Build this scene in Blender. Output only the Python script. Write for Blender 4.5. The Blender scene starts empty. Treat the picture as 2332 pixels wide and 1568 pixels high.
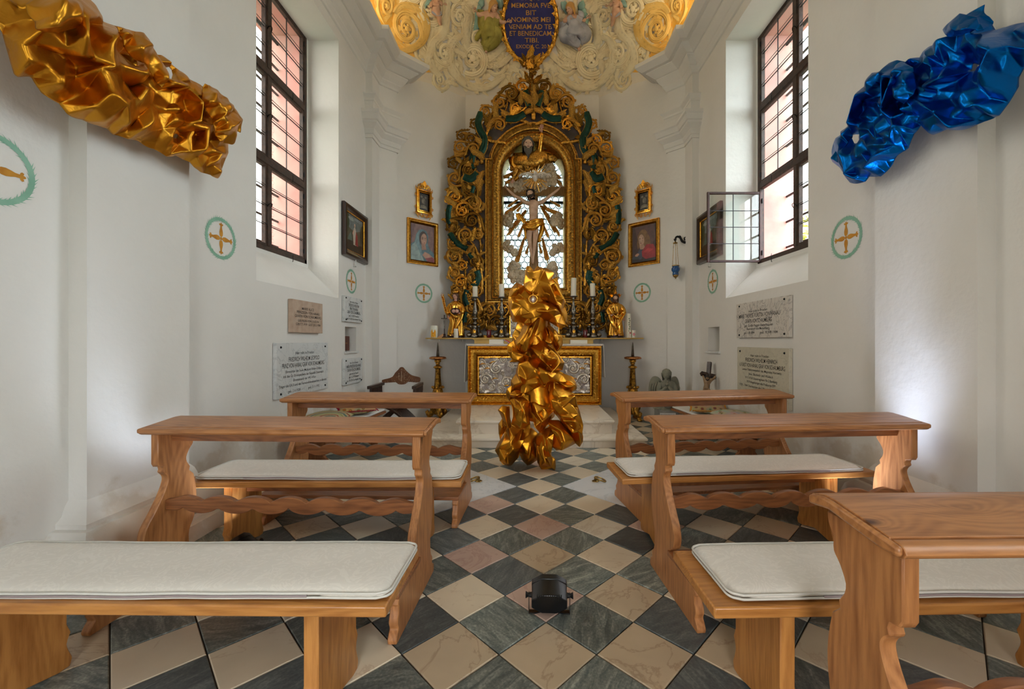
import bpy, bmesh, math, random
from math import sin, cos, pi, sqrt, atan2, radians as R
from mathutils import Vector, Matrix, noise
from mathutils.geometry import delaunay_2d_cdt

S = bpy.context.scene
COL = S.collection
# ------------------------------------------------------------------ camera, world, lights, exposure
F = 960.0; VX = 1212.0; VY = 776.0; H = 1.35
cam = bpy.data.cameras.new('camera'); cam.sensor_width = 36.0
cam.lens = 36.0 * F / 2332.0
cam.shift_x = (1166.0 - VX) / 2332.0
cam.shift_y = -(784.0 - VY) / 2332.0
cam.clip_start = 0.05
co = bpy.data.objects.new('camera', cam); COL.objects.link(co)
co.location = (0, 0, H); co.rotation_euler = (pi / 2, 0, 0)
S.camera = co

world = bpy.data.worlds.new('overcast_sky'); S.world = world
world.use_nodes = True
wn = world.node_tree.nodes; wl = world.node_tree.links
bg = wn['Background']
# overcast sky, brighter and cooler towards +x (beyond the right windows), warmer and dimmer towards -x
tc = wn.new('ShaderNodeTexCoord'); sp = wn.new('ShaderNodeSeparateXYZ'); cr = wn.new('ShaderNodeValToRGB'); mr_ = wn.new('ShaderNodeMapRange')
mr_.inputs['From Min'].default_value = -1.0; mr_.inputs['From Max'].default_value = 1.0
cr.color_ramp.elements[0].position = 0.15; cr.color_ramp.elements[0].color = (0.62, 0.575, 0.53, 1)
cr.color_ramp.elements[1].position = 0.85; cr.color_ramp.elements[1].color = (0.87, 0.945, 1.0, 1)
wl.new(tc.outputs['Generated'], sp.inputs[0]); wl.new(sp.outputs['X'], mr_.inputs['Value']); wl.new(mr_.outputs[0], cr.inputs[0]); wl.new(cr.outputs[0], bg.inputs[0])
bg.inputs[1].default_value = 7.5

S.view_settings.view_transform = 'Standard'
S.view_settings.look = 'None'
S.view_settings.exposure = 1.14
S.view_settings.gamma = 1.0
S.view_settings.use_curve_mapping = False
try:
    S.cycles.max_bounces = 10; S.cycles.diffuse_bounces = 8; S.cycles.glossy_bounces = 4
    S.cycles.transparent_max_bounces = 24; S.cycles.sample_clamp_indirect = 6.0
    S.cycles.use_denoising = True
except Exception:
    pass

def portal(name, loc, rot, sx, sy):
    l = bpy.data.lights.new(name, 'AREA'); l.shape = 'RECTANGLE'; l.size = sx; l.size_y = sy
    l.cycles.is_portal = True
    o = bpy.data.objects.new(name, l); COL.objects.link(o); o.location = loc; o.rotation_euler = rot
# window openings as sampling portals for the sky
for s in (-1, 1):
    portal('window_portal', (s * 3.0, 4.75, 3.84), (0, s * pi / 2, 0), 2.95, 1.5)
    portal('window_portal', (s * 3.0, -0.05, 3.84), (0, s * pi / 2, 0), 2.95, 1.5)
portal('apse_portal', (0.03, 8.2, 3.65), (-pi / 2, 0, 0), 1.25, 2.8)
portal('door_portal', (0.0, -2.55, 1.3), (pi / 2, 0, 0), 1.5, 2.6)

# the small LED floodlight on the aisle throws a warm beam at the gilded column sculpture
def spot(name, loc, target, power, color, size, blend=0.6, rad=0.05):
    l = bpy.data.lights.new(name, 'SPOT'); l.energy = power; l.color = color; l.spot_size = R(size); l.spot_blend = blend
    l.shadow_soft_size = rad
    o = bpy.data.objects.new(name, l); COL.objects.link(o); o.location = loc
    o.rotation_euler = (Vector(target) - Vector(loc)).to_track_quat('-Z', 'Y').to_euler()
    return o

# ------------------------------------------------------------------ helpers
def P(px, py, D):
    return Vector(((px - VX) * D / F, D, H - (py - VY) * D / F))

class MB:
    def __init__(s): s.v = []; s.f = []
    def add(s, vs, fs):
        b = len(s.v); s.v += [tuple(x) for x in vs]; s.f += [tuple(b + i for i in f) for f in fs]; return s
    def box(s, x0, x1, y0, y1, z0, z1):
        return s.add([(x, y, z) for x in (x0, x1) for y in (y0, y1) for z in (z0, z1)],
                     [(0, 1, 3, 2), (4, 6, 7, 5), (0, 4, 5, 1), (2, 3, 7, 6), (0, 2, 6, 4), (1, 5, 7, 3)])
    def prism(s, poly, fn, t0, t1):
        """poly in 2D, fn(a,b,t)->3D"""
        n = len(poly)
        vs = [fn(a, b, t0) for a, b in poly] + [fn(a, b, t1) for a, b in poly]
        fs = [tuple(range(n))[::-1], tuple(range(n, 2 * n))] + [(i, (i + 1) % n, n + (i + 1) % n, n + i) for i in range(n)]
        return s.add(vs, fs)
    def lathe(s, prof, seg=24, c=(0, 0, 0), fn=None):
        vs = []; fs = []
        for j, (r, z) in enumerate(prof):
            for i in range(seg):
                a = 2 * pi * i / seg
                rr = r * (fn(a, z) if fn else 1)
                vs.append((c[0] + rr * cos(a), c[1] + rr * sin(a), c[2] + z))
        for j in range(len(prof) - 1):
            for i in range(seg):
                k = (i + 1) % seg
                fs.append((j * seg + i, j * seg + k, (j + 1) * seg + k, (j + 1) * seg + i))
        fs.append(tuple(range(seg))[::-1]); m = (len(prof) - 1) * seg; fs.append(tuple(range(m, m + seg)))
        return s.add(vs, fs)
    def tube(s, pts, rad, seg=8, up=(0, 0, 1), flat=1.0, closed=False):
        pts = [Vector(p) for p in pts]; n = len(pts)
        rs = rad if isinstance(rad, (list, tuple)) else [rad] * n
        vs = []; fs = []; prev = None
        for i, p in enumerate(pts):
            if closed: d = pts[(i + 1) % n] - pts[i - 1]
            else: d = pts[min(i + 1, n - 1)] - pts[max(i - 1, 0)]
            if d.length < 1e-9: d = Vector((0, 0, 1))
            d.normalize()
            u = Vector(up) if prev is None else prev
            a = d.cross(u)
            if a.length < 1e-4: a = d.cross(Vector((1, 0.3, 0.1)))
            a.normalize(); b = a.cross(d).normalized(); prev = b
            for k in range(seg):
                t = 2 * pi * k / seg
                vs.append(p + a * (cos(t) * rs[i]) + b * (sin(t) * rs[i] * flat))
        for i in range(n if closed else n - 1):
            j = (i + 1) % n
            for k in range(seg):
                l = (k + 1) % seg
                fs.append((i * seg + k, i * seg + l, j * seg + l, j * seg + k))
        if not closed:
            fs.append(tuple(range(seg))[::-1]); fs.append(tuple(range((n - 1) * seg, n * seg)))
        return s.add(vs, fs)
    def ball(s, c, r, sc=(1, 1, 1), seg=16, rings=10):
        prof = [(r * sin(pi * j / rings), -r * cos(pi * j / rings)) for j in range(rings + 1)]
        prof[0] = (r * 0.02, -r); prof[-1] = (r * 0.02, r)
        b = len(s.v); s.lathe(prof, seg)
        for i in range(b, len(s.v)):
            v = s.v[i]; s.v[i] = (c[0] + v[0] * sc[0], c[1] + v[1] * sc[1], c[2] + v[2] * sc[2])
        return s
    def mesh(s, name, mat, smooth=False, angle=None):
        m = bpy.data.meshes.new(name); m.from_pydata(s.v, [], s.f)
        if mat: m.materials.append(mat)
        bm = bmesh.new(); bm.from_mesh(m); bmesh.ops.recalc_face_normals(bm, faces=bm.faces); bm.to_mesh(m); bm.free()
        if smooth or angle: m.polygons.foreach_set('use_smooth', [True] * len(m.polygons))
        if angle: m.set_sharp_from_angle(angle=R(angle))
        m.update(); return m
    def build(s, name, mat, parent=None, smooth=False, angle=None):
        return link(name, s.mesh(name, mat, smooth, angle), parent)

def link(name, mesh, parent=None, mw=None):
    o = bpy.data.objects.new(name, mesh); COL.objects.link(o)
    if mw is not None: o.matrix_world = mw
    if parent is not None: setpar(o, parent)
    return o
WM = {}
def setpar(o, p):
    o.parent = p
    o.matrix_parent_inverse = WM.get(p.name, Matrix()).inverted()
def tag(o, label=None, cat=None, group=None, kind=None):
    if label: o['label'] = label
    if cat: o['category'] = cat
    if group: o['group'] = group
    if kind: o['kind'] = kind
    return o
def thing(name, label, cat, loc=(0, 0, 0), rz=0.0, group=None, kind=None):
    """An Empty at the thing's base. Parts given in world coordinates."""
    o = bpy.data.objects.new(name, None); COL.objects.link(o)
    o.empty_display_size = 0.1
    o.location = loc; o.rotation_euler = (0, 0, rz)
    WM[o.name] = Matrix.Translation(loc) @ Matrix.Rotation(rz, 4, 'Z')
    return tag(o, label, cat, group, kind)
def local(name, label, cat, loc, rz=0.0, group=None):
    """An Empty whose parts are given in its own local coordinates."""
    o = thing(name, label, cat, loc, rz, group); WM[o.name] = Matrix(); return o
def dup(root, loc, rz=None, label=None, group=None):
    r = root.copy(); COL.objects.link(r); r.location = loc
    if rz is not None: r.rotation_euler = (0, 0, rz)
    if label: r['label'] = label
    if group: r['group'] = group
    for ch in list(root.children):
        c = ch.copy(); COL.objects.link(c); c.parent = r
        for g in list(ch.children):
            d = g.copy(); COL.objects.link(d); d.parent = c
    return r
def struct(o): o['kind'] = 'structure'; return o
def bevel(o, w, seg=2, ang=40):
    m = o.modifiers.new('bevel', 'BEVEL'); m.width = w; m.segments = seg; m.limit_method = 'ANGLE'; m.angle_limit = R(ang)
    o.data.polygons.foreach_set('use_smooth', [True] * len(o.data.polygons)); o.data.set_sharp_from_angle(angle=R(50))
    return o

def pip(x, y, poly):
    c = False; n = len(poly); j = n - 1
    for i in range(n):
        xi, yi = poly[i]; xj, yj = poly[j]
        if (yi > y) != (yj > y) and x < (xj - xi) * (y - yi) / (yj - yi) + xi: c = not c
        j = i
    return c
def tri2d(outer, holes=(), extra=(), edges=()):
    """constrained triangulation; returns points, triangles"""
    pts = []; es = []
    for poly in [outer] + list(holes):
        b = len(pts); n = len(poly); pts += [Vector((a, c)) for a, c in poly]
        es += [(b + i, b + (i + 1) % n) for i in range(n)]
    b = len(pts); pts += [Vector((a, c)) for a, c in extra]
    for e in edges: es.append((b + e[0], b + e[1]))
    r = delaunay_2d_cdt(pts, es, [], 0, 1e-6)
    vo, eo, fo, ov = r[0], r[1], r[2], r[3]
    tris = []
    for f in fo:
        for k in range(1, len(f) - 1):
            t = (f[0], f[k], f[k + 1])
            cx = sum(vo[i][0] for i in t) / 3; cy = sum(vo[i][1] for i in t) / 3
            if pip(cx, cy, outer) and not any(pip(cx, cy, h) for h in holes): tris.append(t)
    return vo, tris, ov, r[4] if False else eo, ov
def poly_slab(outer, holes, fn, t0, t1, mb=None):
    mb = mb or MB()
    vo, tris, *_ = tri2d(outer, holes)
    n = len(vo)
    mb.add([fn(v[0], v[1], t0) for v in vo], [t for t in tris])
    mb.add([fn(v[0], v[1], t1) for v in vo], [t[::-1] for t in tris])
    for poly in [outer] + list(holes):
        k = len(poly)
        mb.add([fn(a, b, t0) for a, b in poly] + [fn(a, b, t1) for a, b in poly],
               [(i, (i + 1) % k, k + (i + 1) % k, k + i) for i in range(k)])
    return mb
def sweep(path, prof, closed=False, side=1, cap=True, z=0.0):
    """sweep a (projection, height) profile along a plan path with mitred corners; side=1: to the right of travel"""
    mb = MB(); n = len(path); m = len(prof); vs = []
    for i in range(n):
        p = Vector(path[i]).to_2d()
        def nrm(a, b):
            d = (Vector(b).to_2d() - Vector(a).to_2d()).normalized(); return Vector((d.y, -d.x)) * side
        if closed: n1 = nrm(path[i - 1], path[i]); n2 = nrm(path[i], path[(i + 1) % n])
        elif i == 0: n1 = n2 = nrm(path[0], path[1])
        elif i == n - 1: n1 = n2 = nrm(path[-2], path[-1])
        else: n1 = nrm(path[i - 1], path[i]); n2 = nrm(path[i], path[i + 1])
        b = (n1 + n2); k = b.normalized() / max(0.25, b.normalized().dot(n1))
        for (q, h) in prof: vs.append((p.x + k.x * q, p.y + k.y * q, h + z))
    fs = []
    for i in range(n if closed else n - 1):
        j = (i + 1) % n
        for a in range(m - 1): fs.append((i * m + a, j * m + a, j * m + a + 1, i * m + a + 1))
    if not closed and cap: fs += [tuple(range(m)), tuple(range((n - 1) * m, n * m))[::-1]]
    return mb.add(vs, fs)
def frame_sweep(poly, prof, fn, side=1):
    """closed mitred frame: poly in 2D picture plane, prof (inward offset, height); fn(a,b,h)->3D"""
    m = sweep(poly, prof, closed=True, side=side)
    m.v = [tuple(fn(a, b, h)) for a, b, h in m.v]; 
    k = len(prof); n = len(poly)
    return m

# ------------------------------------------------------------------ materials
def nt(name):
    m = bpy.data.materials.new(name); m.use_nodes = True
    return m, m.node_tree.nodes, m.node_tree.links, m.node_tree.nodes['Principled BSDF']
def N(nodes, t, **kw):
    n = nodes.new(t)
    for k, v in kw.items():
        if k.startswith('i_'):
            key = k[2:].replace('_', ' ')
            n.inputs[key].default_value = v
        else: setattr(n, k, v)
    return n
def ramp(nodes, stops):
    r = nodes.new('ShaderNodeValToRGB'); e = r.color_ramp.elements
    while len(e) < len(stops): e.new(0.5)
    for i, (p, c) in enumerate(stops): e[i].position = p; e[i].color = (c[0], c[1], c[2], 1)
    return r
def srgb(r, g, b):
    return tuple(((c / 255) / 12.92 if c / 255 <= 0.04045 else ((c / 255 + 0.055) / 1.055) ** 2.4) for c in (r, g, b))
def simple(name, col, rough=0.5, metal=0.0, var=0.0, scale=8.0, bump=0.0, bscale=60.0, coat=0.0, spec=0.5, col2=None, rvar=0.0):
    m, n, l, b = nt(name)
    b.inputs['Base Color'].default_value = (*col, 1); b.inputs['Roughness'].default_value = rough
    b.inputs['Metallic'].default_value = metal; b.inputs['Coat Weight'].default_value = coat
    b.inputs['Specular IOR Level'].default_value = spec
    if var or col2:
        t = N(n, 'ShaderNodeTexCoord'); z = N(n, 'ShaderNodeTexNoise', i_Scale=scale, i_Detail=5.0)
        c2 = col2 or tuple(max(0, c * (1 - var)) for c in col)
        rp = ramp(n, [(0.35, col), (0.7, c2)])
        l.new(t.outputs['Object'], z.inputs['Vector']); l.new(z.outputs['Fac'], rp.inputs[0]); l.new(rp.outputs[0], b.inputs['Base Color'])
        if rvar:
            mr = N(n, 'ShaderNodeMapRange'); mr.inputs['To Min'].default_value = rough - rvar; mr.inputs['To Max'].default_value = rough + rvar
            l.new(z.outputs['Fac'], mr.inputs['Value']); l.new(mr.outputs[0], b.inputs['Roughness'])
    if bump:
        t = N(n, 'ShaderNodeTexCoord'); z = N(n, 'ShaderNodeTexNoise', i_Scale=bscale, i_Detail=4.0)
        bp = N(n, 'ShaderNodeBump', i_Strength=bump, i_Distance=0.01)
        l.new(t.outputs['Object'], z.inputs['Vector']); l.new(z.outputs['Fac'], bp.inputs['Height']); l.new(bp.outputs[0], b.inputs['Normal'])
    return m

def plaster(name, col, stain=True):
    m, n, l, b = nt(name)
    t = N(n, 'ShaderNodeTexCoord'); z = N(n, 'ShaderNodeTexNoise', i_Scale=1.6, i_Detail=6.0, i_Roughness=0.6)
    l.new(t.outputs['Object'], z.inputs['Vector'])
    rp = ramp(n, [(0.3, tuple(c * 0.95 for c in col)), (0.7, col)])
    l.new(z.outputs['Fac'], rp.inputs[0]); out = rp.outputs[0]
    if stain:  # damp patches with their own ragged outline low on the wall
        sx = N(n, 'ShaderNodeSeparateXYZ'); l.new(t.outputs['Object'], sx.inputs[0])
        z2 = N(n, 'ShaderNodeTexNoise', i_Scale=2.6, i_Detail=8.0, i_Roughness=0.62); l.new(t.outputs['Object'], z2.inputs['Vector'])
        mr = N(n, 'ShaderNodeMapRange'); l.new(sx.outputs['Z'], mr.inputs['Value'])
        mr.inputs['From Min'].default_value = 0.25; mr.inputs['From Max'].default_value = 1.15
        mr.inputs['To Min'].default_value = 0.14; mr.inputs['To Max'].default_value = -0.30
        ad = N(n, 'ShaderNodeMath', operation='ADD'); l.new(z2.outputs['Fac'], ad.inputs[0]); l.new(mr.outputs[0], ad.inputs[1])
        r2 = ramp(n, [(0.52, (0, 0, 0)), (0.60, (1, 1, 1))]); l.new(ad.outputs[0], r2.inputs[0])
        mx = N(n, 'ShaderNodeMix', data_type='RGBA'); mx.inputs['B'].default_value if False else None
        sc = N(n, 'ShaderNodeMath', operation='MULTIPLY'); sc.inputs[1].default_value = 0.6
        l.new(r2.outputs[0], sc.inputs[0]); l.new(sc.outputs[0], mx.inputs[0]); l.new(out, mx.inputs[6])
        mx.inputs[7].default_value = (col[0] * 0.78, col[1] * 0.70, col[2] * 0.60, 1); out = mx.outputs[2]
    l.new(out, b.inputs['Base Color']); b.inputs['Roughness'].default_value = 0.85; b.inputs['Specular IOR Level'].default_value = 0.25
    zb = N(n, 'ShaderNodeTexNoise', i_Scale=14.0, i_Detail=6.0); l.new(t.outputs['Object'], zb.inputs['Vector'])
    bp = N(n, 'ShaderNodeBump', i_Strength=0.25, i_Distance=0.02); l.new(zb.outputs['Fac'], bp.inputs['Height']); l.new(bp.outputs[0], b.inputs['Normal'])
    return m

def wood(name, c1, c2, axis=0, knots=True, rough=0.38, ks=2.2, coat=0.15):
    """pine; grain runs along the object axis"""
    m, n, l, b = nt(name)
    t = N(n, 'ShaderNodeTexCoord'); mp = N(n, 'ShaderNodeMapping')
    sc = [9.0, 9.0, 9.0]; sc[axis] = 0.9
    mp.inputs['Scale'].default_value = sc
    oi = N(n, 'ShaderNodeObjectInfo'); va = N(n, 'ShaderNodeVectorMath', operation='ADD')
    ml = N(n, 'ShaderNodeMath', operation='MULTIPLY'); ml.inputs[1].default_value = 37.0
    l.new(oi.outputs['Random'], ml.inputs[0]); l.new(t.outputs['Object'], va.inputs[0]); l.new(ml.outputs[0], va.inputs[1])
    l.new(va.outputs[0], mp.inputs['Vector'])
    vor = N(n, 'ShaderNodeTexVoronoi', i_Scale=ks); mk = N(n, 'ShaderNodeMapping'); s2 = [1.6, 1.6, 1.6]; s2[axis] = 0.8
    mk.inputs['Scale'].default_value = s2; l.new(va.outputs[0], mk.inputs['Vector']); l.new(mk.outputs[0], vor.inputs['Vector'])
    # grain rings bend round the knots
    ns = N(n, 'ShaderNodeTexNoise', i_Scale=0.5, i_Detail=1.0); l.new(mp.outputs[0], ns.inputs['Vector'])
    kk = N(n, 'ShaderNodeMath', operation='MULTIPLY_ADD'); kk.inputs[1].default_value = 9.0; kk.inputs[2].default_value = 1.0; l.new(vor.outputs['Distance'], kk.inputs[0])
    kv = N(n, 'ShaderNodeMath', operation='DIVIDE'); kv.inputs[0].default_value = 1.3 if knots else 0.2; l.new(kk.outputs[0], kv.inputs[1])
    a1 = N(n, 'ShaderNodeMath', operation='MULTIPLY_ADD'); a1.inputs[1].default_value = 2.6
    l.new(ns.outputs['Fac'], a1.inputs[0]); l.new(kv.outputs[0], a1.inputs[2])
    wv = N(n, 'ShaderNodeMath', operation='MULTIPLY'); wv.inputs[1].default_value = 64.0; l.new(a1.outputs[0], wv.inputs[0])
    sn = N(n, 'ShaderNodeMath', operation='SINE'); l.new(wv.outputs[0], sn.inputs[0])
    f2 = N(n, 'ShaderNodeTexNoise', i_Scale=5.0, i_Detail=8.0, i_Roughness=0.6); l.new(mp.outputs[0], f2.inputs['Vector'])
    a2 = N(n, 'ShaderNodeMath', operation='MULTIPLY_ADD'); a2.inputs[1].default_value = 0.07; l.new(sn.outputs[0], a2.inputs[0]); l.new(f2.outputs['Fac'], a2.inputs[2])
    rp = ramp(n, [(0.25, c2), (0.62, c1)]); l.new(a2.outputs[0], rp.inputs[0]); out = rp.outputs[0]
    if knots:
        r2 = ramp(n, [(0.035, (1, 1, 1)), (0.075, (0, 0, 0))]); l.new(vor.outputs['Distance'], r2.inputs[0])
        mx = N(n, 'ShaderNodeMix', data_type='RGBA'); l.new(r2.outputs[0], mx.inputs[0]); l.new(out, mx.inputs[6])
        mx.inputs[7].default_value = (c2[0] * 0.28, c2[1] * 0.24, c2[2] * 0.25, 1); out = mx.outputs[2]
    l.new(out, b.inputs['Base Color']); b.inputs['Roughness'].default_value = rough; b.inputs['Coat Weight'].default_value = coat
    b.inputs['Coat Roughness'].default_value = 0.3
    bp = N(n, 'ShaderNodeBump', i_Strength=0.12, i_Distance=0.004); l.new(f2.outputs['Fac'], bp.inputs['Height']); l.new(bp.outputs[0], b.inputs['Normal'])
    return m

def gold(name, c1, c2, rough=0.3, scale=30.0, rvar=0.12, bump=0.15, metal=1.0):
    m, n, l, b = nt(name)
    t = N(n, 'ShaderNodeTexCoord'); z = N(n, 'ShaderNodeTexNoise', i_Scale=scale, i_Detail=6.0, i_Roughness=0.65); l.new(t.outputs['Object'], z.inputs['Vector'])
    rp = ramp(n, [(0.38, c2), (0.60, c1)]); l.new(z.outputs['Fac'], rp.inputs[0])
    # shade put into the colour of the hollows, highlights into the raised edges
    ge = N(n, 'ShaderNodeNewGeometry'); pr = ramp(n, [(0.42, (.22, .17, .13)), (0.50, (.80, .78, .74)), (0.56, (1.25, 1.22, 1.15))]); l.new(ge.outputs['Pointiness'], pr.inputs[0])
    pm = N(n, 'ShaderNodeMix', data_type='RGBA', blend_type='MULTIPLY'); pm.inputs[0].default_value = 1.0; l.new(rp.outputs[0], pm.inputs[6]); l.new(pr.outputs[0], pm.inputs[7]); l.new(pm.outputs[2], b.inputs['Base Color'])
    b.inputs['Metallic'].default_value = metal
    mr = N(n, 'ShaderNodeMapRange'); mr.inputs['To Min'].default_value = rough + rvar; mr.inputs['To Max'].default_value = max(0.05, rough - rvar)
    l.new(z.outputs['Fac'], mr.inputs['Value']); l.new(mr.outputs[0], b.inputs['Roughness'])
    bp = N(n, 'ShaderNodeBump', i_Strength=bump, i_Distance=0.006); l.new(z.outputs['Fac'], bp.inputs['Height']); l.new(bp.outputs[0], b.inputs['Normal'])
    return m

def marble(name, base, vein, scale=3.0, rough=0.3, width=0.035, var=0.06, bump=0.0, dist=1.2, mix=0.8, rnd=True):
    m, n, l, b = nt(name)
    t = N(n, 'ShaderNodeTexCoord'); oi = N(n, 'ShaderNodeObjectInfo'); va = N(n, 'ShaderNodeVectorMath', operation='ADD')
    ml = N(n, 'ShaderNodeMath', operation='MULTIPLY'); ml.inputs[1].default_value = 51.0 if rnd else 0.0
    l.new(oi.outputs['Random'], ml.inputs[0]); l.new(t.outputs['Object'], va.inputs[0]); l.new(ml.outputs[0], va.inputs[1])
    z = N(n, 'ShaderNodeTexNoise', i_Scale=scale, i_Detail=7.0, i_Roughness=0.6, i_Distortion=dist); l.new(va.outputs[0], z.inputs['Vector'])
    s1 = N(n, 'ShaderNodeMath', operation='SUBTRACT'); s1.inputs[1].default_value = 0.5; l.new(z.outputs['Fac'], s1.inputs[0])
    ab = N(n, 'ShaderNodeMath', operation='ABSOLUTE'); l.new(s1.outputs[0], ab.inputs[0])
    rv = ramp(n, [(0.0, (mix, mix, mix)), (width, (0, 0, 0))]); l.new(ab.outputs[0], rv.inputs[0])
    z2 = N(n, 'ShaderNodeTexNoise', i_Scale=scale * 2.5, i_Detail=5.0); l.new(va.outputs[0], z2.inputs['Vector'])
    rb = ramp(n, [(0.3, tuple(c * (1 - var) for c in base)), (0.7, base)]); l.new(z2.outputs['Fac'], rb.inputs[0])
    mx = N(n, 'ShaderNodeMix', data_type='RGBA'); l.new(rv.outputs[0], mx.inputs[0]); l.new(rb.outputs[0], mx.inputs[6]); mx.inputs[7].default_value = (*vein, 1)
    l.new(mx.outputs[2], b.inputs['Base Color']); b.inputs['Roughness'].default_value = rough
    if bump:
        bp = N(n, 'ShaderNodeBump', i_Strength=bump, i_Distance=0.004); l.new(z2.outputs['Fac'], bp.inputs['Height']); l.new(bp.outputs[0], b.inputs['Normal'])
    return m

def slate(name, a, bcol, rough=0.42):
    m, n, l, b = nt(name)
    t = N(n, 'ShaderNodeTexCoord'); oi = N(n, 'ShaderNodeObjectInfo')
    rt = N(n, 'ShaderNodeVectorRotate', rotation_type='Z_AXIS'); ml = N(n, 'ShaderNodeMath', operation='MULTIPLY'); ml.inputs[1].default_value = 40.0
    l.new(oi.outputs['Random'], ml.inputs[0]); l.new(t.outputs['Object'], rt.inputs['Vector']); l.new(ml.outputs[0], rt.inputs['Angle'])
    va = N(n, 'ShaderNodeVectorMath', operation='ADD'); l.new(rt.outputs[0], va.inputs[0]); l.new(ml.outputs[0], va.inputs[1])
    mp = N(n, 'ShaderNodeMapping'); mp.inputs['Scale'].default_value = (4.0, 16.0, 4.0); l.new(va.outputs[0], mp.inputs['Vector'])
    z = N(n, 'ShaderNodeTexNoise', i_Scale=1.5, i_Detail=9.0, i_Roughness=0.72, i_Distortion=0.8); l.new(mp.outputs[0], z.inputs['Vector'])
    z2 = N(n, 'ShaderNodeTexNoise', i_Scale=90.0, i_Detail=3.0); l.new(t.outputs['Object'], z2.inputs['Vector'])
    ad = N(n, 'ShaderNodeMath', operation='MULTIPLY_ADD'); ad.inputs[1].default_value = 0.35; l.new(z2.outputs['Fac'], ad.inputs[0]); l.new(z.outputs['Fac'], ad.inputs[2])
    rp = ramp(n, [(0.56, a), (0.70, tuple((p * 2 + q) / 3 for p, q in zip(a, bcol))), (0.84, bcol)]); l.new(ad.outputs[0], rp.inputs[0])
    hs = N(n, 'ShaderNodeHueSaturation'); mr = N(n, 'ShaderNodeMapRange'); mr.inputs['To Min'].default_value = 0.72; mr.inputs['To Max'].default_value = 1.3
    l.new(oi.outputs['Random'], mr.inputs['Value']); l.new(mr.outputs[0], hs.inputs['Value']); l.new(rp.outputs[0], hs.inputs['Color'])
    l.new(hs.outputs[0], b.inputs['Base Color']); b.inputs['Roughness'].default_value = rough
    bp = N(n, 'ShaderNodeBump', i_Strength=0.25, i_Distance=0.003); l.new(ad.outputs[0], bp.inputs['Height']); l.new(bp.outputs[0], b.inputs['Normal'])
    return m

def pane_glass(name, tint=(0.93, 0.97, 0.96), rough=0.02, refl=0.1):
    m, n, l, b = nt(name); n.remove(b)
    out = n['Material Output']; tr = N(n, 'ShaderNodeBsdfTransparent'); tr.inputs[0].default_value = (*tint, 1)
    gl = N(n, 'ShaderNodeBsdfGlossy'); gl.inputs['Roughness'].default_value = rough
    lw = N(n, 'ShaderNodeLayerWeight'); lw.inputs[0].default_value = 0.5
    pw = N(n, 'ShaderNodeMath', operation='POWER'); pw.inputs[1].default_value = 5.0; l.new(lw.outputs['Facing'], pw.inputs[0])
    fr = N(n, 'ShaderNodeMath', operation='MULTIPLY_ADD'); fr.inputs[1].default_value = 0.8; fr.inputs[2].default_value = refl * 0.4; l.new(pw.outputs[0], fr.inputs[0])
    mx = N(n, 'ShaderNodeMixShader'); l.new(fr.outputs[0], mx.inputs[0]); l.new(tr.outputs[0], mx.inputs[1]); l.new(gl.outputs[0], mx.inputs[2])
    l.new(mx.outputs[0], out.inputs[0]); return m

WHITE = plaster('lime_plaster', srgb(219, 216, 211))
WHITE2 = plaster('smooth_plaster', srgb(221, 219, 215), stain=False)
REDPL = simple('pink_limewashed_reveal', srgb(206, 138, 130), 0.9, col2=srgb(200, 160, 148), scale=3.0, bump=0.2, bscale=12)
PINE = {a: wood('pine_grain_%s' % 'xyz'[a], srgb(182, 124, 74), srgb(138, 85, 46), a) for a in (0, 2)}
PINES = {a: wood('pine_seat_grain_%s' % 'xyz'[a], srgb(190, 130, 66), srgb(150, 92, 38), a, ks=1.7) for a in (0, 2)}
PINED = {a: wood('dark_pine_grain_%s' % 'xyz'[a], srgb(152, 96, 56), srgb(106, 62, 34), a) for a in (0, 2)}
DARKW = wood('dark_walnut', srgb(62, 38, 26), srgb(34, 20, 14), 2, knots=False, rough=0.35)
FRAMEW = simple('weathered_brown_oak', srgb(70, 48, 36), 0.6, col2=srgb(44, 32, 26), scale=25, bump=0.3, bscale=40)
CASEW = simple('red_brown_casement', srgb(66, 34, 28), 0.55, col2=srgb(46, 28, 24), scale=18, bump=0.3, bscale=40)
IRON = simple('dark_iron', srgb(40, 40, 42), 0.45, 0.8)
LEAD = simple('lead_came', srgb(52, 52, 54), 0.5, 0.6)
GLASS = pane_glass('window_glass')
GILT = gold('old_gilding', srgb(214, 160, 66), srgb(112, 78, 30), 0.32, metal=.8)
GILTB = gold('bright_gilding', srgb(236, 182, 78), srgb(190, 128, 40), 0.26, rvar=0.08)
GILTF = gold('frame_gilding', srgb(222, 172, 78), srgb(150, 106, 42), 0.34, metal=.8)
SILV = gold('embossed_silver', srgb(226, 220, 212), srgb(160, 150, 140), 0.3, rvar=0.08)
TSILV = gold('tarnished_silver', srgb(150, 145, 138), srgb(84, 78, 72), 0.32, rvar=0.1)
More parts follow.
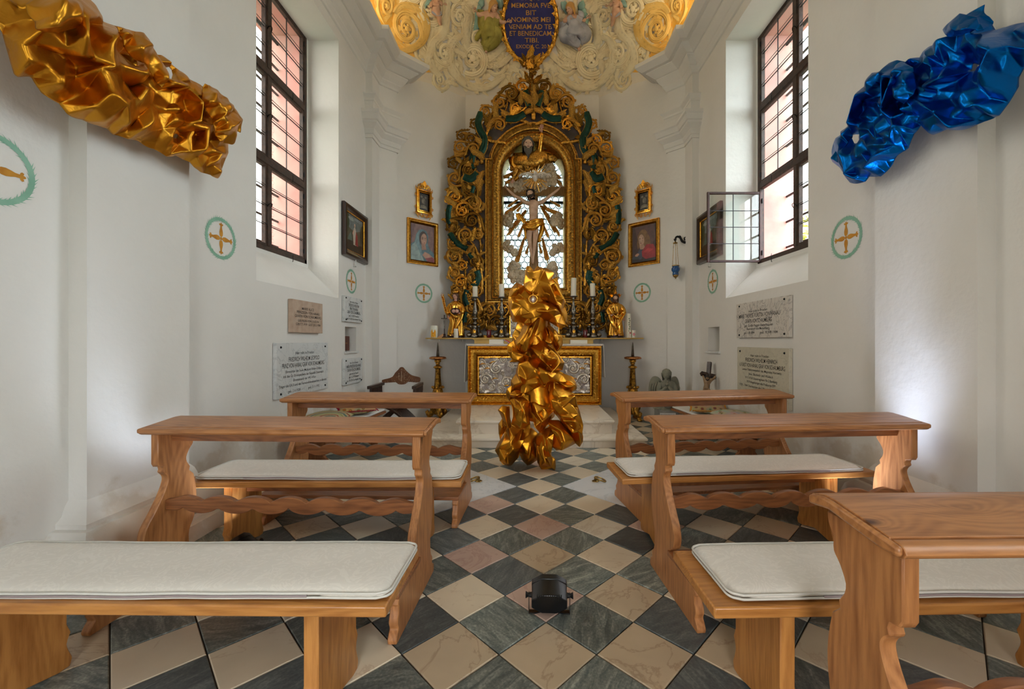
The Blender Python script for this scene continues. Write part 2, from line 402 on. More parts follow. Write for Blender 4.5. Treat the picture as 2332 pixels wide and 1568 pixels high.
# ------------------------------------------------------------------ setting: walls, vault, floor
XW = 2.54; YR = -2.5; ZC = 5.76
for s, side in ((-1, 'left'), (1, 'right')):
    def fn(y, z, t, s=s): return (s * (XW + t), y, z)
    outer = [(YR, -0.1), (6.42, -0.1), (6.42, 6.1), (YR, 6.1)]
    win = [(3.88, 1.91), (5.53, 1.91), (5.53, 5.29), (3.88, 5.29)]
    win2 = [(-0.9, 1.91), (0.75, 1.91), (0.75, 5.29), (-0.9, 5.29)]
    nic = [(5.72, 1.20), (6.08, 1.20), (6.08, 1.545), (5.72, 1.545)]
    wo = [(3.93, 2.35), (5.50, 2.35), (5.50, 5.33), (3.93, 5.33)]
    wo2 = [(-0.85, 2.35), (0.70, 2.35), (0.70, 5.33), (-0.85, 5.33)]
    m = poly_slab(outer, [win, win2, nic], fn, 0, 0.22)
    poly_slab(outer, [win, win2], fn, 0.22, 0.40, m)
    o = struct(m.build('wall_' + side, WHITE))
    m = poly_slab(outer, [wo, wo2], fn, 0.46, 0.95)
    struct(m.build('wall_%s_outer_reveal' % side, REDPL))
    m = poly_slab(outer, [wo, wo2], fn, 0.40, 0.46); m.build('masonry_core', WHITE2, o)
    for a, b_ in ((3.88, 5.53), (-0.9, 0.75)):
        m = MB().prism([(0, 1.91), (0.44, 2.345), (0.44, 1.90)], lambda p, z, t, s=s: (s * (XW + p), t, z), a, b_)
        m.build('sloping_sill', WHITE2, o)
    # pilaster on the nave wall with moulded foot
    pl = MB().box(min(s * 2.44, s * 2.56), max(s * 2.44, s * 2.56), 2.31, 3.0, 0, 5.5).build('trim_pilaster_' + side, WHITE); struct(pl)
    bp = [(0, .48), (.02, .45), (.03, .42), (.035, .40), (.065, .37), (.065, .345), (.09, .34), (.125, .30), (.14, .25), (.13, .19), (.10, .15), (.105, .12), (.16, .11), (.165, .0), (0, 0)]
    m = sweep([(s * 2.54, 2.31), (s * 2.44, 2.31), (s * 2.44, 3.0), (s * 2.54, 3.0)], bp, side=-s)
    m.build('pilaster_foot', WHITE, pl, angle=35)
    # corner pier between nave and apse
    q = [(s * 2.60, 6.42), (s * 2.44, 6.42), (s * 2.44, 6.72), (s * 2.225, 6.935), (s * 2.295, 7.005), (s * 2.9, 7.1)]
    pier = MB().prism(q, lambda a, b, t: (a, b, t), -0.1, 5.86).build('trim_corner_pier_' + side, WHITE2); struct(pier)
    path = [(s * 2.54, 6.42), (s * 2.44, 6.42), (s * 2.44, 6.72), (s * 2.225, 6.935), (s * 2.31, 7.02)]
    cap = [(0, 4.44), (.02, 4.44), (.02, 4.49), (.035, 4.50), (.05, 4.55), (.05, 4.57), (.11, 4.63), (.11, 4.66), (.13, 4.67), (.15, 4.74), (.17, 4.76), (.17, 4.80), (0, 4.83)]
    sweep(path, cap, side=-s).build('pier_capital', WHITE2, pier)
    arc = [(0, 4.86), (.03, 4.87), (.03, 4.93), (.04, 4.98), (.05, 4.99), (.05, 5.02), (.09, 5.07), (.09, 5.09), (0, 5.10)]
    sweep(path, arc, side=-s).build('pier_architrave', WHITE2, pier)
    pf = [(0, .40), (.04, .36), (.05, .28), (.10, .22), (.10, .14), (.12, .12), (.12, 0), (0, 0)]
    sweep(path, pf, side=-s).build('pier_foot', WHITE2, pier, angle=35)
    cor = [(0, 5.43), (.02, 5.44), (.03, 5.47), (.06, 5.51), (.06, 5.53), (.10, 5.57), (.13, 5.625), (.13, 5.645), (.15, 5.65), (.20, 5.69), (.25, 5.73), (.25, 5.745), (.30, 5.75), (.34, 5.78), (.38, 5.82), (.38, 5.88), (-0.02, 5.90)]
    c = sweep([(s * XW, YR)] + path, cor, side=-s).build('trim_cornice_' + side, WHITE2); struct(c)
    # diagonal apse wall
    dv = Vector((-s, 1, 0)).normalized(); nv = Vector((s, 1, 0)).normalized(); o0 = Vector((s * 2.295, 7.005, 0)) - dv * 0.15
    L = 1.025 * sqrt(2) + 0.15
    m = poly_slab([(0, -.1), (L, -.1), (L, 6.05), (0, 6.05)], [], lambda a, z, t: tuple(o0 + dv * a + nv * t + Vector((0, 0, z))), 0, 0.3)
    struct(m.build('wall_apse_' + side, WHITE2))
# back wall with arched window opening
def arch(cx, hw, z0, zs, n=20, e=1.0):
    return [(cx - hw, z0), (cx + hw, z0)] + [(cx + hw * cos(pi * i / n), zs + hw * e * sin(pi * i / n)) for i in range(n + 1)]
m = poly_slab([(-1.9, -.1), (1.9, -.1), (1.9, 6.05), (-1.9, 6.05)], [arch(0.03, 0.66, 2.22, 4.42)], lambda x, z, t: (x, 8.03 + t, z), 0, 0.45)
struct(m.build('wall_apse_back', WHITE2))
# rear wall with entrance
m = poly_slab([(-3.6, -.1), (3.6, -.1), (3.6, 8.6), (-3.6, 8.6)], [[(-.75, 0.0), (.75, 0.0), (.75, 2.6), (-.75, 2.6)]], lambda x, z, t: (x, YR - t, z), 0, 0.4)
struct(m.build('wall_rear', WHITE2))

# vault: nave barrel running into a faceted half dome
YC = 5.5; RZ = 2.3
def planpath():
    p = [(-2.56, YR - .1)]
    p += [(-2.56, YR + i * (YC - YR) / 16) for i in range(17)]
    key = [(-2.56, YC), (-2.56, 6.45), (-2.4, 6.9), (-1.27, 8.05), (1.27, 8.05), (2.4, 6.9), (2.56, 6.45), (2.56, YC)]
    for a, b in zip(key, key[1:]):
        n = 4 if abs(a[0] - b[0]) + abs(a[1] - b[1]) < 1.2 else 14
        p += [(a[0] + (b[0] - a[0]) * i / n, a[1] + (b[1] - a[1]) * i / n) for i in range(1, n + 1)]
    p += [(2.56, YC - i * (YC - YR) / 16) for i in range(1, 17)]
    return p
PP = planpath(); KEY = [(-2.56, YC), (-2.56, 6.45), (-2.4, 6.9), (-1.27, 8.05), (1.27, 8.05), (2.4, 6.9), (2.56, 6.45), (2.56, YC)]
mb = MB(); NT = 20; vs = []; fs = []
for (x, y) in PP:
    cy = min(y, YC)
    for j in range(NT + 1):
        t = pi / 2 * j / NT; k = cos(t)
        vs.append((x * k, cy + (y - cy) * k, ZC + RZ * sin(t)))
for i in range(len(PP) - 1):
    for j in range(NT):
        a = i * (NT + 1) + j; fs.append((a, a + NT + 1, a + NT + 2, a + 1))
mb.add(vs, fs)
CEILM = plaster('vault_plaster', srgb(224, 218, 206), stain=False)
o = mb.build('ceiling', CEILM, smooth=True); struct(o)
def vault_rad(x, y):
    if y <= YC: return abs(x) / 2.56
    dx, dy = x, y - YC
    best = 9
    for a, b in zip(KEY, KEY[1:]):
        ex, ey = b[0] - a[0], b[1] - a[1]; den = dx * ey - dy * ex
        if abs(den) < 1e-9: continue
        t = (a[0] * ey - (a[1] - YC) * ex) / den; u = (a[0] * dy - (a[1] - YC) * dx) / den
        if t > 0 and -1e-6 <= u <= 1 + 1e-6: best = min(best, t)
    return 1.0 / best
def vault_hit(px, py):
    d = P(px, py, 1.0) - Vector((0, 0, H)); lo, hi = 1.0, None; t = 2.0
    def inside(t):
        p = d * t; z = p.z + H
        if z < ZC: return vault_rad(p.x, p.y) < 1
        q = (z - ZC) / RZ
        return q < 1 and vault_rad(p.x, p.y) < sqrt(1 - q * q)
    while inside(t) and t < 12: lo = t; t += 0.1
    hi = t
    for _ in range(24):
        m_ = (lo + hi) / 2
        if inside(m_): lo = m_
        else: hi = m_
    return d * lo + Vector((0, 0, H))
def vault_frame(px, py, e=5):
    p = vault_hit(px, py); a = vault_hit(px + e, py) - vault_hit(px - e, py); b = vault_hit(px, py - e) - vault_hit(px, py + e)
    n = a.cross(b).normalized()
    if n.dot(Vector((0, 0, H)) - p) < 0: n = -n
    up = (b - n * b.dot(n)).normalized(); rt = up.cross(n).normalized()
    return p, rt, up, n     # point, picture-right, up, towards the room

# floor of marble and slate lozenges
GROUT = simple('floor_mortar', srgb(70, 62, 52), 0.9)
fl = MB().box(-2.6, 2.6, YR, 8.1, -0.12, -0.008).build('floor', GROUT); struct(fl)
WARM = [marble('cream_marble_tile', srgb(218, 202, 176), srgb(170, 136, 104), 1.6, 0.34, 0.012, 0.12, 0.1, mix=0.35),
        marble('tan_marble_tile', srgb(194, 174, 146), srgb(140, 110, 84), 2.2, 0.36, 0.02, 0.14, 0.1, mix=0.5),
        marble('pink_marble_tile', srgb(198, 170, 154), srgb(160, 120, 110), 2.2, 0.36, 0.02, 0.14, 0.1, mix=0.5),
        marble('pale_marble_tile', srgb(214, 202, 180), srgb(170, 140, 112), 1.3, 0.32, 0.018, 0.12, 0.1, mix=0.4)]
DARK = [slate('green_slate_tile', srgb(80, 88, 86), srgb(152, 156, 146)), slate('charcoal_slate_tile', srgb(70, 76, 78), srgb(112, 118, 114))]
TX, TY, TD = 0.067, 1.82, 0.42
rng = random.Random(5)
def tile_mesh(mat, v):
    h = TD / 2 - 0.004; c = 0.005; mb = MB()
    r = random.Random(v); j = lambda: r.uniform(-.0015, .0015)
    b = [(h + j(), 0), (0, h + j()), (-h + j(), 0), (0, -h + j())]
    lo = [(x, y, -0.03) for x, y in b]; mi = [(x, y, -0.003) for x, y in b]; k = 1 - c / h; tp = [(x * k, y * k, 0.0) for x, y in b]
    mb.add(lo + mi + tp, [(0, 1, 2, 3)] + [(i, (i + 1) % 4, 4 + (i + 1) % 4, 4 + i) for i in range(4)] + [(4 + i, 4 + (i + 1) % 4, 8 + (i + 1) % 4, 8 + i) for i in range(4)] + [(8, 9, 10, 11)])
    return mb.mesh('tile', mat)
TM = {('w', i): tile_mesh(m_, i) for i, m_ in enumerate(WARM)}; TM.update({('d', i): tile_mesh(m_, i + 9) for i, m_ in enumerate(DARK)})
slabs = [(-0.773, 3.92, 0.63), (0.907, 3.92, 0.63)]
tiles = []
for j in range(-11, 16):
    for i in range(-7, 8):
        for k, (ox, oy) in enumerate(((0, 0), (TD / 2, TD / 2))):
            x = TX + i * TD + ox; y = TY + j * TD + oy
            if abs(x) > 2.62 or y < YR + .05 or y > 7.9: continue
            if any(abs(x - a) + abs(y - b) < r_ - 0.1 for a, b, r_ in slabs): continue
            if -1.3 < x < 1.35 and y > 5.6: continue
            if y > 6.42 and abs(x) + y > 9.35: continue
            tiles.append((x, y, k))
vis = [t for t in tiles if t[1] > 1.45 and abs(t[0]) < 1.28 * t[1] + .2]
vis.sort(key=lambda t: t[1]); singles = set(vis[:296]); restw = MB(); restd = MB()
special = {(0, 1): 2, (-1, 2): 2, (0, 2): 1, (1, 1): 1, (-1, 4): 2}
for t in tiles:
    x, y, k = t; r_ = rng.random()
    ii = round((x - TX) / TD); jj = round((y - TY) / TD)
    if k == 0:
        mi = special.get((ii, jj), 0 if r_ < .5 else 3 if r_ < .72 else 1 if r_ < .9 else 2)
        key = ('w', mi)
    else: key = ('d', 0 if r_ < .62 else 1)
    rz = rng.choice((0, 1, 2, 3)) * pi / 2
    if t in singles:
        o = link('tile', TM[key], fl); o.location = (x, y, rng.uniform(-.001, .0008)); o.rotation_euler = (0, 0, rz + rng.uniform(-.004, .004))
    else:
        (restw if k == 0 else restd).add([(v.co.x + x, v.co.y + y, v.co.z) for v in TM[key].vertices], [tuple(p.vertices) for p in TM[key].polygons])
for m_, mt in ((restw, WARM[0]), (restd, DARK[0])): tag(m_.build('remaining_tiles', mt, fl), kind='stuff')
# two grave slabs with ring handles
WMARB = marble('white_grave_marble', srgb(214, 216, 218), srgb(170, 176, 182), 2.0, 0.3, 0.02, 0.06, 0.05, mix=0.5)
BRASS = gold('aged_brass', srgb(176, 146, 86), srgb(96, 76, 42), 0.34, rvar=0.08)
for n_, (a, b, r_) in enumerate(slabs):
    base = (a, b, 0)
    t = thing('grave_slab', ['white marble floor slab with ring handle under the left pews', 'white marble floor slab with ring handle under the right pews'][n_], 'floor slab', base)
    h = r_ - 0.006; pts = [(a + h, b), (a, b + h), (a - h, b), (a, b - h)]
    s_ = MB().prism(pts, lambda p, q, z: (p, q, z), -0.03, 0.001).build('slab', WMARB, t)
    rx, ry = (-0.517, 4.06) if n_ == 0 else (0.61, 4.06)
    MB().lathe([(0.001, 0), (.034, 0), (.036, .004), (.028, .008), (.014, .012), (.012, .03), (.016, .034), (.012, .044), (.001, .046)], 16, (rx, ry, 0.0)).build('ring_boss', BRASS, t, smooth=True)
    sg = 1 if n_ == 0 else 1
    ring = [(rx + (-.045 + .05 * cos(q)) * 1.0 if n_ == 0 else rx + .045 + .05 * cos(q), ry - .01 + .045 * sin(q), 0.024 + .018 * (-cos(q) if n_ else cos(q))) for q in [2 * pi * i / 20 for i in range(20)]]
    MB().tube(ring, .0075, 8, closed=True).build('ring_handle', BRASS, t, smooth=True)

# altar steps
STEPM = marble('worn_cream_marble', srgb(226, 214, 196), srgb(178, 158, 134), 1.6, 0.3, 0.03, 0.07, 0.05, mix=0.5, rnd=True)
def noseprof(h, p=0.035):
    return [(-0.30, 0), (0, 0), (0, h - .055), (p * .5, h - .045), (p * .9, h - .036), (p, h - .02), (p * .8, h - .004), (p * .5, h), (-0.30, h)]
st = thing('lower_altar_step', 'broad cream marble step at the foot of the altar platform', 'step', (0.03, 6.4, 0))
x0, x1, y0 = -1.42, 1.42, 5.33
MB().box(x0 + .2, x1 - .2, y0 + .2, 8.0, 0, 0.128).build('step_core', STEPM, st)
segs = [(x0, -0.86), (-0.86, 0.15), (0.15, x1)]
for i, (a, b) in enumerate(segs):
    m = MB()
    pr = noseprof(.13); vs = []; 
    if i == 0: path = [(a, 7.75), (a, y0), (b - .002, y0)]
    elif i == 2: path = [(a + .002, y0), (b, y0), (b, 7.75)]
    else: path = [(a + .002, y0), (b - .002, y0)]
    sweep(path, pr, side=1).build('marble_nosing', STEPM, st, angle=40)
st = thing('upper_altar_step', 'upper cream marble step carrying the altar front', 'step', (0.03, 6.6, 0.13))
x0, x1, y0 = -.965, 1.05, 5.55
MB().box(x0 + .2, x1 - .2, y0 + .2, 7.9, 0.13, 0.308).build('step_core', STEPM, st)
sweep([(x0, 7.9), (x0, y0), (x1, y0), (x1, 7.9)], [(q, h + .13) for q, h in noseprof(.18)], side=1).build('marble_nosing', STEPM, st, angle=40)

# ------------------------------------------------------------------ side windows
def wire_mesh(y0, y1, z0, z1, x, r=0.028):
    mb = MB(); w = r * sqrt(3); j = 0; z = z0
    while z < z1:
        y = y0 + (w / 2 if j % 2 else 0)
        while y < y1:
            c = [(y + r * sin(a), z + r * cos(a)) for a in (0, pi / 3, 2 * pi / 3, pi)]
            for (a0, b0), (a1, b1) in zip(c, c[1:]):
                if y0 <= a0 <= y1 and y0 <= a1 <= y1 and z0 < b0 < z1 and z0 < b1 < z1:
                    d = Vector((a1 - a0, b1 - b0)).normalized() * .0011; n = (-d.y, d.x)
                    mb.add([(x, a0 + n[0], b0 + n[1]), (x, a0 - n[0], b0 - n[1]), (x, a1 - n[0], b1 - n[1]), (x, a1 + n[0], b1 + n[1])], [(0, 1, 2, 3)])
            y += w
        z += 1.5 * r; j += 1
    return mb
def side_window(s, num, yA, yB, open_far):
    X = s * 2.97; zA, zB = 2.35, 5.33; ym = (yA + yB) / 2
    w = bpy.data.objects.new('window_%d' % num, None); COL.objects.link(w); struct(w)
    w.location = (X, ym, zA); WM[w.name] = Matrix.Translation((X, ym, zA))
    bx = lambda m, a, b, c, d, t=0.03: m.box(X - t, X + t, a, b, c, d)
    m = MB(); e = .055
    bx(m, yA, yA + e, zA, zB); bx(m, yB - e, yB, zA, zB); bx(m, yA, yB, zA, zA + e); bx(m, yA, yB, zB - e, zB)
    o = m.build('window_frame', FRAMEW, w); bevel(o, .006, 1)
    t1, t2 = zA + 1.0, zA + 2.0
    for z in (t1, t2): bevel(bx(MB(), yA + e, yB - e, z - .04, z + .04, .035).build('transom', FRAMEW, w), .008, 1)
    for (c, d) in ((zA + e, t1 - .04), (t1 + .04, t2 - .04), (t2 + .04, zB - e)):
        bevel(bx(MB(), ym - .03, ym + .03, c, d, .033).build('mullion', FRAMEW, w), .006, 1)
        for (a, b, far) in ((yA + e, ym - .03, False), (ym + .03, yB - e, True)):
            if far and open_far and c < zA + .2:
                # casement swung into the room, hinged on the far jamb
                W_ = .70; hx = s * 2.95; hy = yB - .075
                cs = MB(); f = .03
                A = lambda m, u0, u1, z0, z1, t=.014: m.box(min(hx - s * u0, hx - s * u1), max(hx - s * u0, hx - s * u1), hy - t, hy + t, z0, z1)
                z0, z1 = zA + .01, zA + .915
                A(cs, 0, f, z0, z1); A(cs, W_ - f, W_, z0, z1); A(cs, f, W_ - f, z0, z0 + f); A(cs, f, W_ - f, z1 - f, z1)
                co_ = cs.build('open_casement', CASEW, w); bevel(co_, .004, 1)
                um = W_ * .52; pn = MB()
                for k in range(4):
                    for (u0, u1) in ((f, um), (um, W_ - f)):
                        q0 = z0 + f + k * (z1 - z0 - 2 * f) / 4; q1 = q0 + (z1 - z0 - 2 * f) / 4
                        A(MB(), u0, u1, q0, q1, .0012).build('pane', GLASS, co_)
                A(pn, um - .004, um + .004, z0 + f, z1 - f, .005)
                for k in (1, 2, 3): q = z0 + f + k * (z1 - z0 - 2 * f) / 4; A(pn, f, W_ - f, q - .004, q + .004, .005)
                pn.build('lead_cames', LEAD, co_)
                for q in (z0 + .12, z1 - .12): MB().tube([(hx, hy - .02, q - .03), (hx, hy - .02, q + .03)], .009, 8).build('hinge', IRON, co_)
                continue
            f = .028; cs = MB()
            bx(cs, a, a + f, c, d, .022); bx(cs, b - f, b, c, d, .022); bx(cs, a + f, b - f, c, c + f, .022); bx(cs, a + f, b - f, d - f, d, .022)
            co_ = cs.build('casement', FRAMEW, w); mid = (a + b) / 2; le = MB()
            for k in range(4):
                for (u0, u1) in ((a + f, mid), (mid, b - f)):
                    q0 = c + f + k * (d - c - 2 * f) / 4; q1 = q0 + (d - c - 2 * f) / 4
                    bx(MB(), u0, u1, q0, q1, .0012).build('pane', GLASS, co_)
            bx(le, mid - .004, mid + .004, c + f, d - f, .005)
            for k in (1, 2, 3):
                q = c + f + k * (d - c - 2 * f) / 4; bx(le, a + f, b - f, q - .004, q + .004, .005)
                # iron saddle bar on the room side of each lead line
                le.tube([(X - s * .03, a + .005, q + .004), (X - s * .03, b - .005, q + .004)], .0035, 6)
            le.build('lead_cames', LEAD, co_)
            zc = c + (d - c) * (.5); 
            MB().tube([(X - s * .04, (b if not far else a) + (.012 if not far else -.012), zc + .03 * cos(q)) if False else (X - s * (.035 + .02 * sin(q / 1)), ym + .03 * cos(q), zc + .03 * sin(q)) for q in [2 * pi * i / 12 for i in range(12)]], .004, 6, closed=True).build('ring_catch', IRON, co_)
            hy = a + .01 if not far else b - .01
            for q in (c + .1, d - .1): MB().tube([(X - s * .03, hy, q - .03), (X - s * .03, hy, q + .03)], .008, 6).build('hinge', IRON, co_)
    for z in (zA + .02, t1, t2):
        for yy in (yA + .35, yB - .35):
            MB().tube([(X - s * (.035 + .02 * sin(q)), yy + .012 * cos(2 * q), z + .05 * cos(q)) for q in [pi * i / 8 for i in range(9)]], .004, 6).build('hook', IRON, w)
    # outer iron bars and wire screen
    xo = s * 3.32
    for k in range(9):
        z = zA + .22 + k * .33; MB().box(xo - .01, xo + .01, yA - .02, yB + .02, z - .011, z + .011).build('outer_bar', IRON, w)
    for k in range(1, 3): yy = yA + k * (yB - yA) / 3; MB().box(xo - .008, xo + .008, yy - .009, yy + .009, zA, zB).build('outer_bar', IRON, w)
    tag(wire_mesh(yA, yB, zA, zB, s * 3.36).build('wire_screen', IRON, w), kind='stuff')
    return w
side_window(-1, 1, 3.93, 5.50, False)
side_window(1, 2, 3.93, 5.50, True)
side_window(-1, 3, -.85, .70, False)  # unseen near pair, added to light the foreground
side_window(1, 4, -.85, .70, False)

# apse window: roundels in lead
w = bpy.data.objects.new('window_5', None); COL.objects.link(w); struct(w); WM[w.name] = Matrix()
RG = pane_glass('roundel_glass', (0.50, 0.56, 0.56), 0.06)
d = .122; mr = MB(); mr.lathe([(d / 2 - .0015, -.002), (d / 2 - .0015, .002)], 20)
mr.v = [(x, z, y) for x, y, z in mr.v]
rm = mr.mesh('roundel', RG)
ring = MB().tube([((d / 2) * cos(q), 0, (d / 2) * sin(q)) for q in [2 * pi * i / 20 for i in range(20)]], .0065, 4, closed=True).mesh('came_ring', LEAD)
Yg = 8.22; bgp = MB(); bgp.add([(-.66, Yg + .006, 2.2), (.72, Yg + .006, 2.2), (.72, Yg + .006, 5.2), (-.66, Yg + .006, 5.2)], [(0, 1, 2, 3)])
bgp.build('quarry_glass', RG, w)
row = 0; z = 2.24 + d / 2; cm = MB()
while z < 5.15:
    for i in range(-6, 7):
        x = .03 + i * d + (d / 2 if row % 2 else 0)
        if abs(x - .03) > .70: continue
        if z > 4.42 and (x - .03) ** 2 + (z - 4.42) ** 2 > .74 ** 2: continue
        o = link('roundel', rm, w); o.location = (x, Yg, z)
        o2 = link('came_ring', ring, o); o2.matrix_parent_inverse = Matrix(); 
    z += d * sqrt(3) / 2; row += 1
m = MB(); m.box(-.62, -.59, 8.18, 8.24, 2.2, 5.1); m.box(.66, .69, 8.18, 8.24, 2.2, 5.1); m.box(-.62, .69, 8.18, 8.24, 4.02, 4.06); m.box(-.62, .69, 8.18, 8.24, 2.2, 2.23)
m.build('window_frame', IRON, w)
for z in (2.75, 3.3, 3.7, 4.5): MB().box(-.62, .68, 8.17, 8.18, z, z + .015).build('saddle_bar', IRON, w)
# ground and greenery outside
GR = simple('grass_ground', srgb(120, 122, 104), 0.95, col2=srgb(96, 104, 84), scale=0.5)
g = MB().add([(-40, -40, -.4), (40, -40, -.4), (40, 40, -.4), (-40, 40, -.4)], [(0, 1, 2, 3)]).build('ground', GR); struct(g)
# ------------------------------------------------------------------ pews
def catmull(p, n=6, closed=False):
    out = []; k = len(p)
    for i in range(k if closed else k - 1):
        a, b, c, d_ = (p[(i - 1) % k] if closed or i else p[0]), p[i], p[(i + 1) % k], (p[(i + 2) % k] if closed or i + 2 < k else p[-1])
        for j in range(n):
            t = j / n
            out.append(tuple(0.5 * ((2 * b[q]) + (-a[q] + c[q]) * t + (2 * a[q] - 5 * b[q] + 4 * c[q] - d_[q]) * t * t + (-a[q] + 3 * b[q] - 3 * c[q] + d_[q]) * t ** 3) for q in range(len(b))))
    if not closed: out.append(tuple(p[-1]))
    return out
def pew_panel():
    f1 = [(.035, .855), (.035, .69), (.045, .672), (.07, .665), (.075, .65)]
    f2 = catmull([(.07, .635), (.092, .61), (.095, .58), (.07, .52), (.02, .44), (-.03, .37), (-.045, .31), (-.03, .262), (.0, .24)], 4)
    f3 = [(.02, .225), (.02, .2), (-.27, .2), (-.285, .165), (-.272, .155), (-.275, .125)] + catmull([(-.285, .11), (-.29, .085), (-.28, .06), (-.29, .045), (-.305, .02), (-.30, .0)], 3)
    r = [(.30, 0), (.31, .02)] + catmull([(.30, .05), (.27, .07), (.275, .1), (.25, .13), (.235, .17), (.235, .25), (.27, .32), (.285, .42), (.28, .50), (.265, .57)], 3) + [(.235, .60), (.24, .62)] + catmull([(.22, .65), (.215, .68), (.235, .72), (.26, .75), (.262, .79), (.28, .82), (.285, .855)], 3)
    return f1 + f2 + f3 + r
def wavy(L):
    n = 96; top = []; bot = []
    for i in range(n + 1):
        u = i / n; x = -L / 2 + u * L; k = u * 7.0; w = abs(sin(pi * k)) ** .6
        e = min(1, min(u, 1 - u) * 14)
        top.append((x, .484 + (.034 * w - .014) * e))
        k2 = (u * 7.0 + .5); bot.append((x, .432 - (.034 * abs(sin(pi * k2)) ** .6 - .014) * e))
    return bot + top[::-1]
def kneeler(label, loc, rz, L=1.52, group='pine kneeling desks of the pews'):
    t = local('kneeling_desk', label, 'prayer desk', loc, rz, group)
    # sloped book board, moulded edge, gentle crown
    prof = [(.012, .852), (.0, .858), (-.006, .868), (0, .880), (.014, .887), (.030, .888), (.032, .880), (.037, .881), (.039, .890), (.13, .903), (.215, .912), (.25, .912), (.282, .904), (.284, .899), (.288, .899), (.290, .902), (.305, .897), (.313, .885), (.310, .872), (.295, .866), (.22, .880), (.05, .856)]
    b = MB().prism(prof, lambda y, z, x: (x, y, z), -L / 2, L / 2)
    # gentle chamfer of board ends
    b.v = [(x, y, z) for x, y, z in b.v]
    o = b.build('book_board', PINE[0], t, angle=40); bevel(o, .006, 2, 50)
    for sx in (-1, 1):   # moulded end strip
        e = MB().prism([(.0, .86), (.0, .884), (.215, .909), (.25, .909), (.30, .897), (.30, .87), (.22, .882), (.05, .858)], lambda y, z, x: (x, y, z), sx * (L / 2 - .001), sx * (L / 2 + .016))
        bevel(e.build('end_moulding', PINE[0], t, angle=40), .007, 2)
    for sx in (-1, 1):
        x = sx * (L / 2 - .05)
        bevel(MB().prism(pew_panel(), lambda y, z, a: (a, y, z), x - .021, x + .021).build('side_panel', PINE[2], t), .004, 1, 60)
    MB().box(-L / 2 + .07, L / 2 - .07, .12, .15, .795, .858).build('apron_rail', PINED[0], t)
    bevel(MB().prism(wavy(L - .145), lambda x, z, y: (x, y, z), .075, .108).build('scalloped_stretcher', PINED[0], t), .003, 1, 60)
    bevel(MB().box(-L / 2 + .02, L / 2 - .02, -.30, .03, .200, .226).build('kneeling_board', PINED[0], t), .005, 2)
    for sx in (-1, 1):
        MB().lathe([(.006, 0), (.006, .001)], 8, (sx * (L / 2 - .05), .05, .8895)).build('nail_head', IRON, t)
    return t
def leg_poly():
    return [(-.15, .44), (-.15, .18)] + catmull([(-.165, .14), (-.15, .10), (-.16, .06), (-.17, .03), (-.16, 0)], 3) + [(-.12, 0), (0, .03), (.12, 0)] + catmull([(.16, 0), (.17, .03), (.16, .06), (.15, .10), (.165, .14)], 3) + [(.15, .18), (.15, .44)]
def bench(label, loc, rz, L=1.74):
    t = local('pew_bench', label, 'bench', loc, rz, 'pine pew benches')
    bevel(MB().box(-L / 2, L / 2, -.19, .19, .440, .478).build('seat', PINES[0], t), .006, 2)
    for sx in (-1, 1):
        x = sx * (L / 2 - .27)
        bevel(MB().prism(leg_poly(), lambda y, z, a: (a, y, z), x - .026, x + .026).build('leg', PINES[2], t), .004, 1, 60)
    MB().box(-L / 2 + .3, L / 2 - .3, -.015, .015, .36, .44).build('rail', PINED[0], t)
    return t
CUSH = None
def fabric(name, col, col2, damask=True):
    m, n, l, b = nt(name); t = N(n, 'ShaderNodeTexCoord')
    z = N(n, 'ShaderNodeTexNoise', i_Scale=9.0, i_Detail=3.0, i_Distortion=2.2); l.new(t.outputs['Object'], z.inputs['Vector'])
    w = N(n, 'ShaderNodeMath', operation='MULTIPLY'); w.inputs[1].default_value = 38.0; l.new(z.outputs['Fac'], w.inputs[0])
    sn = N(n, 'ShaderNodeMath', operation='SINE'); l.new(w.outputs[0], sn.inputs[0])
    rp = ramp(n, [(0.45, col), (0.55, col2)]); l.new(sn.outputs[0], rp.inputs[0]); l.new(rp.outputs[0], b.inputs['Base Color'])
    rr = N(n, 'ShaderNodeMapRange'); rr.inputs['To Min'].default_value = .75; rr.inputs['To Max'].default_value = .5
    l.new(sn.outputs[0], rr.inputs['Value']); l.new(rr.outputs[0], b.inputs['Roughness'])
    b.inputs['Sheen Weight'].default_value = 0.2; b.inputs['Specular IOR Level'].default_value = 0.3
    z2 = N(n, 'ShaderNodeTexNoise', i_Scale=5.0, i_Detail=3.0); l.new(t.outputs['Object'], z2.inputs['Vector'])
    bp = N(n, 'ShaderNodeBump', i_Strength=0.3, i_Distance=0.02); l.new(z2.outputs['Fac'], bp.inputs['Height']); l.new(bp.outputs[0], b.inputs['Normal'])
    return m
DAMASK = fabric('cream_damask', srgb(218, 212, 203), srgb(224, 218, 209))
PIPING = simple('cream_piping', srgb(205, 202, 194), 0.7)
ZIPM = simple('mauve_zip_tape', srgb(150, 135, 135), 0.7)
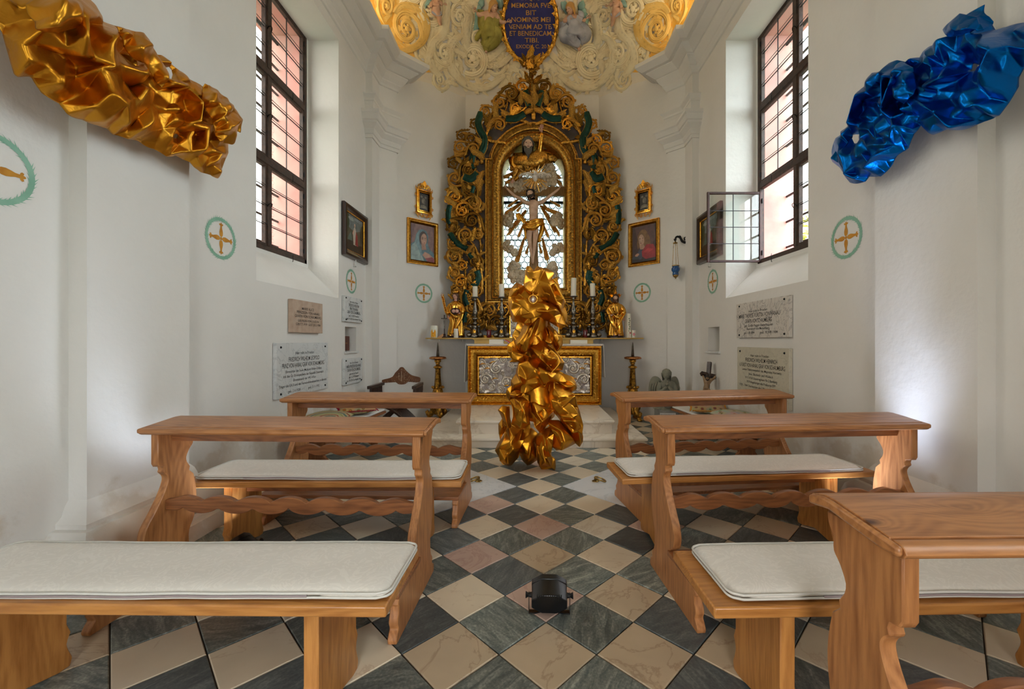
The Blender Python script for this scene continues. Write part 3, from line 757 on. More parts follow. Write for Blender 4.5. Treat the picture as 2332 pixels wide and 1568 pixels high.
def cushion(label, loc, rz, L=1.66, W=.36, x0=0, seed=1):
    t = local('seat_cushion', label, 'cushion', loc, rz, 'cream damask bench cushions')
    nx, ny = 64, 14; vs = []; fs = []; rr = .045
    r_ = random.Random(seed); ph = r_.uniform(0, 6)
    def outline(u, v):   # square -> rounded rectangle
        x = u * L / 2; y = v * W / 2
        cx = L / 2 - rr; cy = W / 2 - rr
        if abs(x) > cx and abs(y) > cy:
            dx = abs(x) - cx; dy = abs(y) - cy; m_ = max(dx, dy); l_ = sqrt(dx * dx + dy * dy)
            if l_ > 0: k = m_ / l_; x = math.copysign(cx + dx * k, x); y = math.copysign(cy + dy * k, y)
        return x, y
    def sk(q): return math.copysign(1 - (1 - abs(q)) ** 1.6, q)
    for side in (1, -1):
        for i in range(nx + 1):
            for j in range(ny + 1):
                u = -1 + 2 * i / nx; v = sk(-1 + 2 * j / ny); x, y = outline(u, v)
                e = (1 - abs(u) ** 40) * (1 - abs(v) ** 6); wob = .003 * noise.noise((x * 5 + ph, y * 5, side)) + .004 * sin(x * 3 + ph)
                z = .015 + wob + (.021 * e ** .6 if side > 0 else -.014 * e ** .4)
                vs.append((x, y, max(0.001, z)))
    M = (nx + 1) * (ny + 1)
    for s_ in (0, 1):
        for i in range(nx):
            for j in range(ny):
                a = s_ * M + i * (ny + 1) + j; q = (a, a + ny + 1, a + ny + 2, a + 1); fs.append(q if s_ == 0 else q[::-1])
    for i in range(nx):
        for j in (0, ny):
            a = i * (ny + 1) + j; b = a + ny + 1; fs.append((a, b, b + M, a + M))
    for j in range(ny):
        for i in (0, nx):
            a = i * (ny + 1) + j; fs.append((a, a + 1, a + 1 + M, a + M))
    MB().add(vs, fs).build('cushion_pad', DAMASK, t, smooth=True)
    for s_, dz in ((1, .008), (-1, -.006)):
        pts = []
        for i in range(160):
            q = i / 160; per = [(-1 + 8 * q, -1) if q < .25 else (1, -1 + 8 * (q - .25)) if q < .5 else (1 - 8 * (q - .5), 1) if q < .75 else (-1, 1 - 8 * (q - .75))][0]
            x, y = outline(*per); k = 1.003
            wob = .003 * noise.noise((x * 5 + ph, y * 5, 1)) + .004 * sin(x * 3 + ph)
            pts.append((x * k, y * k, max(.005, .015 + wob + dz)))
        MB().tube(pts, .0045, 6, closed=True).build('piping', PIPING, t, smooth=True)
    zp = [(-.62 * L / 2 + i * L * .05, -W / 2 - .003, .015 + .003 * noise.noise(((-.62 * L / 2 + i * L * .05) * 5 + ph, -W * 2.5, 1)) + .004 * sin((-.62 * L / 2 + i * L * .05) * 3 + ph)) for i in range(14)]
    MB().tube(zp, .004, 5).build('zip', ZIPM, t, smooth=True)
    return t
kneeler('pine kneeling desk of the left front row, before the altar steps', (-1.26, 3.36, 0), R(-2))
kneeler('pine kneeling desk left of the aisle in the second row', (-1.32, 2.20, 0), R(-2.2))
kneeler('pine kneeling desk of the right front row, beside the stone angel', (1.49, 3.50, 0), R(9))
kneeler('pine kneeling desk right of the aisle in the second row', (1.465, 2.30, 0), R(4.5))
kneeler('large pine kneeling desk in the lower right corner of the picture', (1.60, 0.965, 0), R(1.0))
bench('pine bench at the lower left edge with a long cream cushion', (-1.348, 1.585, 0), R(-.7))
bench('pine bench left of the aisle behind the left front desk', (-1.312, 2.80, 0), R(0.5))
bench('pine bench at the lower right behind the large near desk', (1.46, 1.59, 0), R(1.5))
bench('pine bench right of the aisle behind the right front desk', (1.42, 2.93, 0), R(5))
cushion('wide cream cushion along the bench at the lower left edge', (-1.33, 1.60, .478), R(-.7), 1.70, .36, seed=2)
cushion('cream cushion on the left bench of the front row', (-1.29, 2.82, .478), R(0.5), 1.66, .36, seed=5)
cushion('cream damask cushion partly behind the large near desk', (1.48, 1.60, .478), R(1.5), 1.64, .35, seed=9)
cushion('cream cushion on the right bench of the front row', (1.41, 2.93, .478), R(5), 1.62, .36, seed=12)
# ------------------------------------------------------------------ carved acanthus ornament
def leaf_into(mb, x, y, ang, L, W, bend=0.0, lift=0.3, z0=0.0, rows=7, lobes=3.0, mirror=1):
    """a lobed leaf laid in the local xy plane with raised midrib and tip curling up"""
    vs = []; fs = []; px, py, a = x, y, ang; st = L / rows
    for i in range(rows + 1):
        t = i / rows
        w = W * (sin(pi * min(1, (t * .92 + .06)) ** .75) * (1 + .32 * cos(2 * pi * lobes * t)) + .02)
        nx, ny = -sin(a), cos(a)
        zc = z0 + lift * L * (t ** 1.5) * (1 if t < .8 else 1 - (t - .8) * 1.5)
        for k, q in enumerate((-1, -.45, 0, .45, 1)):
            zz = zc + W * (.30, .02, .32, .02, .30)[k] * (1 - t * .5) * (.25 if abs(q) == 1 else 1)
            fwd = -abs(q) * W * .25
            vs.append((px + nx * w * q + cos(a) * fwd, py + ny * w * q + sin(a) * fwd, zz))
        a += bend / rows; px += cos(a) * st; py += sin(a) * st
    for i in range(rows):
        for k in range(4):
            b = i * 5 + k; fs.append((b, b + 1, b + 6, b + 5))
    mb.add(vs, fs)
def make_leaf(seed, mat, lobes=4):
    """acanthus spray of unit length pointing +y, with side lobes"""
    r = random.Random(seed); mb = MB(); bend = r.uniform(-.9, .9)
    a = pi / 2; x = y = 0; n = lobes; st = .8 / n
    leaf_into(mb, 0, 0, pi / 2, 1.0, .19, bend, .34, .02, 8, 3.5)
    for i in range(n):
        a += bend / n; x += cos(a) * st * .85; y += sin(a) * st * .85
        for s in (-1, 1):
            leaf_into(mb, x - cos(a) * .1, y - sin(a) * .1, a + s * (.75 - .1 * i), .44 * (1 - i / n * .45), .125, -s * 1.2, .42, .02 + .05 * i, 5, 2.0)
    return mb.mesh('acanthus_leaf', mat, smooth=True)
def make_scroll(seed, mat, turns=1.75, leaves=True):
    r = random.Random(seed); mb = MB(); pts = []; rs = []; n = 34
    tail = [(1.0 - .25 * q * q * 1.0, -1.5 + 1.5 * q) for q in [i / 6 for i in range(6)]]
    for i, (x, y) in enumerate(tail): pts.append((1.0 + .12 * (1 - i / 6) ** 2, y, .02 + .02 * i)); rs.append(.12 + .014 * i)
    for i in range(n + 1):
        t = i / n; th = t * turns * 2 * pi; rad = math.exp(-1.35 * t) * (1 - .12 * t)
        pts.append((rad * cos(th), rad * sin(th), .14 + .22 * t)); rs.append(.20 * (1 - .58 * t))
    mb.tube(pts, rs, 6, up=(0, 0, 1), flat=.8)
    # fluting ridge on top of the stem
    mb.tube([(x, y, z + rr * .8) for (x, y, z), rr in zip(pts, rs)], [q * .35 for q in rs], 4)
    mb.ball((0, 0, .42), .15, (1, 1, .8), 8, 5)
    for k in range(5):
        q = 2 * pi * k / 5; mb.ball((.17 * cos(q), .17 * sin(q), .38), .085, (1, 1, .7), 6, 4)
    if leaves:
        for i in range(2, n - 8, 4):
            t = i / n; th = t * turns * 2 * pi; rad = math.exp(-1.35 * t)
            leaf_into(mb, rad * cos(th) * 1.05, rad * sin(th) * 1.05, th + .75, .62 * (1 - .55 * t), .18 * (1 - .4 * t), 1.3, .35, .12, 5, 2)
        for i in range(4, n - 12, 6):
            t = i / n; th = t * turns * 2 * pi; rad = math.exp(-1.35 * t)
            leaf_into(mb, rad * cos(th) * .9, rad * sin(th) * .9, th + pi * .82, .46 * (1 - .5 * t), .15, .9, .5, .16, 5, 2)
        for y in (-1.3, -.8, -.3):
            for s in (-1, 1): leaf_into(mb, 1.05, y, pi / 2 - s * .6, .62, .16, s * 1.1, .3, .04, 5, 2)
    return mb.mesh('acanthus_scroll', mat, smooth=True)
def place(mesh, parent, p, rt, up, n, ang, sx, sy=None, sz=None, name=None, mirror=False):
    sy = sy or sx; sz = sz or sx
    c, s = cos(ang), sin(ang)
    X = (rt * c + up * s) * (sx * (-1 if mirror else 1)); Y = (up * c - rt * s) * sy; Z = n * sz
    m = Matrix(((X.x, Y.x, Z.x, p.x), (X.y, Y.y, Z.y, p.y), (X.z, Y.z, Z.z, p.z), (0, 0, 0, 1)))
    o = bpy.data.objects.new(name or mesh.name.split('.')[0], mesh); COL.objects.link(o); o.parent = parent
    o.matrix_parent_inverse = WM.get(parent.name, Matrix()).inverted(); o.matrix_basis = m
    return o
EX, EZ, EN = Vector((1, 0, 0)), Vector((0, 0, 1)), Vector((0, -1, 0))
GILTD = gold('shaded_gilding', srgb(160, 116, 46), srgb(70, 50, 22), 0.38)  # darker gilding for some leaves, scrolls and fittings
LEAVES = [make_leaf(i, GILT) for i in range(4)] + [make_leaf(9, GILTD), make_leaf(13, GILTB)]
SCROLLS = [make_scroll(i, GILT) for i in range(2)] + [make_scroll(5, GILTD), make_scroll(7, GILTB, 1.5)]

DR = 7.62; KX = DR / F; CX = 1215
ret = thing('altar_retable', 'tall arched gilded altar surround of carved acanthus scrolls and green ribbons', 'altarpiece', (P(CX, 776, DR).x, DR, 1.41))
def RP(px, py, h=0.0): return P(px, py, DR) + Vector((0, -h, 0))
outl = [(1048, 765), (1036, 740), (1030, 700), (1024, 650), (1019, 600), (1018, 545), (1019, 480), (1026, 420), (1038, 372), (1056, 328), (1078, 290), (1103, 258), (1130, 228), (1160, 205), (1190, 190), (1215, 184)]
full = outl + [(2 * CX - x, y) for x, y in outl[::-1][1:]]
inner = [(1215 + 84 * cos(a), 397 - 84 * sin(a)) for a in [pi * i / 16 for i in range(17)]] + [(1131, 668), (1299, 668)]
bb = [(CX + (x - CX) * .945, 480 + (y - 480) * .955) for x, y in full]
BACK = simple('dusky_grey_backboard', srgb(92, 84, 84), 0.8, col2=srgb(60, 52, 44), scale=6)  # dark sheet standing in for shade on the wall between the leaves
poly_slab(bb, [inner], lambda x, y, t: tuple(RP(x, y, t)), -.05, 0.0).build('backboard', BACK, ret)
# inner arched frame
def archpx(hw, zs, yb, n=28): return [(CX - hw, yb)] + [(CX - hw * cos(pi * i / n), zs - hw * sin(pi * i / n)) for i in range(n + 1)] + [(CX + hw, yb)]
def px2(poly): return [((x - VX) * KX, H - (y - VY) * KX) for x, y in poly]
fnR = lambda a, b, h: (a, DR - h, b)
op = px2(archpx(70.5, 397, 655))
prof1 = [(0, -.42), (0, .03), (.015, .05), (.03, .05), (.04, .03), (.07, .065), (.11, .082), (.15, .07), (.18, .035), (.185, .06), (.205, .065), (.21, .03), (.21, -.02)]
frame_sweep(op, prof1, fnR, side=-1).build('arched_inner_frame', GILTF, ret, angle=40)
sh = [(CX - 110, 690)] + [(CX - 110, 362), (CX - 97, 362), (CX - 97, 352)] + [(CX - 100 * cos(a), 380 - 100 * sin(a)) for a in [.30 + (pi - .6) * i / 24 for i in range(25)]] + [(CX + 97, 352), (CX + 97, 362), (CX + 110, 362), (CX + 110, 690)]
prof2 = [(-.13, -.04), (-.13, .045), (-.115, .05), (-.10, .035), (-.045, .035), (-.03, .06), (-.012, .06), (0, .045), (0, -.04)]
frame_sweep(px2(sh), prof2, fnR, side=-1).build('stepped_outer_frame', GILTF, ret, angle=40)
# carved leaves along both mouldings
rg = random.Random(3)
def along(poly, step, closed=True):
    out = []; carry = 0; n = len(poly)
    for i in range(n if closed else n - 1):
        a = Vector(poly[i]).to_2d(); b = Vector(poly[(i + 1) % n]).to_2d(); L = (b - a).length
        s = carry
        while s < L: out.append((a + (b - a) * (s / max(L, 1e-6)), (b - a).normalized())); s += step
        carry = s - L
    return out
cl = MB(); leaf_into(cl, 0, 0, pi / 2, 1, .3, 1.2, .3, 0, 5, 2); leaf_into(cl, 0, .1, pi / 2 + .9, .7, .2, -1.4, .3, 0, 4, 2); leaf_into(cl, 0, .1, pi / 2 - .9, .7, .2, 1.4, .3, 0, 4, 2)
CLM = cl.mesh('carved_frame_leaf', GILTB, smooth=True)
for q, d_ in along(px2(archpx(83.5, 397, 668)), .052):
    t = atan2(d_.y, d_.x) - pi / 2
    place(CLM, ret, Vector((q.x, DR - .07, q.y)), EX, EZ, EN, t + rg.uniform(-.5, .5), .062, .062, .07, mirror=rg.random() < .5)
bd = MB()
for q, d_ in along(px2([(x + (3 if x < CX else -3) * 0, y) for x, y in archpx(103.5, 385, 683)]), .026): bd.ball((q.x, DR - .042, q.y), .011, (1, 1, 1), 6, 4)
tag(bd.build('beaded_border', GILTB, ret, smooth=True), kind='stuff')
# scrolls: zoomed-picture centres of the left half, mirrored to the right
Z1 = lambda x, y: (980 + x / 2.613, 160 + y / 2.613)
SC = [(548, 112, 42, 2.2, 0), (480, 152, 46, .6, 1), (415, 200, 44, 2.0, 0), (510, 235, 34, 3.6, 1), (330, 258, 34, 2.4, 0), (412, 335, 38, .4, 1), (268, 330, 30, 2.6, 0), (248, 420, 38, 2.2, 1),
      (190, 400, 30, 2.8, 0), (262, 480, 34, .9, 1), (180, 470, 34, 2.6, 0), (232, 600, 50, 1.2, 1), (142, 560, 34, 2.8, 0), (150, 650, 42, 3.0, 1), (275, 640, 30, .5, 0),
      (240, 725, 40, 1.0, 0), (150, 760, 48, 2.4, 1), (262, 800, 46, .3, 1), (195, 840, 46, 2.0, 0), (130, 850, 34, 3.0, 1), (250, 900, 48, 1.4, 0), (142, 935, 42, 2.6, 0),
      (285, 985, 32, .4, 1), (215, 985, 42, 1.9, 1), (140, 1030, 34, 2.9, 1), (150, 1115, 54, 2.2, 0), (235, 1080, 34, .9, 1), (270, 1140, 44, .4, 0), (195, 1165, 36, 1.7, 1),
      (150, 1210, 40, 2.6, 1), (255, 1240, 40, .9, 0), (185, 1265, 36, 1.8, 0), (280, 1320, 34, .4, 1), (160, 1320, 34, 2.6, 0), (225, 1345, 34, 1.3, 1), (250, 1420, 44, .8, 0), (180, 1400, 34, 2.2, 1),
      (350, 1430, 46, 1.2, 1), (430, 1420, 38, .4, 0), (300, 1490, 44, 1.8, 0), (400, 1500, 40, .9, 1), (500, 1440, 38, 1.4, 0), (220, 1490, 36, 2.4, 1), (480, 1510, 38, 2.2, 1), (570, 1490, 36, .6, 0)]
halfpoly = full
def in_ring(x, y):
    if not pip(x, y, full): return False
    if abs(x - CX) < 114 and 380 < y < 695: return False
    if y <= 380 and (x - CX) ** 2 + (y - 380) ** 2 < 106 ** 2: return False
    return True
centers = []
for (zx, zy, zr, an, mi) in SC:
    x, y = Z1(zx, zy); r_ = zr / 2.613
    for side in (0, 1):
        xx = x if side == 0 else 2 * CX - x
        if xx > 1205 and xx < 1225 and side: continue
        me = SCROLLS[rg.choice((0, 0, 1, 1, 2, 3))]
        a = an - 1.2 if side == 0 else -(an - 1.2)
        place(me, ret, RP(xx, y, .015 + rg.uniform(0, .04)), EX, EZ, EN, a, r_ * KX * 1.12, r_ * KX * 1.12, r_ * KX * 1.1, mirror=(mi == 1) ^ (side == 1))
        centers.append((xx, y, r_))
# leaves springing outwards between the scrolls
nl = 0; tries = 0; lv = []
while nl < 250 and tries < 9000:
    tries += 1
    x = rg.uniform(1018, CX); y = rg.uniform(184, 768)
    if not in_ring(x, y): continue
    if any((x - a) ** 2 + (y - b) ** 2 < (c * .45) ** 2 for a, b, c in centers): continue
    if any((x - a) ** 2 + (y - b) ** 2 < 7.5 ** 2 for a, b in lv): continue
    lv.append((x, y))
    if y > 380: dirn = atan2(1.0, (x - 1065) * .03 - .1)
    else:
        dirn = atan2((400 - y), (x - CX)) + rg.choice((-.7, .7, 0))
    dirn += rg.uniform(-.8, .8) - pi / 2
    L = rg.uniform(22, 40) * KX; me = LEAVES[rg.choice((0, 1, 2, 3, 0, 1, 4, 4, 5))]
    ex, ey = x + cos(dirn + pi / 2) * L / KX * .9, y - sin(dirn + pi / 2) * L / KX * .9
    if not in_ring(ex, ey): L *= .55
    for side in (0, 1):
        if side == 0: place(me, ret, RP(x, y, .01 + rg.uniform(0, .05)), EX, EZ, EN, dirn, L, L, L * 1.1)
        else: place(me, ret, RP(2 * CX - x, y, .01 + rg.uniform(0, .05)), EX, EZ, EN, -dirn, L, L, L * 1.1, mirror=True)
        nl += 1
# long stems
STEMS = [[(330, 1500), (300, 1400), (255, 1300), (290, 1180), (300, 1040), (260, 930), (175, 900)], [(300, 1500), (230, 1380), (200, 1300), (210, 1200), (180, 1130)],
         [(310, 1330), (305, 1200), (270, 1060), (200, 990), (130, 980)], [(300, 1000), (290, 880), (230, 780), (150, 700)], [(300, 850), (240, 700), (200, 620), (175, 520)],
         [(270, 700), (215, 560), (190, 450)], [(310, 560), (300, 470), (330, 400), (370, 320), (440, 260), (465, 170)], [(450, 440), (330, 420), (270, 360)], [(600, 330), (520, 300), (420, 300), (350, 360)], [(612, 300), (604, 200), (598, 100)], [(612, 260), (580, 150), (540, 80)], [(340, 1540), (330, 1430), (400, 1380), (520, 1390)]]
for st_ in STEMS:
    for side in (0, 1):
        pts = catmull([Z1(*q) for q in st_], 6); n = len(pts)
        pts = [(x if side == 0 else 2 * CX - x, y) for x, y in pts]
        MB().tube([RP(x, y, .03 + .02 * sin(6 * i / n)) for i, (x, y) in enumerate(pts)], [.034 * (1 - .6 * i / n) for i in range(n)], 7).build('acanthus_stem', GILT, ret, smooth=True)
# green ribbons winding through
GREEN = simple('green_lustre_glaze', srgb(10, 62, 50), 0.3, 0.55, col2=srgb(8, 44, 34), scale=14, bump=0.6, bscale=45)
RIB = [([(306, 265), (288, 320), (300, 370), (322, 410), (322, 460), (305, 500)], 15), ([(262, 505), (250, 560), (262, 600)], 13), ([(205, 640), (245, 655), (280, 620)], 17), ([(122, 812), (112, 860), (118, 925)], 12), ([(122, 975), (150, 1020), (190, 1050), (225, 1068)], 13),
       ([(235, 1095), (255, 1125)], 10), ([(275, 1200), (285, 1240), (262, 1290)], 17), ([(222, 1310), (210, 1360), (225, 1400)], 12), ([(452, 300), (510, 300), (560, 272)], 15), ([(562, 140), (580, 190), (592, 230)], 15), ([(215, 1440), (205, 1500)], 12), ([(250, 740), (262, 700)], 10)]
for pts, w_ in RIB:
    for side in (0, 1):
        c = [Z1(*q) for q in catmull(pts, 5)]; c = [(x if side == 0 else 2 * CX - x, y) for x, y in c]; n = len(c); mb = MB(); vs = []; e1 = []; e2 = []
        for i, (x, y) in enumerate(c):
            a = Vector(c[min(i + 1, n - 1)]) - Vector(c[max(i - 1, 0)]); a.normalize(); w = w_ / 2.613 * 1.3
            for k, q in enumerate((-1, -.5, 0, .5, 1)):
                vs.append(tuple(RP(x - a.y * w * q, y + a.x * w * q, .085 + .03 * (1 - q * q) + .004 * (i % 2))))
            e1.append(RP(x - a.y * w, y + a.x * w, .058)); e2.append(RP(x + a.y * w, y - a.x * w, .058))
        fs = [(i * 5 + k, i * 5 + k + 1, i * 5 + k + 6, i * 5 + k + 5) for i in range(n - 1) for k in range(4)]
        rb = mb.add(vs, fs).build('green_ribbon', GREEN, ret, smooth=True)
        MB().tube(e1, .009, 5).tube(e2, .009, 5).build('gilt_rim', GILT, rb, smooth=True)
# finial hook and flower boss above
MB().tube([P(1211, 200, 7.6), P(1210, 176, 7.55), P(1213, 168, 7.45), P(1209, 160, 7.4)], [.05, .04, .035, .02], 8).build('finial_stem', GILTB, ret, smooth=True)
for sx in (-1, 1):
    place(LEAVES[5], ret, P(1211 + 4 * sx, 190, 7.5), EX, EZ, EN, -sx * .7, .22)
    place(LEAVES[0], ret, P(1215 + 2 * sx, 246, 7.54), EX, EZ, EN, -sx * .3, .32)
# ------------------------------------------------------------------ figures
SKIN = simple('painted_flesh', srgb(212, 178, 152), 0.5, col2=srgb(186, 148, 122), scale=12)
SKINR = simple('painted_rosy_flesh', srgb(214, 170, 150), 0.5, col2=srgb(200, 146, 128), scale=16)
HAIRD = simple('dark_brown_hair', srgb(38, 28, 22), 0.55, bump=.6, bscale=60)
HAIRB = simple('chestnut_hair', srgb(92, 60, 36), 0.55, bump=.6, bscale=60)
GREYB = simple('grey_beard', srgb(84, 80, 74), 0.6, bump=.6, bscale=60)
EYE = simple('painted_eye', srgb(40, 26, 20), 0.4)
LIP = simple('painted_lip', srgb(150, 84, 74), 0.5)
def skin(name, nodes, edges, mat, parent, sub=2, root=0):
    """nodes: list of (vec, radius or (rx, ry)); one continuous skinned surface"""
    m = bpy.data.meshes.new(name); m.from_pydata([tuple(n[0]) for n in nodes], edges, []); m.materials.append(mat)
    o = bpy.data.objects.new(name, m); COL.objects.link(o)
    if parent is not None: setpar(o, parent)
    md = o.modifiers.new('skin', 'SKIN'); md.use_smooth_shade = True
    if not m.skin_vertices: 
        bm = bmesh.new(); bm.from_mesh(m); bm.verts.layers.skin.verify(); bm.to_mesh(m); bm.free()
    for i, sv in enumerate(m.skin_vertices[0].data):
        r_ = nodes[i][1]; sv.radius = r_ if isinstance(r_, tuple) else (r_, r_); sv.use_root = (i == root)
    s = o.modifiers.new('subdivision', 'SUBSURF'); s.levels = sub; s.render_levels = sub
    return o
def basis(face, up=(0, 0, 1)):
    f = Vector(face).normalized(); u = Vector(up); r_ = f.cross(u)
    if r_.length < 1e-4: r_ = Vector((1, 0, 0))
    r_.normalize(); u = r_.cross(f).normalized()
    return r_, f, u      # right-ish, forward, up
def head(parent, c, r, face=(0, -1, 0), up=(0, 0, 1), skinm=None, hairm=None, beard=None, hair='long', name='face'):
    """a head of half-height r: skull, brow, nose, chin, ears, eyes, mouth, hair"""
    skinm = skinm or SKIN; rt, f, u = basis(face, up); c = Vector(c)
    mp = lambda x, y, z: tuple(c + rt * (x * r) + f * (y * r) + u * (z * r))
    def addmapped(mb, k0): mb.v[k0:] = [mp(*v) for v in mb.v[k0:]]
    m = MB(); n, q = 20, 16; vs = []; fs = []
    for j in range(q + 1):
        th = pi * j / q
        for i in range(n):
            a = 2 * pi * i / n; x = sin(th) * cos(a); y = sin(th) * sin(a); z = cos(th)
            w = .74 if z > -.1 else .74 - .26 * (-z - .1) ** 1.1
            X, Y, Z = x * w, y * .86, z
            if y > 0:
                if -.15 < z < .15: Y -= .07 * max(0, 1 - abs(abs(x) - .38) * 5)
                if z < -.55 and abs(x) < .4: Y += .06
            else:
                if z < -.3: Y *= .75
            vs.append((X, Y, Z))
    for j in range(q):
        for i in range(n): k = (i + 1) % n; fs.append((j * n + i, j * n + k, (j + 1) * n + k, (j + 1) * n + i))
    m.add(vs, fs)
    m.add([(0, .80, .08), (-.13, .80, -.26), (.13, .80, -.26), (0, 1.08, -.24), (0, .86, .02), (0, .84, -.32)], [(0, 1, 3), (0, 3, 2), (1, 5, 3), (5, 2, 3)])   # nose
    for s in (-1, 1):
        m.ball((s * .27, .72, .13), .17, (1.2, .5, .45), 8, 5)      # brow
        m.ball((s * .72, -.02, -.08), .17, (.4, .7, 1.2), 8, 5)     # ear
        m.ball((s * .34, .62, -.22), .2, (1, .6, .8), 8, 5)         # cheek
    m.ball((0, .72, -.70), .17, (1.2, .7, .8), 8, 5)
    addmapped(m, 0); m.build(name, skinm, parent, smooth=True)
    e = MB()
    for s in (-1, 1): e.ball((s * .27, .74, -.01), .09, (1.3, .6, .7), 8, 5)
    addmapped(e, 0); e.build('eyes', EYE, parent, smooth=True)
    l_ = MB().ball((0, .76, -.46), .13, (1.5, .5, .4), 8, 5); addmapped(l_, 0); l_.build('mouth', LIP, parent, smooth=True)
    if hairm:
        h = MB(); vs = []; fs = []; n, q = 22, 10
        for j in range(q + 1):
            t = j / q
            for i in range(n):
                a = 2 * pi * i / n; fr = max(0, sin(a))       # sin>0: face side
                low = (.42 if hair != 'bald' else .2) * fr ** .6 + (-1.25 if hair == 'long' else -.35) * (1 - fr ** .6)
                z = 1.12 + (low - 1.12) * t; zz = max(-.99, min(.995, z / 1.12)); rr = sqrt(max(0, 1 - zz * zz)) if z > 0 else 1.0 - .12 * z * -1
                wv = 1 + .07 * sin(7 * a + 9 * t) + .05 * sin(13 * t + 3 * a)
                vs.append((cos(a) * rr * .88 * wv, sin(a) * rr * (.92 if fr > 0 else 1.0) * wv - .04, z))
        for j in range(q):
            for i in range(n): k = (i + 1) % n; fs.append((j * n + i, j * n + k, (j + 1) * n + k, (j + 1) * n + i))
        fs.append(tuple(range(n)))
        h.add(vs, fs); addmapped(h, 0); h.build('hair', hairm, parent, smooth=True)
    if beard:
        b = MB(); L = beard if isinstance(beard, (int, float)) else 1.0
        for k in range(9):
            s = (k - 4) / 4; b.tube([(s * .5, .62 - .25 * abs(s), -.38 - .1 * (1 - abs(s))), (s * .42, .78 - .25 * abs(s), -.75 - .2 * L), (s * .2 + .06 * sin(k * 2), .72 - .2 * abs(s), -.85 - L * (1.0 - .5 * abs(s)))], [.15, .17, .03], 6)
        addmapped(b, 0); b.build('beard', GREYB if L > 1.2 else (hairm or HAIRD), parent, smooth=True)
def hand_into(m, c, d, palm, s):
    """five-fingered hand: wrist at c, pointing along d, palm normal, hand length s"""
    d = Vector(d).normalized(); p = Vector(palm); sd = d.cross(p).normalized(); p = sd.cross(d).normalized(); c = Vector(c)
    m.tube([c, c + d * s * .25, c + d * s * .5], [s * .16, s * .22, s * .18], 8, up=tuple(sd), flat=.55)
    for k, (o, L) in enumerate(((-.17, .36), (-.06, .46), (.06, .44), (.17, .38))):
        b = c + d * s * .46 + sd * (o * s)
        m.tube([b, b + d * s * L * .5 + p * s * .05, b + d * s * L * .9 + p * s * .16], [s * .06, s * .052, s * .035], 6)
    b = c + d * s * .12 - sd * s * .15
    m.tube([b, b + d * s * .22 - sd * s * .16 + p * s * .05, b + d * s * .42 - sd * s * .18 + p * s * .1], [s * .075, s * .06, s * .04], 6)
def robe(parent, base, hgt, r0, r1, mat, folds=11, seed=0, name='robe', lean=0.0, sc=(1, .75), shoulder=None, amp=.16):
    """draped garment: radii bottom r0, waist r1; folds deepen to the hem"""
    m = MB(); vs = []; fs = []; n = 72; q = 26; r_ = random.Random(seed); ph = [r_.uniform(0, 6) for _ in range(4)]
    sh = shoulder or r1 * 1.25
    for j in range(q + 1):
        t = j / q
        if t < .62: rr = r0 + (r1 - r0) * (t / .62) ** .8
        elif t < .86: rr = r1 + (sh - r1) * ((t - .62) / .24)
        else: rr = sh * (1 - ((t - .86) / .14) ** 1.6 * .72)
        am = amp * (1 - t) ** .7 + .035
        for i in range(n):
            a = 2 * pi * i / n
            k = 1 + am * (abs(sin(folds * .5 * a + ph[0] + 1.8 * t + .6 * sin(3 * a + ph[1]))) * 1.3 - .6) + .05 * sin(2 * a + ph[2] + 6 * t) + .04 * sin(17 * a + 10 * t + 3 * sin(2 * a)) * (1 - t * .5)
            vs.append((base[0] + cos(a) * rr * k * sc[0] + lean * t * hgt, base[1] + sin(a) * rr * k * sc[1], base[2] + t * hgt + .012 * hgt * sin(5 * a + ph[3]) * (1 - t)))
    for j in range(q):
        for i in range(n): k = (i + 1) % n; fs.append((j * n + i, j * n + k, (j + 1) * n + k, (j + 1) * n + i))
    fs += [tuple(range(n))[::-1], tuple(range(q * n, q * n + n))]
    return m.add(vs, fs).build(name, mat, parent, smooth=True)
def drape(parent, pts, w, mat, n=14, amp=.3, name='drapery', up=(0, -1, 0), folds=4, seed=0):
    """a twisted swag of cloth along a path"""
    c = catmull([tuple(p) for p in pts], 5); k = len(c); m = MB(); vs = []; fs = []
    for i, p in enumerate(c):
        d = Vector(c[min(i + 1, k - 1)]) - Vector(c[max(0, i - 1)]); d.normalize(); a = d.cross(Vector(up)).normalized(); b = a.cross(d).normalized()
        ww = (w[0] + (w[1] - w[0]) * i / k) if isinstance(w, tuple) else w
        for j in range(n):
            t = 2 * pi * j / n; rr = ww * (1 + amp * sin(folds * t + i * .35 + seed) * .6 + amp * .5 * sin(9 * t + seed))
            vs.append(tuple(Vector(p) + a * cos(t) * rr + b * sin(t) * rr * .5))
    for i in range(k - 1):
        for j in range(n): q = (j + 1) % n; fs.append((i * n + j, i * n + q, (i + 1) * n + q, (i + 1) * n + j))
    fs += [tuple(range(n))[::-1], tuple(range((k - 1) * n, k * n))]
    return m.add(vs, fs).build(name, mat, parent, smooth=True)
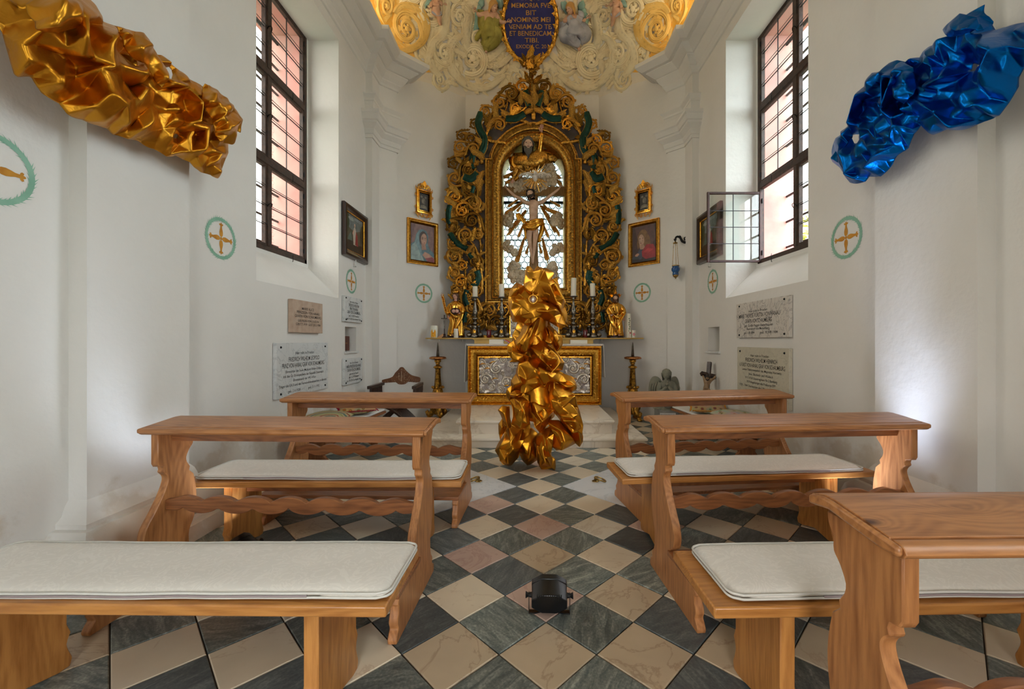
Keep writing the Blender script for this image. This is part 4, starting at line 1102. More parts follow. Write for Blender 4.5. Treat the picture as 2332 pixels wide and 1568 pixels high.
def wing(parent, base, ax, up, n, L, mat, name='wing', flip=1):
    """feathered wing: layered long feathers fanning from base"""
    ax = Vector(ax); up = Vector(up); n = Vector(n); m = MB()
    for row, (cnt, l0, z) in enumerate(((7, 1.0, 0), (6, .68, .05), (5, .42, .09))):
        for k in range(cnt):
            t = k / (cnt - 1); a = -.5 + t * 1.5; root = Vector(base) + ax * (L * .55 * (1 - t * .3) * t * 1.0) + up * (L * .35 * t)
            d = (up * -cos(a * 1.2) + ax * sin(a * .9 + .25)).normalized(); sd = d.cross(n).normalized(); ln = L * l0 * (.7 + .35 * t); w = L * .085
            vs = []; 
            for i in range(6):
                q = i / 5; ww = w * (sin(pi * min(1, .25 + q * .74)) ** .6 + .02)
                c = root + d * ln * q + n * (z * L + .03 * L * sin(pi * q))
                vs += [tuple(c - sd * ww), tuple(c + n * w * .35), tuple(c + sd * ww)]
            m.add(vs, [(i * 3 + j, i * 3 + j + 1, i * 3 + j + 4, i * 3 + j + 3) for i in range(5) for j in range(2)])
    m.tube([Vector(base), Vector(base) + ax * L * .28 + up * L * .2, Vector(base) + ax * L * .5 + up * L * .42], [L * .1, L * .09, L * .05], 8)
    return m.build(name, mat, parent, smooth=True)

# ------------------------------------------------------------------ crucifix group in the altar opening
Dc = 7.72; kc = Dc / F
def C(px, py, dy=0.0): return P(px, py, Dc) + Vector((0, dy, 0))
def Z3(x, y): return 1110 + x / 3.92, 300 + y / 3.92
CW = wood('olive_cross_wood', srgb(140, 104, 56), srgb(104, 74, 36), 2, knots=False)
cx_ = thing('altar_crucifix', 'large wooden crucifix with carved figure before the bright altar window', 'crucifix', tuple(C(1216, 640)))
a, b = C(1145, 424), C(1287, 445)
MB().box(a.x, b.x, Dc + .01, Dc + .07, b.z, a.z).build('cross_beam', CW, cx_)
a, b = C(1204, 430), C(1229, 680)
MB().box(a.x + .03, b.x - .03, Dc + .012, Dc + .068, 2.2, a.z + .1).prism([(C(1201, 640).x, 2.2), (C(1231, 640).x, 2.2), (C(1224, 560).x, C(1224, 560).z), (C(1208, 560).x, C(1208, 560).z)], lambda x, z, t: (x, t, z), Dc + .011, Dc + .069).build('cross_upright', CW, cx_)
V = lambda x, y, dy=0: C(*Z3(x, y), -.06 + dy)
nodes = [(V(405, 850, -.02), (.085, .065)), (V(408, 780, -.03), (.075, .06)), (V(412, 700, -.05), (.098, .07)), (V(410, 655, -.04), (.06, .05)), (V(402, 628, -.05), .034), (V(392, 600, -.07), .046), (V(384, 572, -.09), .058),
         (V(352, 650, -.02), .042), (V(300, 612, .0), .034), (V(245, 582, .01), .028), (V(200, 540, .01), .024), (V(172, 512, .015), .016),
         (V(468, 650, -.02), .042), (V(520, 612, .0), .034), (V(570, 572, .01), .028), (V(610, 540, .01), .024), (V(642, 512, .015), .016),
         (V(378, 900, -.02), .062), (V(372, 960, -.06), .05), (V(378, 1000, -.07), .038), (V(388, 1070, -.03), .032), (V(400, 1130, -.01), .02), (V(404, 1168, -.04), .02), (V(405, 1190, -.06), .012),
         (V(432, 900, -.02), .062), (V(428, 960, -.07), .05), (V(424, 1000, -.085), .038), (V(416, 1070, -.05), .032), (V(410, 1125, -.035), .02), (V(408, 1160, -.065), .02), (V(408, 1182, -.085), .012)]
ed = [(0, 1), (1, 2), (2, 3), (3, 4), (4, 5), (5, 6), (3, 7), (7, 8), (8, 9), (9, 10), (10, 11), (3, 12), (12, 13), (13, 14), (14, 15), (15, 16), (0, 17), (17, 18), (18, 19), (19, 20), (20, 21), (21, 22), (22, 23), (0, 24), (24, 25), (25, 26), (26, 27), (27, 28), (28, 29), (29, 30)]
skin('carved_body', nodes, ed, SKIN, cx_)
m = MB(); hand_into(m, V(172, 512, .01), (-.5, 0, .85), (0, -1, 0), .075); hand_into(m, V(642, 512, .01), (.5, 0, .85), (0, -1, 0), .075)
m.build('hands', SKIN, cx_, smooth=True)
head(cx_, V(384, 580, -.10), .085, face=(-.25, -1, .12), up=(-.25, 0, 1), skinm=SKIN, hairm=HAIRD, beard=.5)
m = MB()
for k in range(3):
    m.tube([tuple(V(384, 566, -.09) + Vector((.072 * cos(q), .075 * sin(q), .025 + .01 * sin(3 * q + k * 2)))) for q in [2 * pi * i / 16 for i in range(16)]], .007, 5, closed=True)
m.build('crown_of_thorns', HAIRD, cx_, smooth=True)
drape(cx_, [V(330, 850, -.02), V(360, 865, -.09), V(410, 870, -.12), V(450, 840, -.10), V(490, 815, -.03)], .055, GILTB, folds=5, name='gilt_loincloth')
drape(cx_, [V(345, 820, -.02), V(380, 840, -.1), V(430, 820, -.11), V(495, 800, -.02)], .045, GILTB, folds=4, seed=2, name='gilt_loincloth')
drape(cx_, [V(335, 820, .0), V(300, 770, .02), V(270, 745, .03), V(285, 790, .02)], .035, GILTB, seed=4, name='loincloth_knot')
drape(cx_, [V(490, 820, .0), V(485, 890, .01), V(460, 960, .02), V(470, 985, .02)], (.04, .03), GILTB, seed=6, name='loincloth_tail')
drape(cx_, [V(340, 860, .0), V(345, 920, .0), V(340, 965, .02)], (.03, .02), GILTB, seed=7, name='loincloth_tail')
m = MB()
for i in range(20):
    q = 2 * pi * i / 20; c0 = V(384, 560, -.02); r0, r1 = .09, .20 if i % 2 else .17
    m.tube([c0 + Vector((r0 * cos(q), 0, r0 * sin(q))), c0 + Vector((r1 * cos(q), 0, r1 * sin(q)))], [.007, .001], 4)
m.build('halo_rays', GILT, cx_)

# gilded glory rays and silvered clouds behind the cross
RAYG = gold('ray_gilding', srgb(232, 196, 124), srgb(186, 144, 76), .4, rvar=.05, metal=.5)
gl = thing('glory_of_rays', 'fan of gilded wooden rays radiating behind the large crucifix', 'ray ornament', tuple(C(1216, 520, .16)))
RAYS = [((335, 590), (115, 745), 5), ((300, 640), (250, 705), 3), ((345, 680), (155, 930), 6), ((340, 760), (265, 945), 3), ((330, 930), (240, 1200), 5), ((365, 1000), (340, 1095), 3), ((490, 660), (665, 940), 6), ((470, 640), (690, 735), 5), ((560, 590), (672, 655), 3), ((480, 760), (555, 945), 3), ((492, 930), (548, 1180), 5), ((460, 980), (490, 1090), 3), ((300, 560), (160, 660), 3), ((240, 330), (120, 395), 4), ((300, 340), (130, 460), 4), ((560, 330), (680, 400), 4), ((580, 360), (690, 480), 4), ((500, 620), (560, 700), 3)]
for (p0, p1, n) in RAYS:
    a = C(*Z3(*p0), .14); b = C(*Z3(*p1), .14); d = (b - a); L = d.length; d.normalize(); sd = d.cross(Vector((0, 1, 0))); m = MB()
    for k in range(n):
        o = (k - (n - 1) / 2); e = b - d * (L * .13 * abs(o) * (1 if k % 2 else .6)) + sd * o * .018
        m.add([tuple(a + sd * (o * .008 - .005)), tuple(a + sd * (o * .008 + .005)), tuple(e - sd * .011 + d * -.05), tuple(e + sd * .011 + d * -.05), tuple(e), tuple(a + Vector((0, -.02, 0)) + sd * o * .008), tuple(e - d * .05 + Vector((0, -.018, 0)))],
              [(0, 5, 6, 2), (5, 1, 3, 6), (2, 6, 4), (6, 3, 4), (0, 2, 3, 1), (2, 4, 3)])
    m.build('ray_bundle', RAYG, gl)
CLOUD = simple('silvered_cloud', srgb(206, 192, 168), 0.42, 0.25, col2=srgb(160, 146, 122), scale=7, bump=.3, bscale=20)
def cloud(label, blobs, seed, dy=.08, holder=None):
    r_ = random.Random(seed); cxm = sum(b[0] for b in blobs) / len(blobs); cym = sum(b[1] for b in blobs) / len(blobs)
    t = thing('carved_cloud', label, 'cloud carving', tuple(C(*Z3(cxm, cym), dy)), group='silvered carved clouds in the altar window')
    for (x, y, rr) in blobs:
        m = MB(); c = C(*Z3(x, y), dy); R_ = rr / 3.92 * kc
        m.ball(c, R_ * .9, (1, .6, 1), 14, 9)
        for k in range(6):
            q = 2 * pi * k / 6 + r_.uniform(-.3, .3); m.ball(c + Vector((cos(q) * R_ * .55, -R_ * .35, sin(q) * R_ * .55)), R_ * r_.uniform(.38, .52), (1, .6, 1), 10, 7)
        m.ball(c + Vector((0, -R_ * .5, 0)), R_ * .42, (1, .6, 1), 10, 7)
        m.build('cloud_puff', CLOUD, t, smooth=True)
    return t
cloud('big silvered cloud under the bearded figure, behind the dove', [(230, 470, 45), (265, 510, 45), (310, 500, 45), (360, 520, 42), (320, 440, 50), (400, 470, 55), (450, 510, 45), (500, 480, 45), (540, 430, 50), (585, 440, 42), (530, 350, 52), (580, 370, 45), (560, 310, 48), (600, 410, 34), (480, 400, 50), (260, 440, 34), (510, 300, 36)], 1, .06)
cloud('silvered cloud with a carved face above the left candle flames of rays', [(190, 770, 48), (170, 800, 42), (205, 730, 34), (200, 820, 32), (160, 760, 32)], 2)
cloud('silvered cloud beside the crucified hand on the right of the window', [(610, 760, 44), (640, 790, 46), (600, 800, 40), (655, 830, 34), (640, 740, 34), (580, 770, 26)], 3)
cloud('silvered cloud left of the crucified legs', [(165, 1000, 36), (200, 1040, 42), (240, 1070, 40), (180, 980, 28), (165, 1030, 30)], 4)
cloud('silvered cloud right of the crucified legs', [(650, 1010, 32), (620, 1045, 42), (585, 1070, 36), (665, 1045, 28), (600, 1010, 26)], 5)
cloud('large silvered cloud at the lower left corner of the altar window', [(230, 1175, 36), (210, 1220, 40), (250, 1240, 42), (215, 1280, 38), (260, 1300, 44), (300, 1260, 42), (330, 1290, 46), (300, 1330, 36), (270, 1190, 32), (345, 1250, 30), (230, 1320, 30)], 6)
cloud('silvered cloud at the lower right, half behind the golden sculpture', [(590, 1175, 34), (560, 1205, 36), (600, 1220, 38), (540, 1235, 30), (600, 1265, 38), (615, 1300, 28), (570, 1180, 26)], 7)

# God the Father bust
g = thing('bearded_god_figure', 'carved bearded figure in gilded robes with raised arm at top of altar window', 'statue', tuple(C(1210, 400, .0)))
W = lambda x, y, dy=0: C(*Z3(x, y), -.03 + dy)
drape(g, [W(230, 250, .05), W(300, 270, -.05), W(380, 290, -.12), W(450, 260, -.08), W(500, 215, -.02)], (.12, .16), GILT, folds=6, name='gilded_robe', amp=.35)
drape(g, [W(215, 300, .05), W(300, 320, -.04), W(360, 340, -.1), W(300, 360, -.02), W(270, 400, .0)], (.10, .07), GILT, folds=5, seed=3, name='robe_sleeve', amp=.35)
drape(g, [W(240, 230, .03), W(235, 280, .0), W(265, 330, -.02), W(262, 390, 0), W(230, 420, 0)], (.08, .06), GILTB, folds=5, seed=8, name='robe_sleeve', amp=.3)
drape(g, [W(440, 260, -.05), W(520, 240, .02), W(590, 230, .05), W(620, 245, .05)], (.13, .05), GILT, folds=6, seed=5, name='flying_mantle', amp=.5)
drape(g, [W(440, 200, -.02), W(520, 190, .03), W(590, 200, .05)], (.08, .04), GILTB, folds=5, seed=9, name='flying_mantle', amp=.5)
skin('raised_arm', [(W(455, 230, -.04), .07), (W(470, 150, -.08), .055), (W(480, 80, -.12), .042), (W(482, 45, -.14), .026)], [(0, 1), (1, 2), (2, 3)], GILTB, g)
skin('lowered_arm', [(W(262, 330, -.04), .07), (W(255, 380, -.05), .055), (W(238, 420, -.05), .035), (W(228, 440, -.05), .022)], [(0, 1), (1, 2), (2, 3)], GILT, g)
m = MB(); hand_into(m, W(483, 45, -.14), (.0, -.1, 1), (0, -1, 0), .15); m.build('blessing_hand', SKINR, g, smooth=True)
m = MB(); hand_into(m, W(230, 436, -.05), (-.3, -.2, -1), (0, -1, 0), .11); m.build('lowered_hand', SKINR, g, smooth=True)
skin('torso', [(W(375, 300, -.02), (.15, .1)), (W(372, 235, -.05), (.13, .09)), (W(365, 190, -.07), .06)], [(0, 1), (1, 2)], GILT, g)
head(g, W(362, 150, -.14), .125, face=(.1, -1, -.12), skinm=SKIN, hairm=GREYB, beard=1.5)
MB().add([tuple(W(322, 120, -.02)), tuple(W(400, 120, -.02)), tuple(W(352, 80, -.02)), tuple(W(322, 120, .02)), tuple(W(400, 120, .02)), tuple(W(352, 80, .02))], [(0, 1, 2), (3, 5, 4), (0, 3, 4, 1), (1, 4, 5, 2), (2, 5, 3, 0)]).build('triangular_halo', GILTD, g)
m = MB()
for i in range(26):
    q = pi * (.05 + .9 * i / 25); c0 = W(355, 150, .05); m.tube([c0 + Vector((.15 * cos(q), 0, .12 * sin(q))), c0 + Vector(((.33 + .05 * (i % 2)) * cos(q), 0, (.22 + .03 * (i % 2)) * sin(q)))], [.012, .003], 4)
m.build('halo_rays', GILT, g)
# dove
dv_ = thing('carved_dove', 'silvered dove with spread wings inside a small burst of rays', 'dove', tuple(C(*Z3(428, 430), -.15)))
K = lambda x, y, dy=0: C(*Z3(x, y), -.16 + dy)
DOVE = simple('silvered_dove', srgb(232, 226, 218), .4, .1, col2=srgb(190, 182, 170), scale=20, bump=.4, bscale=50)
m = MB().ball(K(426, 440, -.02), .055, (.8, .8, 1.4)).ball(K(426, 412, -.06), .036); m.tube([K(426, 414, -.09), K(426, 420, -.12)], [.012, .002], 6); m.build('dove_body', DOVE, dv_, smooth=True)
for s in (-1, 1):
    m = MB()
    for k in range(9):
        t = k / 8; a = K(426 + s * (18 + t * 95), 402 - 8 * sin(t * pi), 0); b = K(426 + s * (30 + t * 118), 450 - 6 * t - 14 * t * t, .0)
        m.tube([a, (a + b) / 2 + Vector((0, -.015, 0)), b], [.018, .02, .006], 6, flat=.5)
    m.tube([K(426 + s * 10, 420), K(426 + s * 60, 398), K(426 + s * 120, 412), K(426 + s * 140, 438)], [.03, .024, .018, .008], 8)
    m.build('dove_wing', DOVE, dv_, smooth=True)
m = MB()
for i in range(22):
    q = 2 * pi * i / 22 + .1; r1 = .30 if i % 2 else .24
    if abs(sin(q)) < .22: continue
    c0 = K(426, 425, .06); m.tube([c0 + Vector((.05 * cos(q), 0, .05 * sin(q))), c0 + Vector((r1 * cos(q), -.03, r1 * sin(q) * .95))], [.022, .008], 4)
m.build('burst_rays', RAYG, dv_)
# ------------------------------------------------------------------ crumpled metal sculptures
def metal(name, col, dark, rough=.24):
    m, n, l, b = nt(name); t = N(n, 'ShaderNodeTexCoord')
    b.inputs['Metallic'].default_value = 1.0
    z = N(n, 'ShaderNodeTexNoise', i_Scale=2.5, i_Detail=4.0); l.new(t.outputs['Object'], z.inputs['Vector'])
    rp = ramp(n, [(.35, col), (.7, dark)]); l.new(z.outputs['Fac'], rp.inputs[0]); l.new(rp.outputs[0], b.inputs['Base Color'])
    mr = N(n, 'ShaderNodeMapRange'); mr.inputs['To Min'].default_value = rough - .05; mr.inputs['To Max'].default_value = rough + .09
    l.new(z.outputs['Fac'], mr.inputs['Value']); l.new(mr.outputs[0], b.inputs['Roughness'])
    z2 = N(n, 'ShaderNodeTexNoise', i_Scale=16.0, i_Detail=3.0, i_Distortion=.6); l.new(t.outputs['Object'], z2.inputs['Vector'])
    bp = N(n, 'ShaderNodeBump', i_Strength=0.22, i_Distance=0.02); l.new(z2.outputs['Fac'], bp.inputs['Height']); l.new(bp.outputs[0], b.inputs['Normal'])
    return m
def edge_dist(x, y, polys):
    best = 1e9
    for poly in polys:
        n = len(poly)
        for i in range(n):
            ax, ay = poly[i]; bx, by = poly[(i + 1) % n]; dx, dy = bx - ax, by - ay
            t = max(0, min(1, ((x - ax) * dx + (y - ay) * dy) / (dx * dx + dy * dy + 1e-9)))
            best = min(best, (x - ax - dx * t) ** 2 + (y - ay - dy * t) ** 2)
    return sqrt(best)
def crumple(name, outline, holes, fn, spacing, amp, bulge, seed, mat, parent, ridges=(), back=False, bfall=30, sub=3, thick=.004, edgeh=.25, shift=.25, crease=.45, fine=.006):
    r = random.Random(seed); sp = spacing if callable(spacing) else (lambda x, y: spacing)
    def resamp(poly, s_):
        out = []
        for i in range(len(poly)):
            a = Vector(poly[i]); b = Vector(poly[(i + 1) % len(poly)]); L = (b - a).length; s = s_(a.x, a.y) * .75
            k = max(1, int(L / s))
            for q in range(k):
                p = a + (b - a) * (q / k)
                if q: d = (b - a).normalized(); p = p + Vector((-d.y, d.x)) * r.uniform(-.16, .16) * s
                out.append((p.x, p.y))
        return out
    ol = resamp(outline, sp); hl = [resamp(h, lambda x, y: sp(x, y) * .7) for h in holes]
    xs = [p[0] for p in ol]; ys = [p[1] for p in ol]; pts = []; hs = []
    extra = []; edges = []; eh = []
    for rd in ridges:
        k0 = len(extra)
        for (x, y, h) in rd: extra.append((x, y)); eh.append(h)
        edges += [(k0 + i, k0 + i + 1) for i in range(len(rd) - 1)]
    tries = 0; amin = min(sp(x, y) for x, y in ol); area = (max(xs) - min(xs)) * (max(ys) - min(ys)); want = int(area / amin ** 2 * 3.5)
    while tries < want * 4:
        tries += 1; x = r.uniform(min(xs), max(xs)); y = r.uniform(min(ys), max(ys)); s = sp(x, y)
        if not pip(x, y, ol) or any(pip(x, y, h) for h in hl): continue
        if edge_dist(x, y, [ol] + hl) < s * .38: continue
        if any((x - a) ** 2 + (y - b) ** 2 < (s * .80) ** 2 for a, b in extra): continue
        d = edge_dist(x, y, [ol] + hl); bl = bulge * min(1, d / bfall) ** .6
        hi = r.random() < .5
        extra.append((x, y)); eh.append(bl + amp * (s / amin) ** .5 * (r.uniform(.55, 1) if hi else r.uniform(-.35, .15)))
    base = ol + [p for h in hl for p in h]
    hb = [r.uniform(-edgeh, edgeh) * amp for _ in base]
    allp = [Vector(p) for p in base + extra]; allh = hb + eh
    es = []; k = 0
    for poly in [ol] + hl:
        n = len(poly); es += [(k + i, k + (i + 1) % n) for i in range(n)]; k += n
    es += [(k + a, k + b) for a, b in edges]
    ro = delaunay_2d_cdt(allp, es, [], 0, 1e-5); vo, fo, ov = ro[0], ro[2], ro[3]
    hv = [allh[o[0]] if o else 0 for o in ov]; tris = []
    for f in fo:
        cx = sum(vo[i][0] for i in f) / len(f); cy = sum(vo[i][1] for i in f) / len(f)
        if pip(cx, cy, ol) and not any(pip(cx, cy, h) for h in hl): tris.append(tuple(f))
    def build(sign, sd, nm):
        q = random.Random(sd); V_ = []
        nb = len(base)
        for i, v in enumerate(vo):
            isb = bool(ov[i]) and ov[i][0] < nb
            dx = dy = 0
            if not isb: s = sp(v[0], v[1]) * shift; dx, dy = q.uniform(-s, s), q.uniform(-s, s)
            V_.append(tuple(fn(v[0] + dx, v[1] + dy, hv[i] * (1 if sign > 0 else (1 if isb else -.9)))))
        m = bpy.data.meshes.new(nm); m.from_pydata(V_, [], tris); m.materials.append(mat)
        bm = bmesh.new(); bm.from_mesh(m); cl = bm.edges.layers.float.get('crease_edge') or bm.edges.layers.float.new('crease_edge')
        for e in bm.edges:
            if len(e.link_faces) == 2:
                an = e.calc_face_angle(0)
                if an > .25 and q.random() < crease + (.25 if an > .9 else 0): e[cl] = q.uniform(.75, 1.0)
            else: e[cl] = 1.0
        bmesh.ops.recalc_face_normals(bm, faces=bm.faces); bm.to_mesh(m); bm.free()
        m.polygons.foreach_set('use_smooth', [True] * len(m.polygons))
        o = bpy.data.objects.new(nm, m); COL.objects.link(o); setpar(o, parent)
        s_ = o.modifiers.new('sub', 'SUBSURF'); s_.levels = sub; s_.render_levels = sub
        if fine:
            tx = bpy.data.textures.new(nm + '_dent', 'VORONOI'); tx.noise_scale = .16; tx.distance_metric = 'DISTANCE'
            d_ = o.modifiers.new('dent', 'DISPLACE'); d_.texture = tx; d_.strength = fine * 3; d_.mid_level = .4; d_.texture_coords = 'GLOBAL'
        if thick:
            so = o.modifiers.new('gauge', 'SOLIDIFY'); so.thickness = thick; so.offset = 0
        return o
    a = build(1, seed, name)
    if back: build(-1, seed + 500, name)
    return a
GOLDM = metal('orange_gold_sheet', srgb(208, 146, 46), srgb(194, 130, 34), .34)
BLUEM = metal('blue_anodised_sheet', srgb(8, 104, 184), srgb(4, 82, 160), .33)
# wall piece on the left
XL = 2.30
def fl_(x, y, h):
    D = (XL - h * .45) * F / (VX - x); return (-XL + h, D, H - (y - VY) * D / F)
t = thing('gold_wall_sculpture', 'long crumpled sheet of orange gold metal hanging across the left wall', 'sculpture', (-2.42, 2.2, 2.4))
OL = [(-60, -70), (185, -20), (200, -2), (215, 22), (232, 45), (258, 58), (283, 65), (297, 77), (308, 78), (318, 100), (320, 112), (326, 123), (345, 122), (365, 127), (385, 140), (400, 155), (410, 161), (422, 165), (428, 178), (437, 184), (455, 193), (470, 205), (490, 222), (498, 228), (510, 228), (528, 240), (535, 250), (550, 272), (545, 302), (532, 296), (522, 285), (516, 300), (514, 315), (522, 322), (518, 345), (508, 370), (497, 404), (480, 398), (457, 392), (440, 380), (430, 368), (418, 362), (400, 355), (375, 355), (350, 338), (335, 335), (318, 322), (305, 318), (290, 315), (260, 305), (245, 292), (212, 280), (190, 270), (168, 267), (150, 258), (135, 235), (110, 222), (95, 210), (84, 198), (78, 182), (74, 170), (38, 171), (30, 155), (15, 110), (5, 80), (0, 73), (-60, -20)]
HL = [[(352, 162), (366, 152), (386, 151), (393, 160), (396, 171), (390, 186), (380, 184), (364, 173)], [(388, 303), (398, 303), (406, 309), (402, 318), (391, 315)]]
Z4 = lambda pts: [(x / 3.267, y / 3.267, h) for x, y, h in pts]
RL = [Z4([(130, 30, .16), (330, 60, .2), (440, 120, .24), (450, 250, .26), (440, 390, .2), (420, 430, .04)]), Z4([(200, 300, .08), (430, 440, .05), (540, 400, .16), (690, 480, .2), (730, 300, .22), (560, 200, .05)]),
      Z4([(640, 520, .17), (700, 660, .2), (800, 760, .2), (860, 910, .14)]), Z4([(560, 490, .02), (530, 590, .03), (540, 680, .02), (620, 640, .02)]), Z4([(760, 490, .18), (960, 560, .22), (990, 620, .05)]), Z4([(1110, 680, .05), (1160, 600, .2), (1290, 650, .2), (1370, 760, .22), (1360, 900, .2)]),
      Z4([(150, 110, .14), (240, 120, .05), (215, 210, .18)]), Z4([(900, 640, .03), (1000, 670, .16), (1110, 680, .05)]), Z4([(1340, 930, .15), (1440, 960, .17), (1445, 1110, .16), (1380, 1120, .08)])]
crumple('crumpled_sheet', OL, HL, fl_, lambda x, y: 40 if x < 230 else 28 if x < 370 else 16, .052, .08, 11, GOLDM, t, ridges=RL, bfall=45, crease=.6)
# a torn flap loops over the tail
crumple('folded_flap', [(440, 190), (475, 210), (505, 240), (520, 275), (505, 330), (470, 320), (455, 270), (430, 235)], [], lambda x, y, h: fl_(x, y, h + .14), 13, .06, .05, 21, GOLDM, t, bfall=20)
crumple('folded_flap', [(225, 60), (290, 75), (322, 125), (350, 165), (335, 200), (300, 150), (250, 120)], [], lambda x, y, h: fl_(x, y, h + .16), 20, .06, .05, 23, GOLDM, t, bfall=20)
crumple('folded_flap', [(0, 10), (60, -20), (130, 10), (125, 60), (75, 75), (20, 70)], [], lambda x, y, h: fl_(x, y, h + .20), 26, .06, .05, 29, GOLDM, t, bfall=20)
for (x, y) in ((240, 150), (430, 290)):
    p = Vector(fl_(x, y, 0)); MB().tube([(-2.55, p.y, p.z), (p.x, p.y, p.z)], .008, 8).build('wall_bracket', IRON, t)
# wall piece on the right
def fr_(x, y, h):
    D = (XL - h * .45) * F / (x - VX); return (XL - h, D, H - (y - VY) * D / F)
t = thing('blue_wall_sculpture', 'crumpled blue metal sheet with torn holes hanging on the right wall', 'sculpture', (2.42, 2.5, 2.4))
Z5 = lambda pts: [(1860 + p[0] / 3.564, p[1] / 3.564) + tuple(p[2:]) for p in pts]
OR = Z5([(1360, 38), (1350, 100), (1400, 130), (1440, 190), (1450, 235), (1500, 215), (1600, 190), (1700, 180), (1900, 190), (1900, 420), (1690, 560), (1640, 700), (1560, 830), (1495, 940), (1440, 960), (1300, 1010), (1200, 1055), (1100, 1058), (1070, 1045), (1040, 1050), (940, 1093), (890, 1050), (855, 1018), (830, 1060), (780, 1130), (740, 1200), (640, 1290), (560, 1400), (510, 1437), (420, 1440), (400, 1475), (320, 1490), (270, 1480), (215, 1400), (130, 1310), (125, 1270), (110, 1240), (130, 1160), (190, 1090), (190, 1065), (250, 1020), (290, 950), (345, 860), (350, 750), (385, 700), (410, 630), (440, 590), (530, 570), (590, 515), (655, 490), (720, 500), (840, 470), (905, 380), (1035, 320), (1075, 310), (1110, 240), (1150, 170), (1260, 90)])
HR = [Z5([(520, 700), (560, 650), (630, 640), (620, 720), (610, 800), (590, 870), (550, 810), (520, 750)]), Z5([(285, 1110), (310, 1085), (340, 1090), (345, 1150), (310, 1160)]), Z5([(1265, 520), (1280, 510), (1310, 545), (1280, 575), (1265, 580)])]
RR = [Z5([(1450, 240, .1), (1560, 380, .2), (1500, 560, .22), (1500, 690, .2), (1540, 710, .08)]), Z5([(930, 830, .18), (1100, 920, .2), (1200, 1030, .16)]), Z5([(830, 480, .1), (760, 640, .22), (640, 900, .2), (590, 960, .06)]), Z5([(640, 620, .18), (640, 880, .15)]), Z5([(1080, 330, .12), (1050, 520, .04), (1150, 620, .2), (1290, 560, .18), (1500, 350, .2)]), Z5([(400, 760, .16), (330, 1000, .16), (250, 1250, .12), (290, 1420, .1)]), Z5([(1000, 700, .18), (1200, 650, .05)]), Z5([(720, 1020, .14), (660, 1180, .05), (560, 1260, .15), (440, 1380, .12)])]
crumple('crumpled_sheet', OR, HR, fr_, lambda x, y: 26 if x > 2150 else 16, .05, .07, 5, BLUEM, t, ridges=RR, bfall=40, crease=.5)
crumple('folded_flap', Z5([(700, 600), (780, 500), (880, 560), (900, 760), (800, 840), (720, 780)]), [], lambda x, y, h: fr_(x, y, h + .13), 15, .05, .05, 31, BLUEM, t, bfall=20)
crumple('folded_flap', Z5([(1100, 240), (1250, 110), (1400, 140), (1440, 230), (1300, 290), (1150, 300)]), [], lambda x, y, h: fr_(x, y, h + .10), 18, .05, .05, 33, BLUEM, t, bfall=20)
for (x, y) in ((2150, 180), (1960, 300)):
    p = Vector(fr_(x, y, 0)); MB().tube([(2.55, p.y, p.z), (p.x, p.y, p.z)], .008, 8).build('wall_bracket', IRON, t)
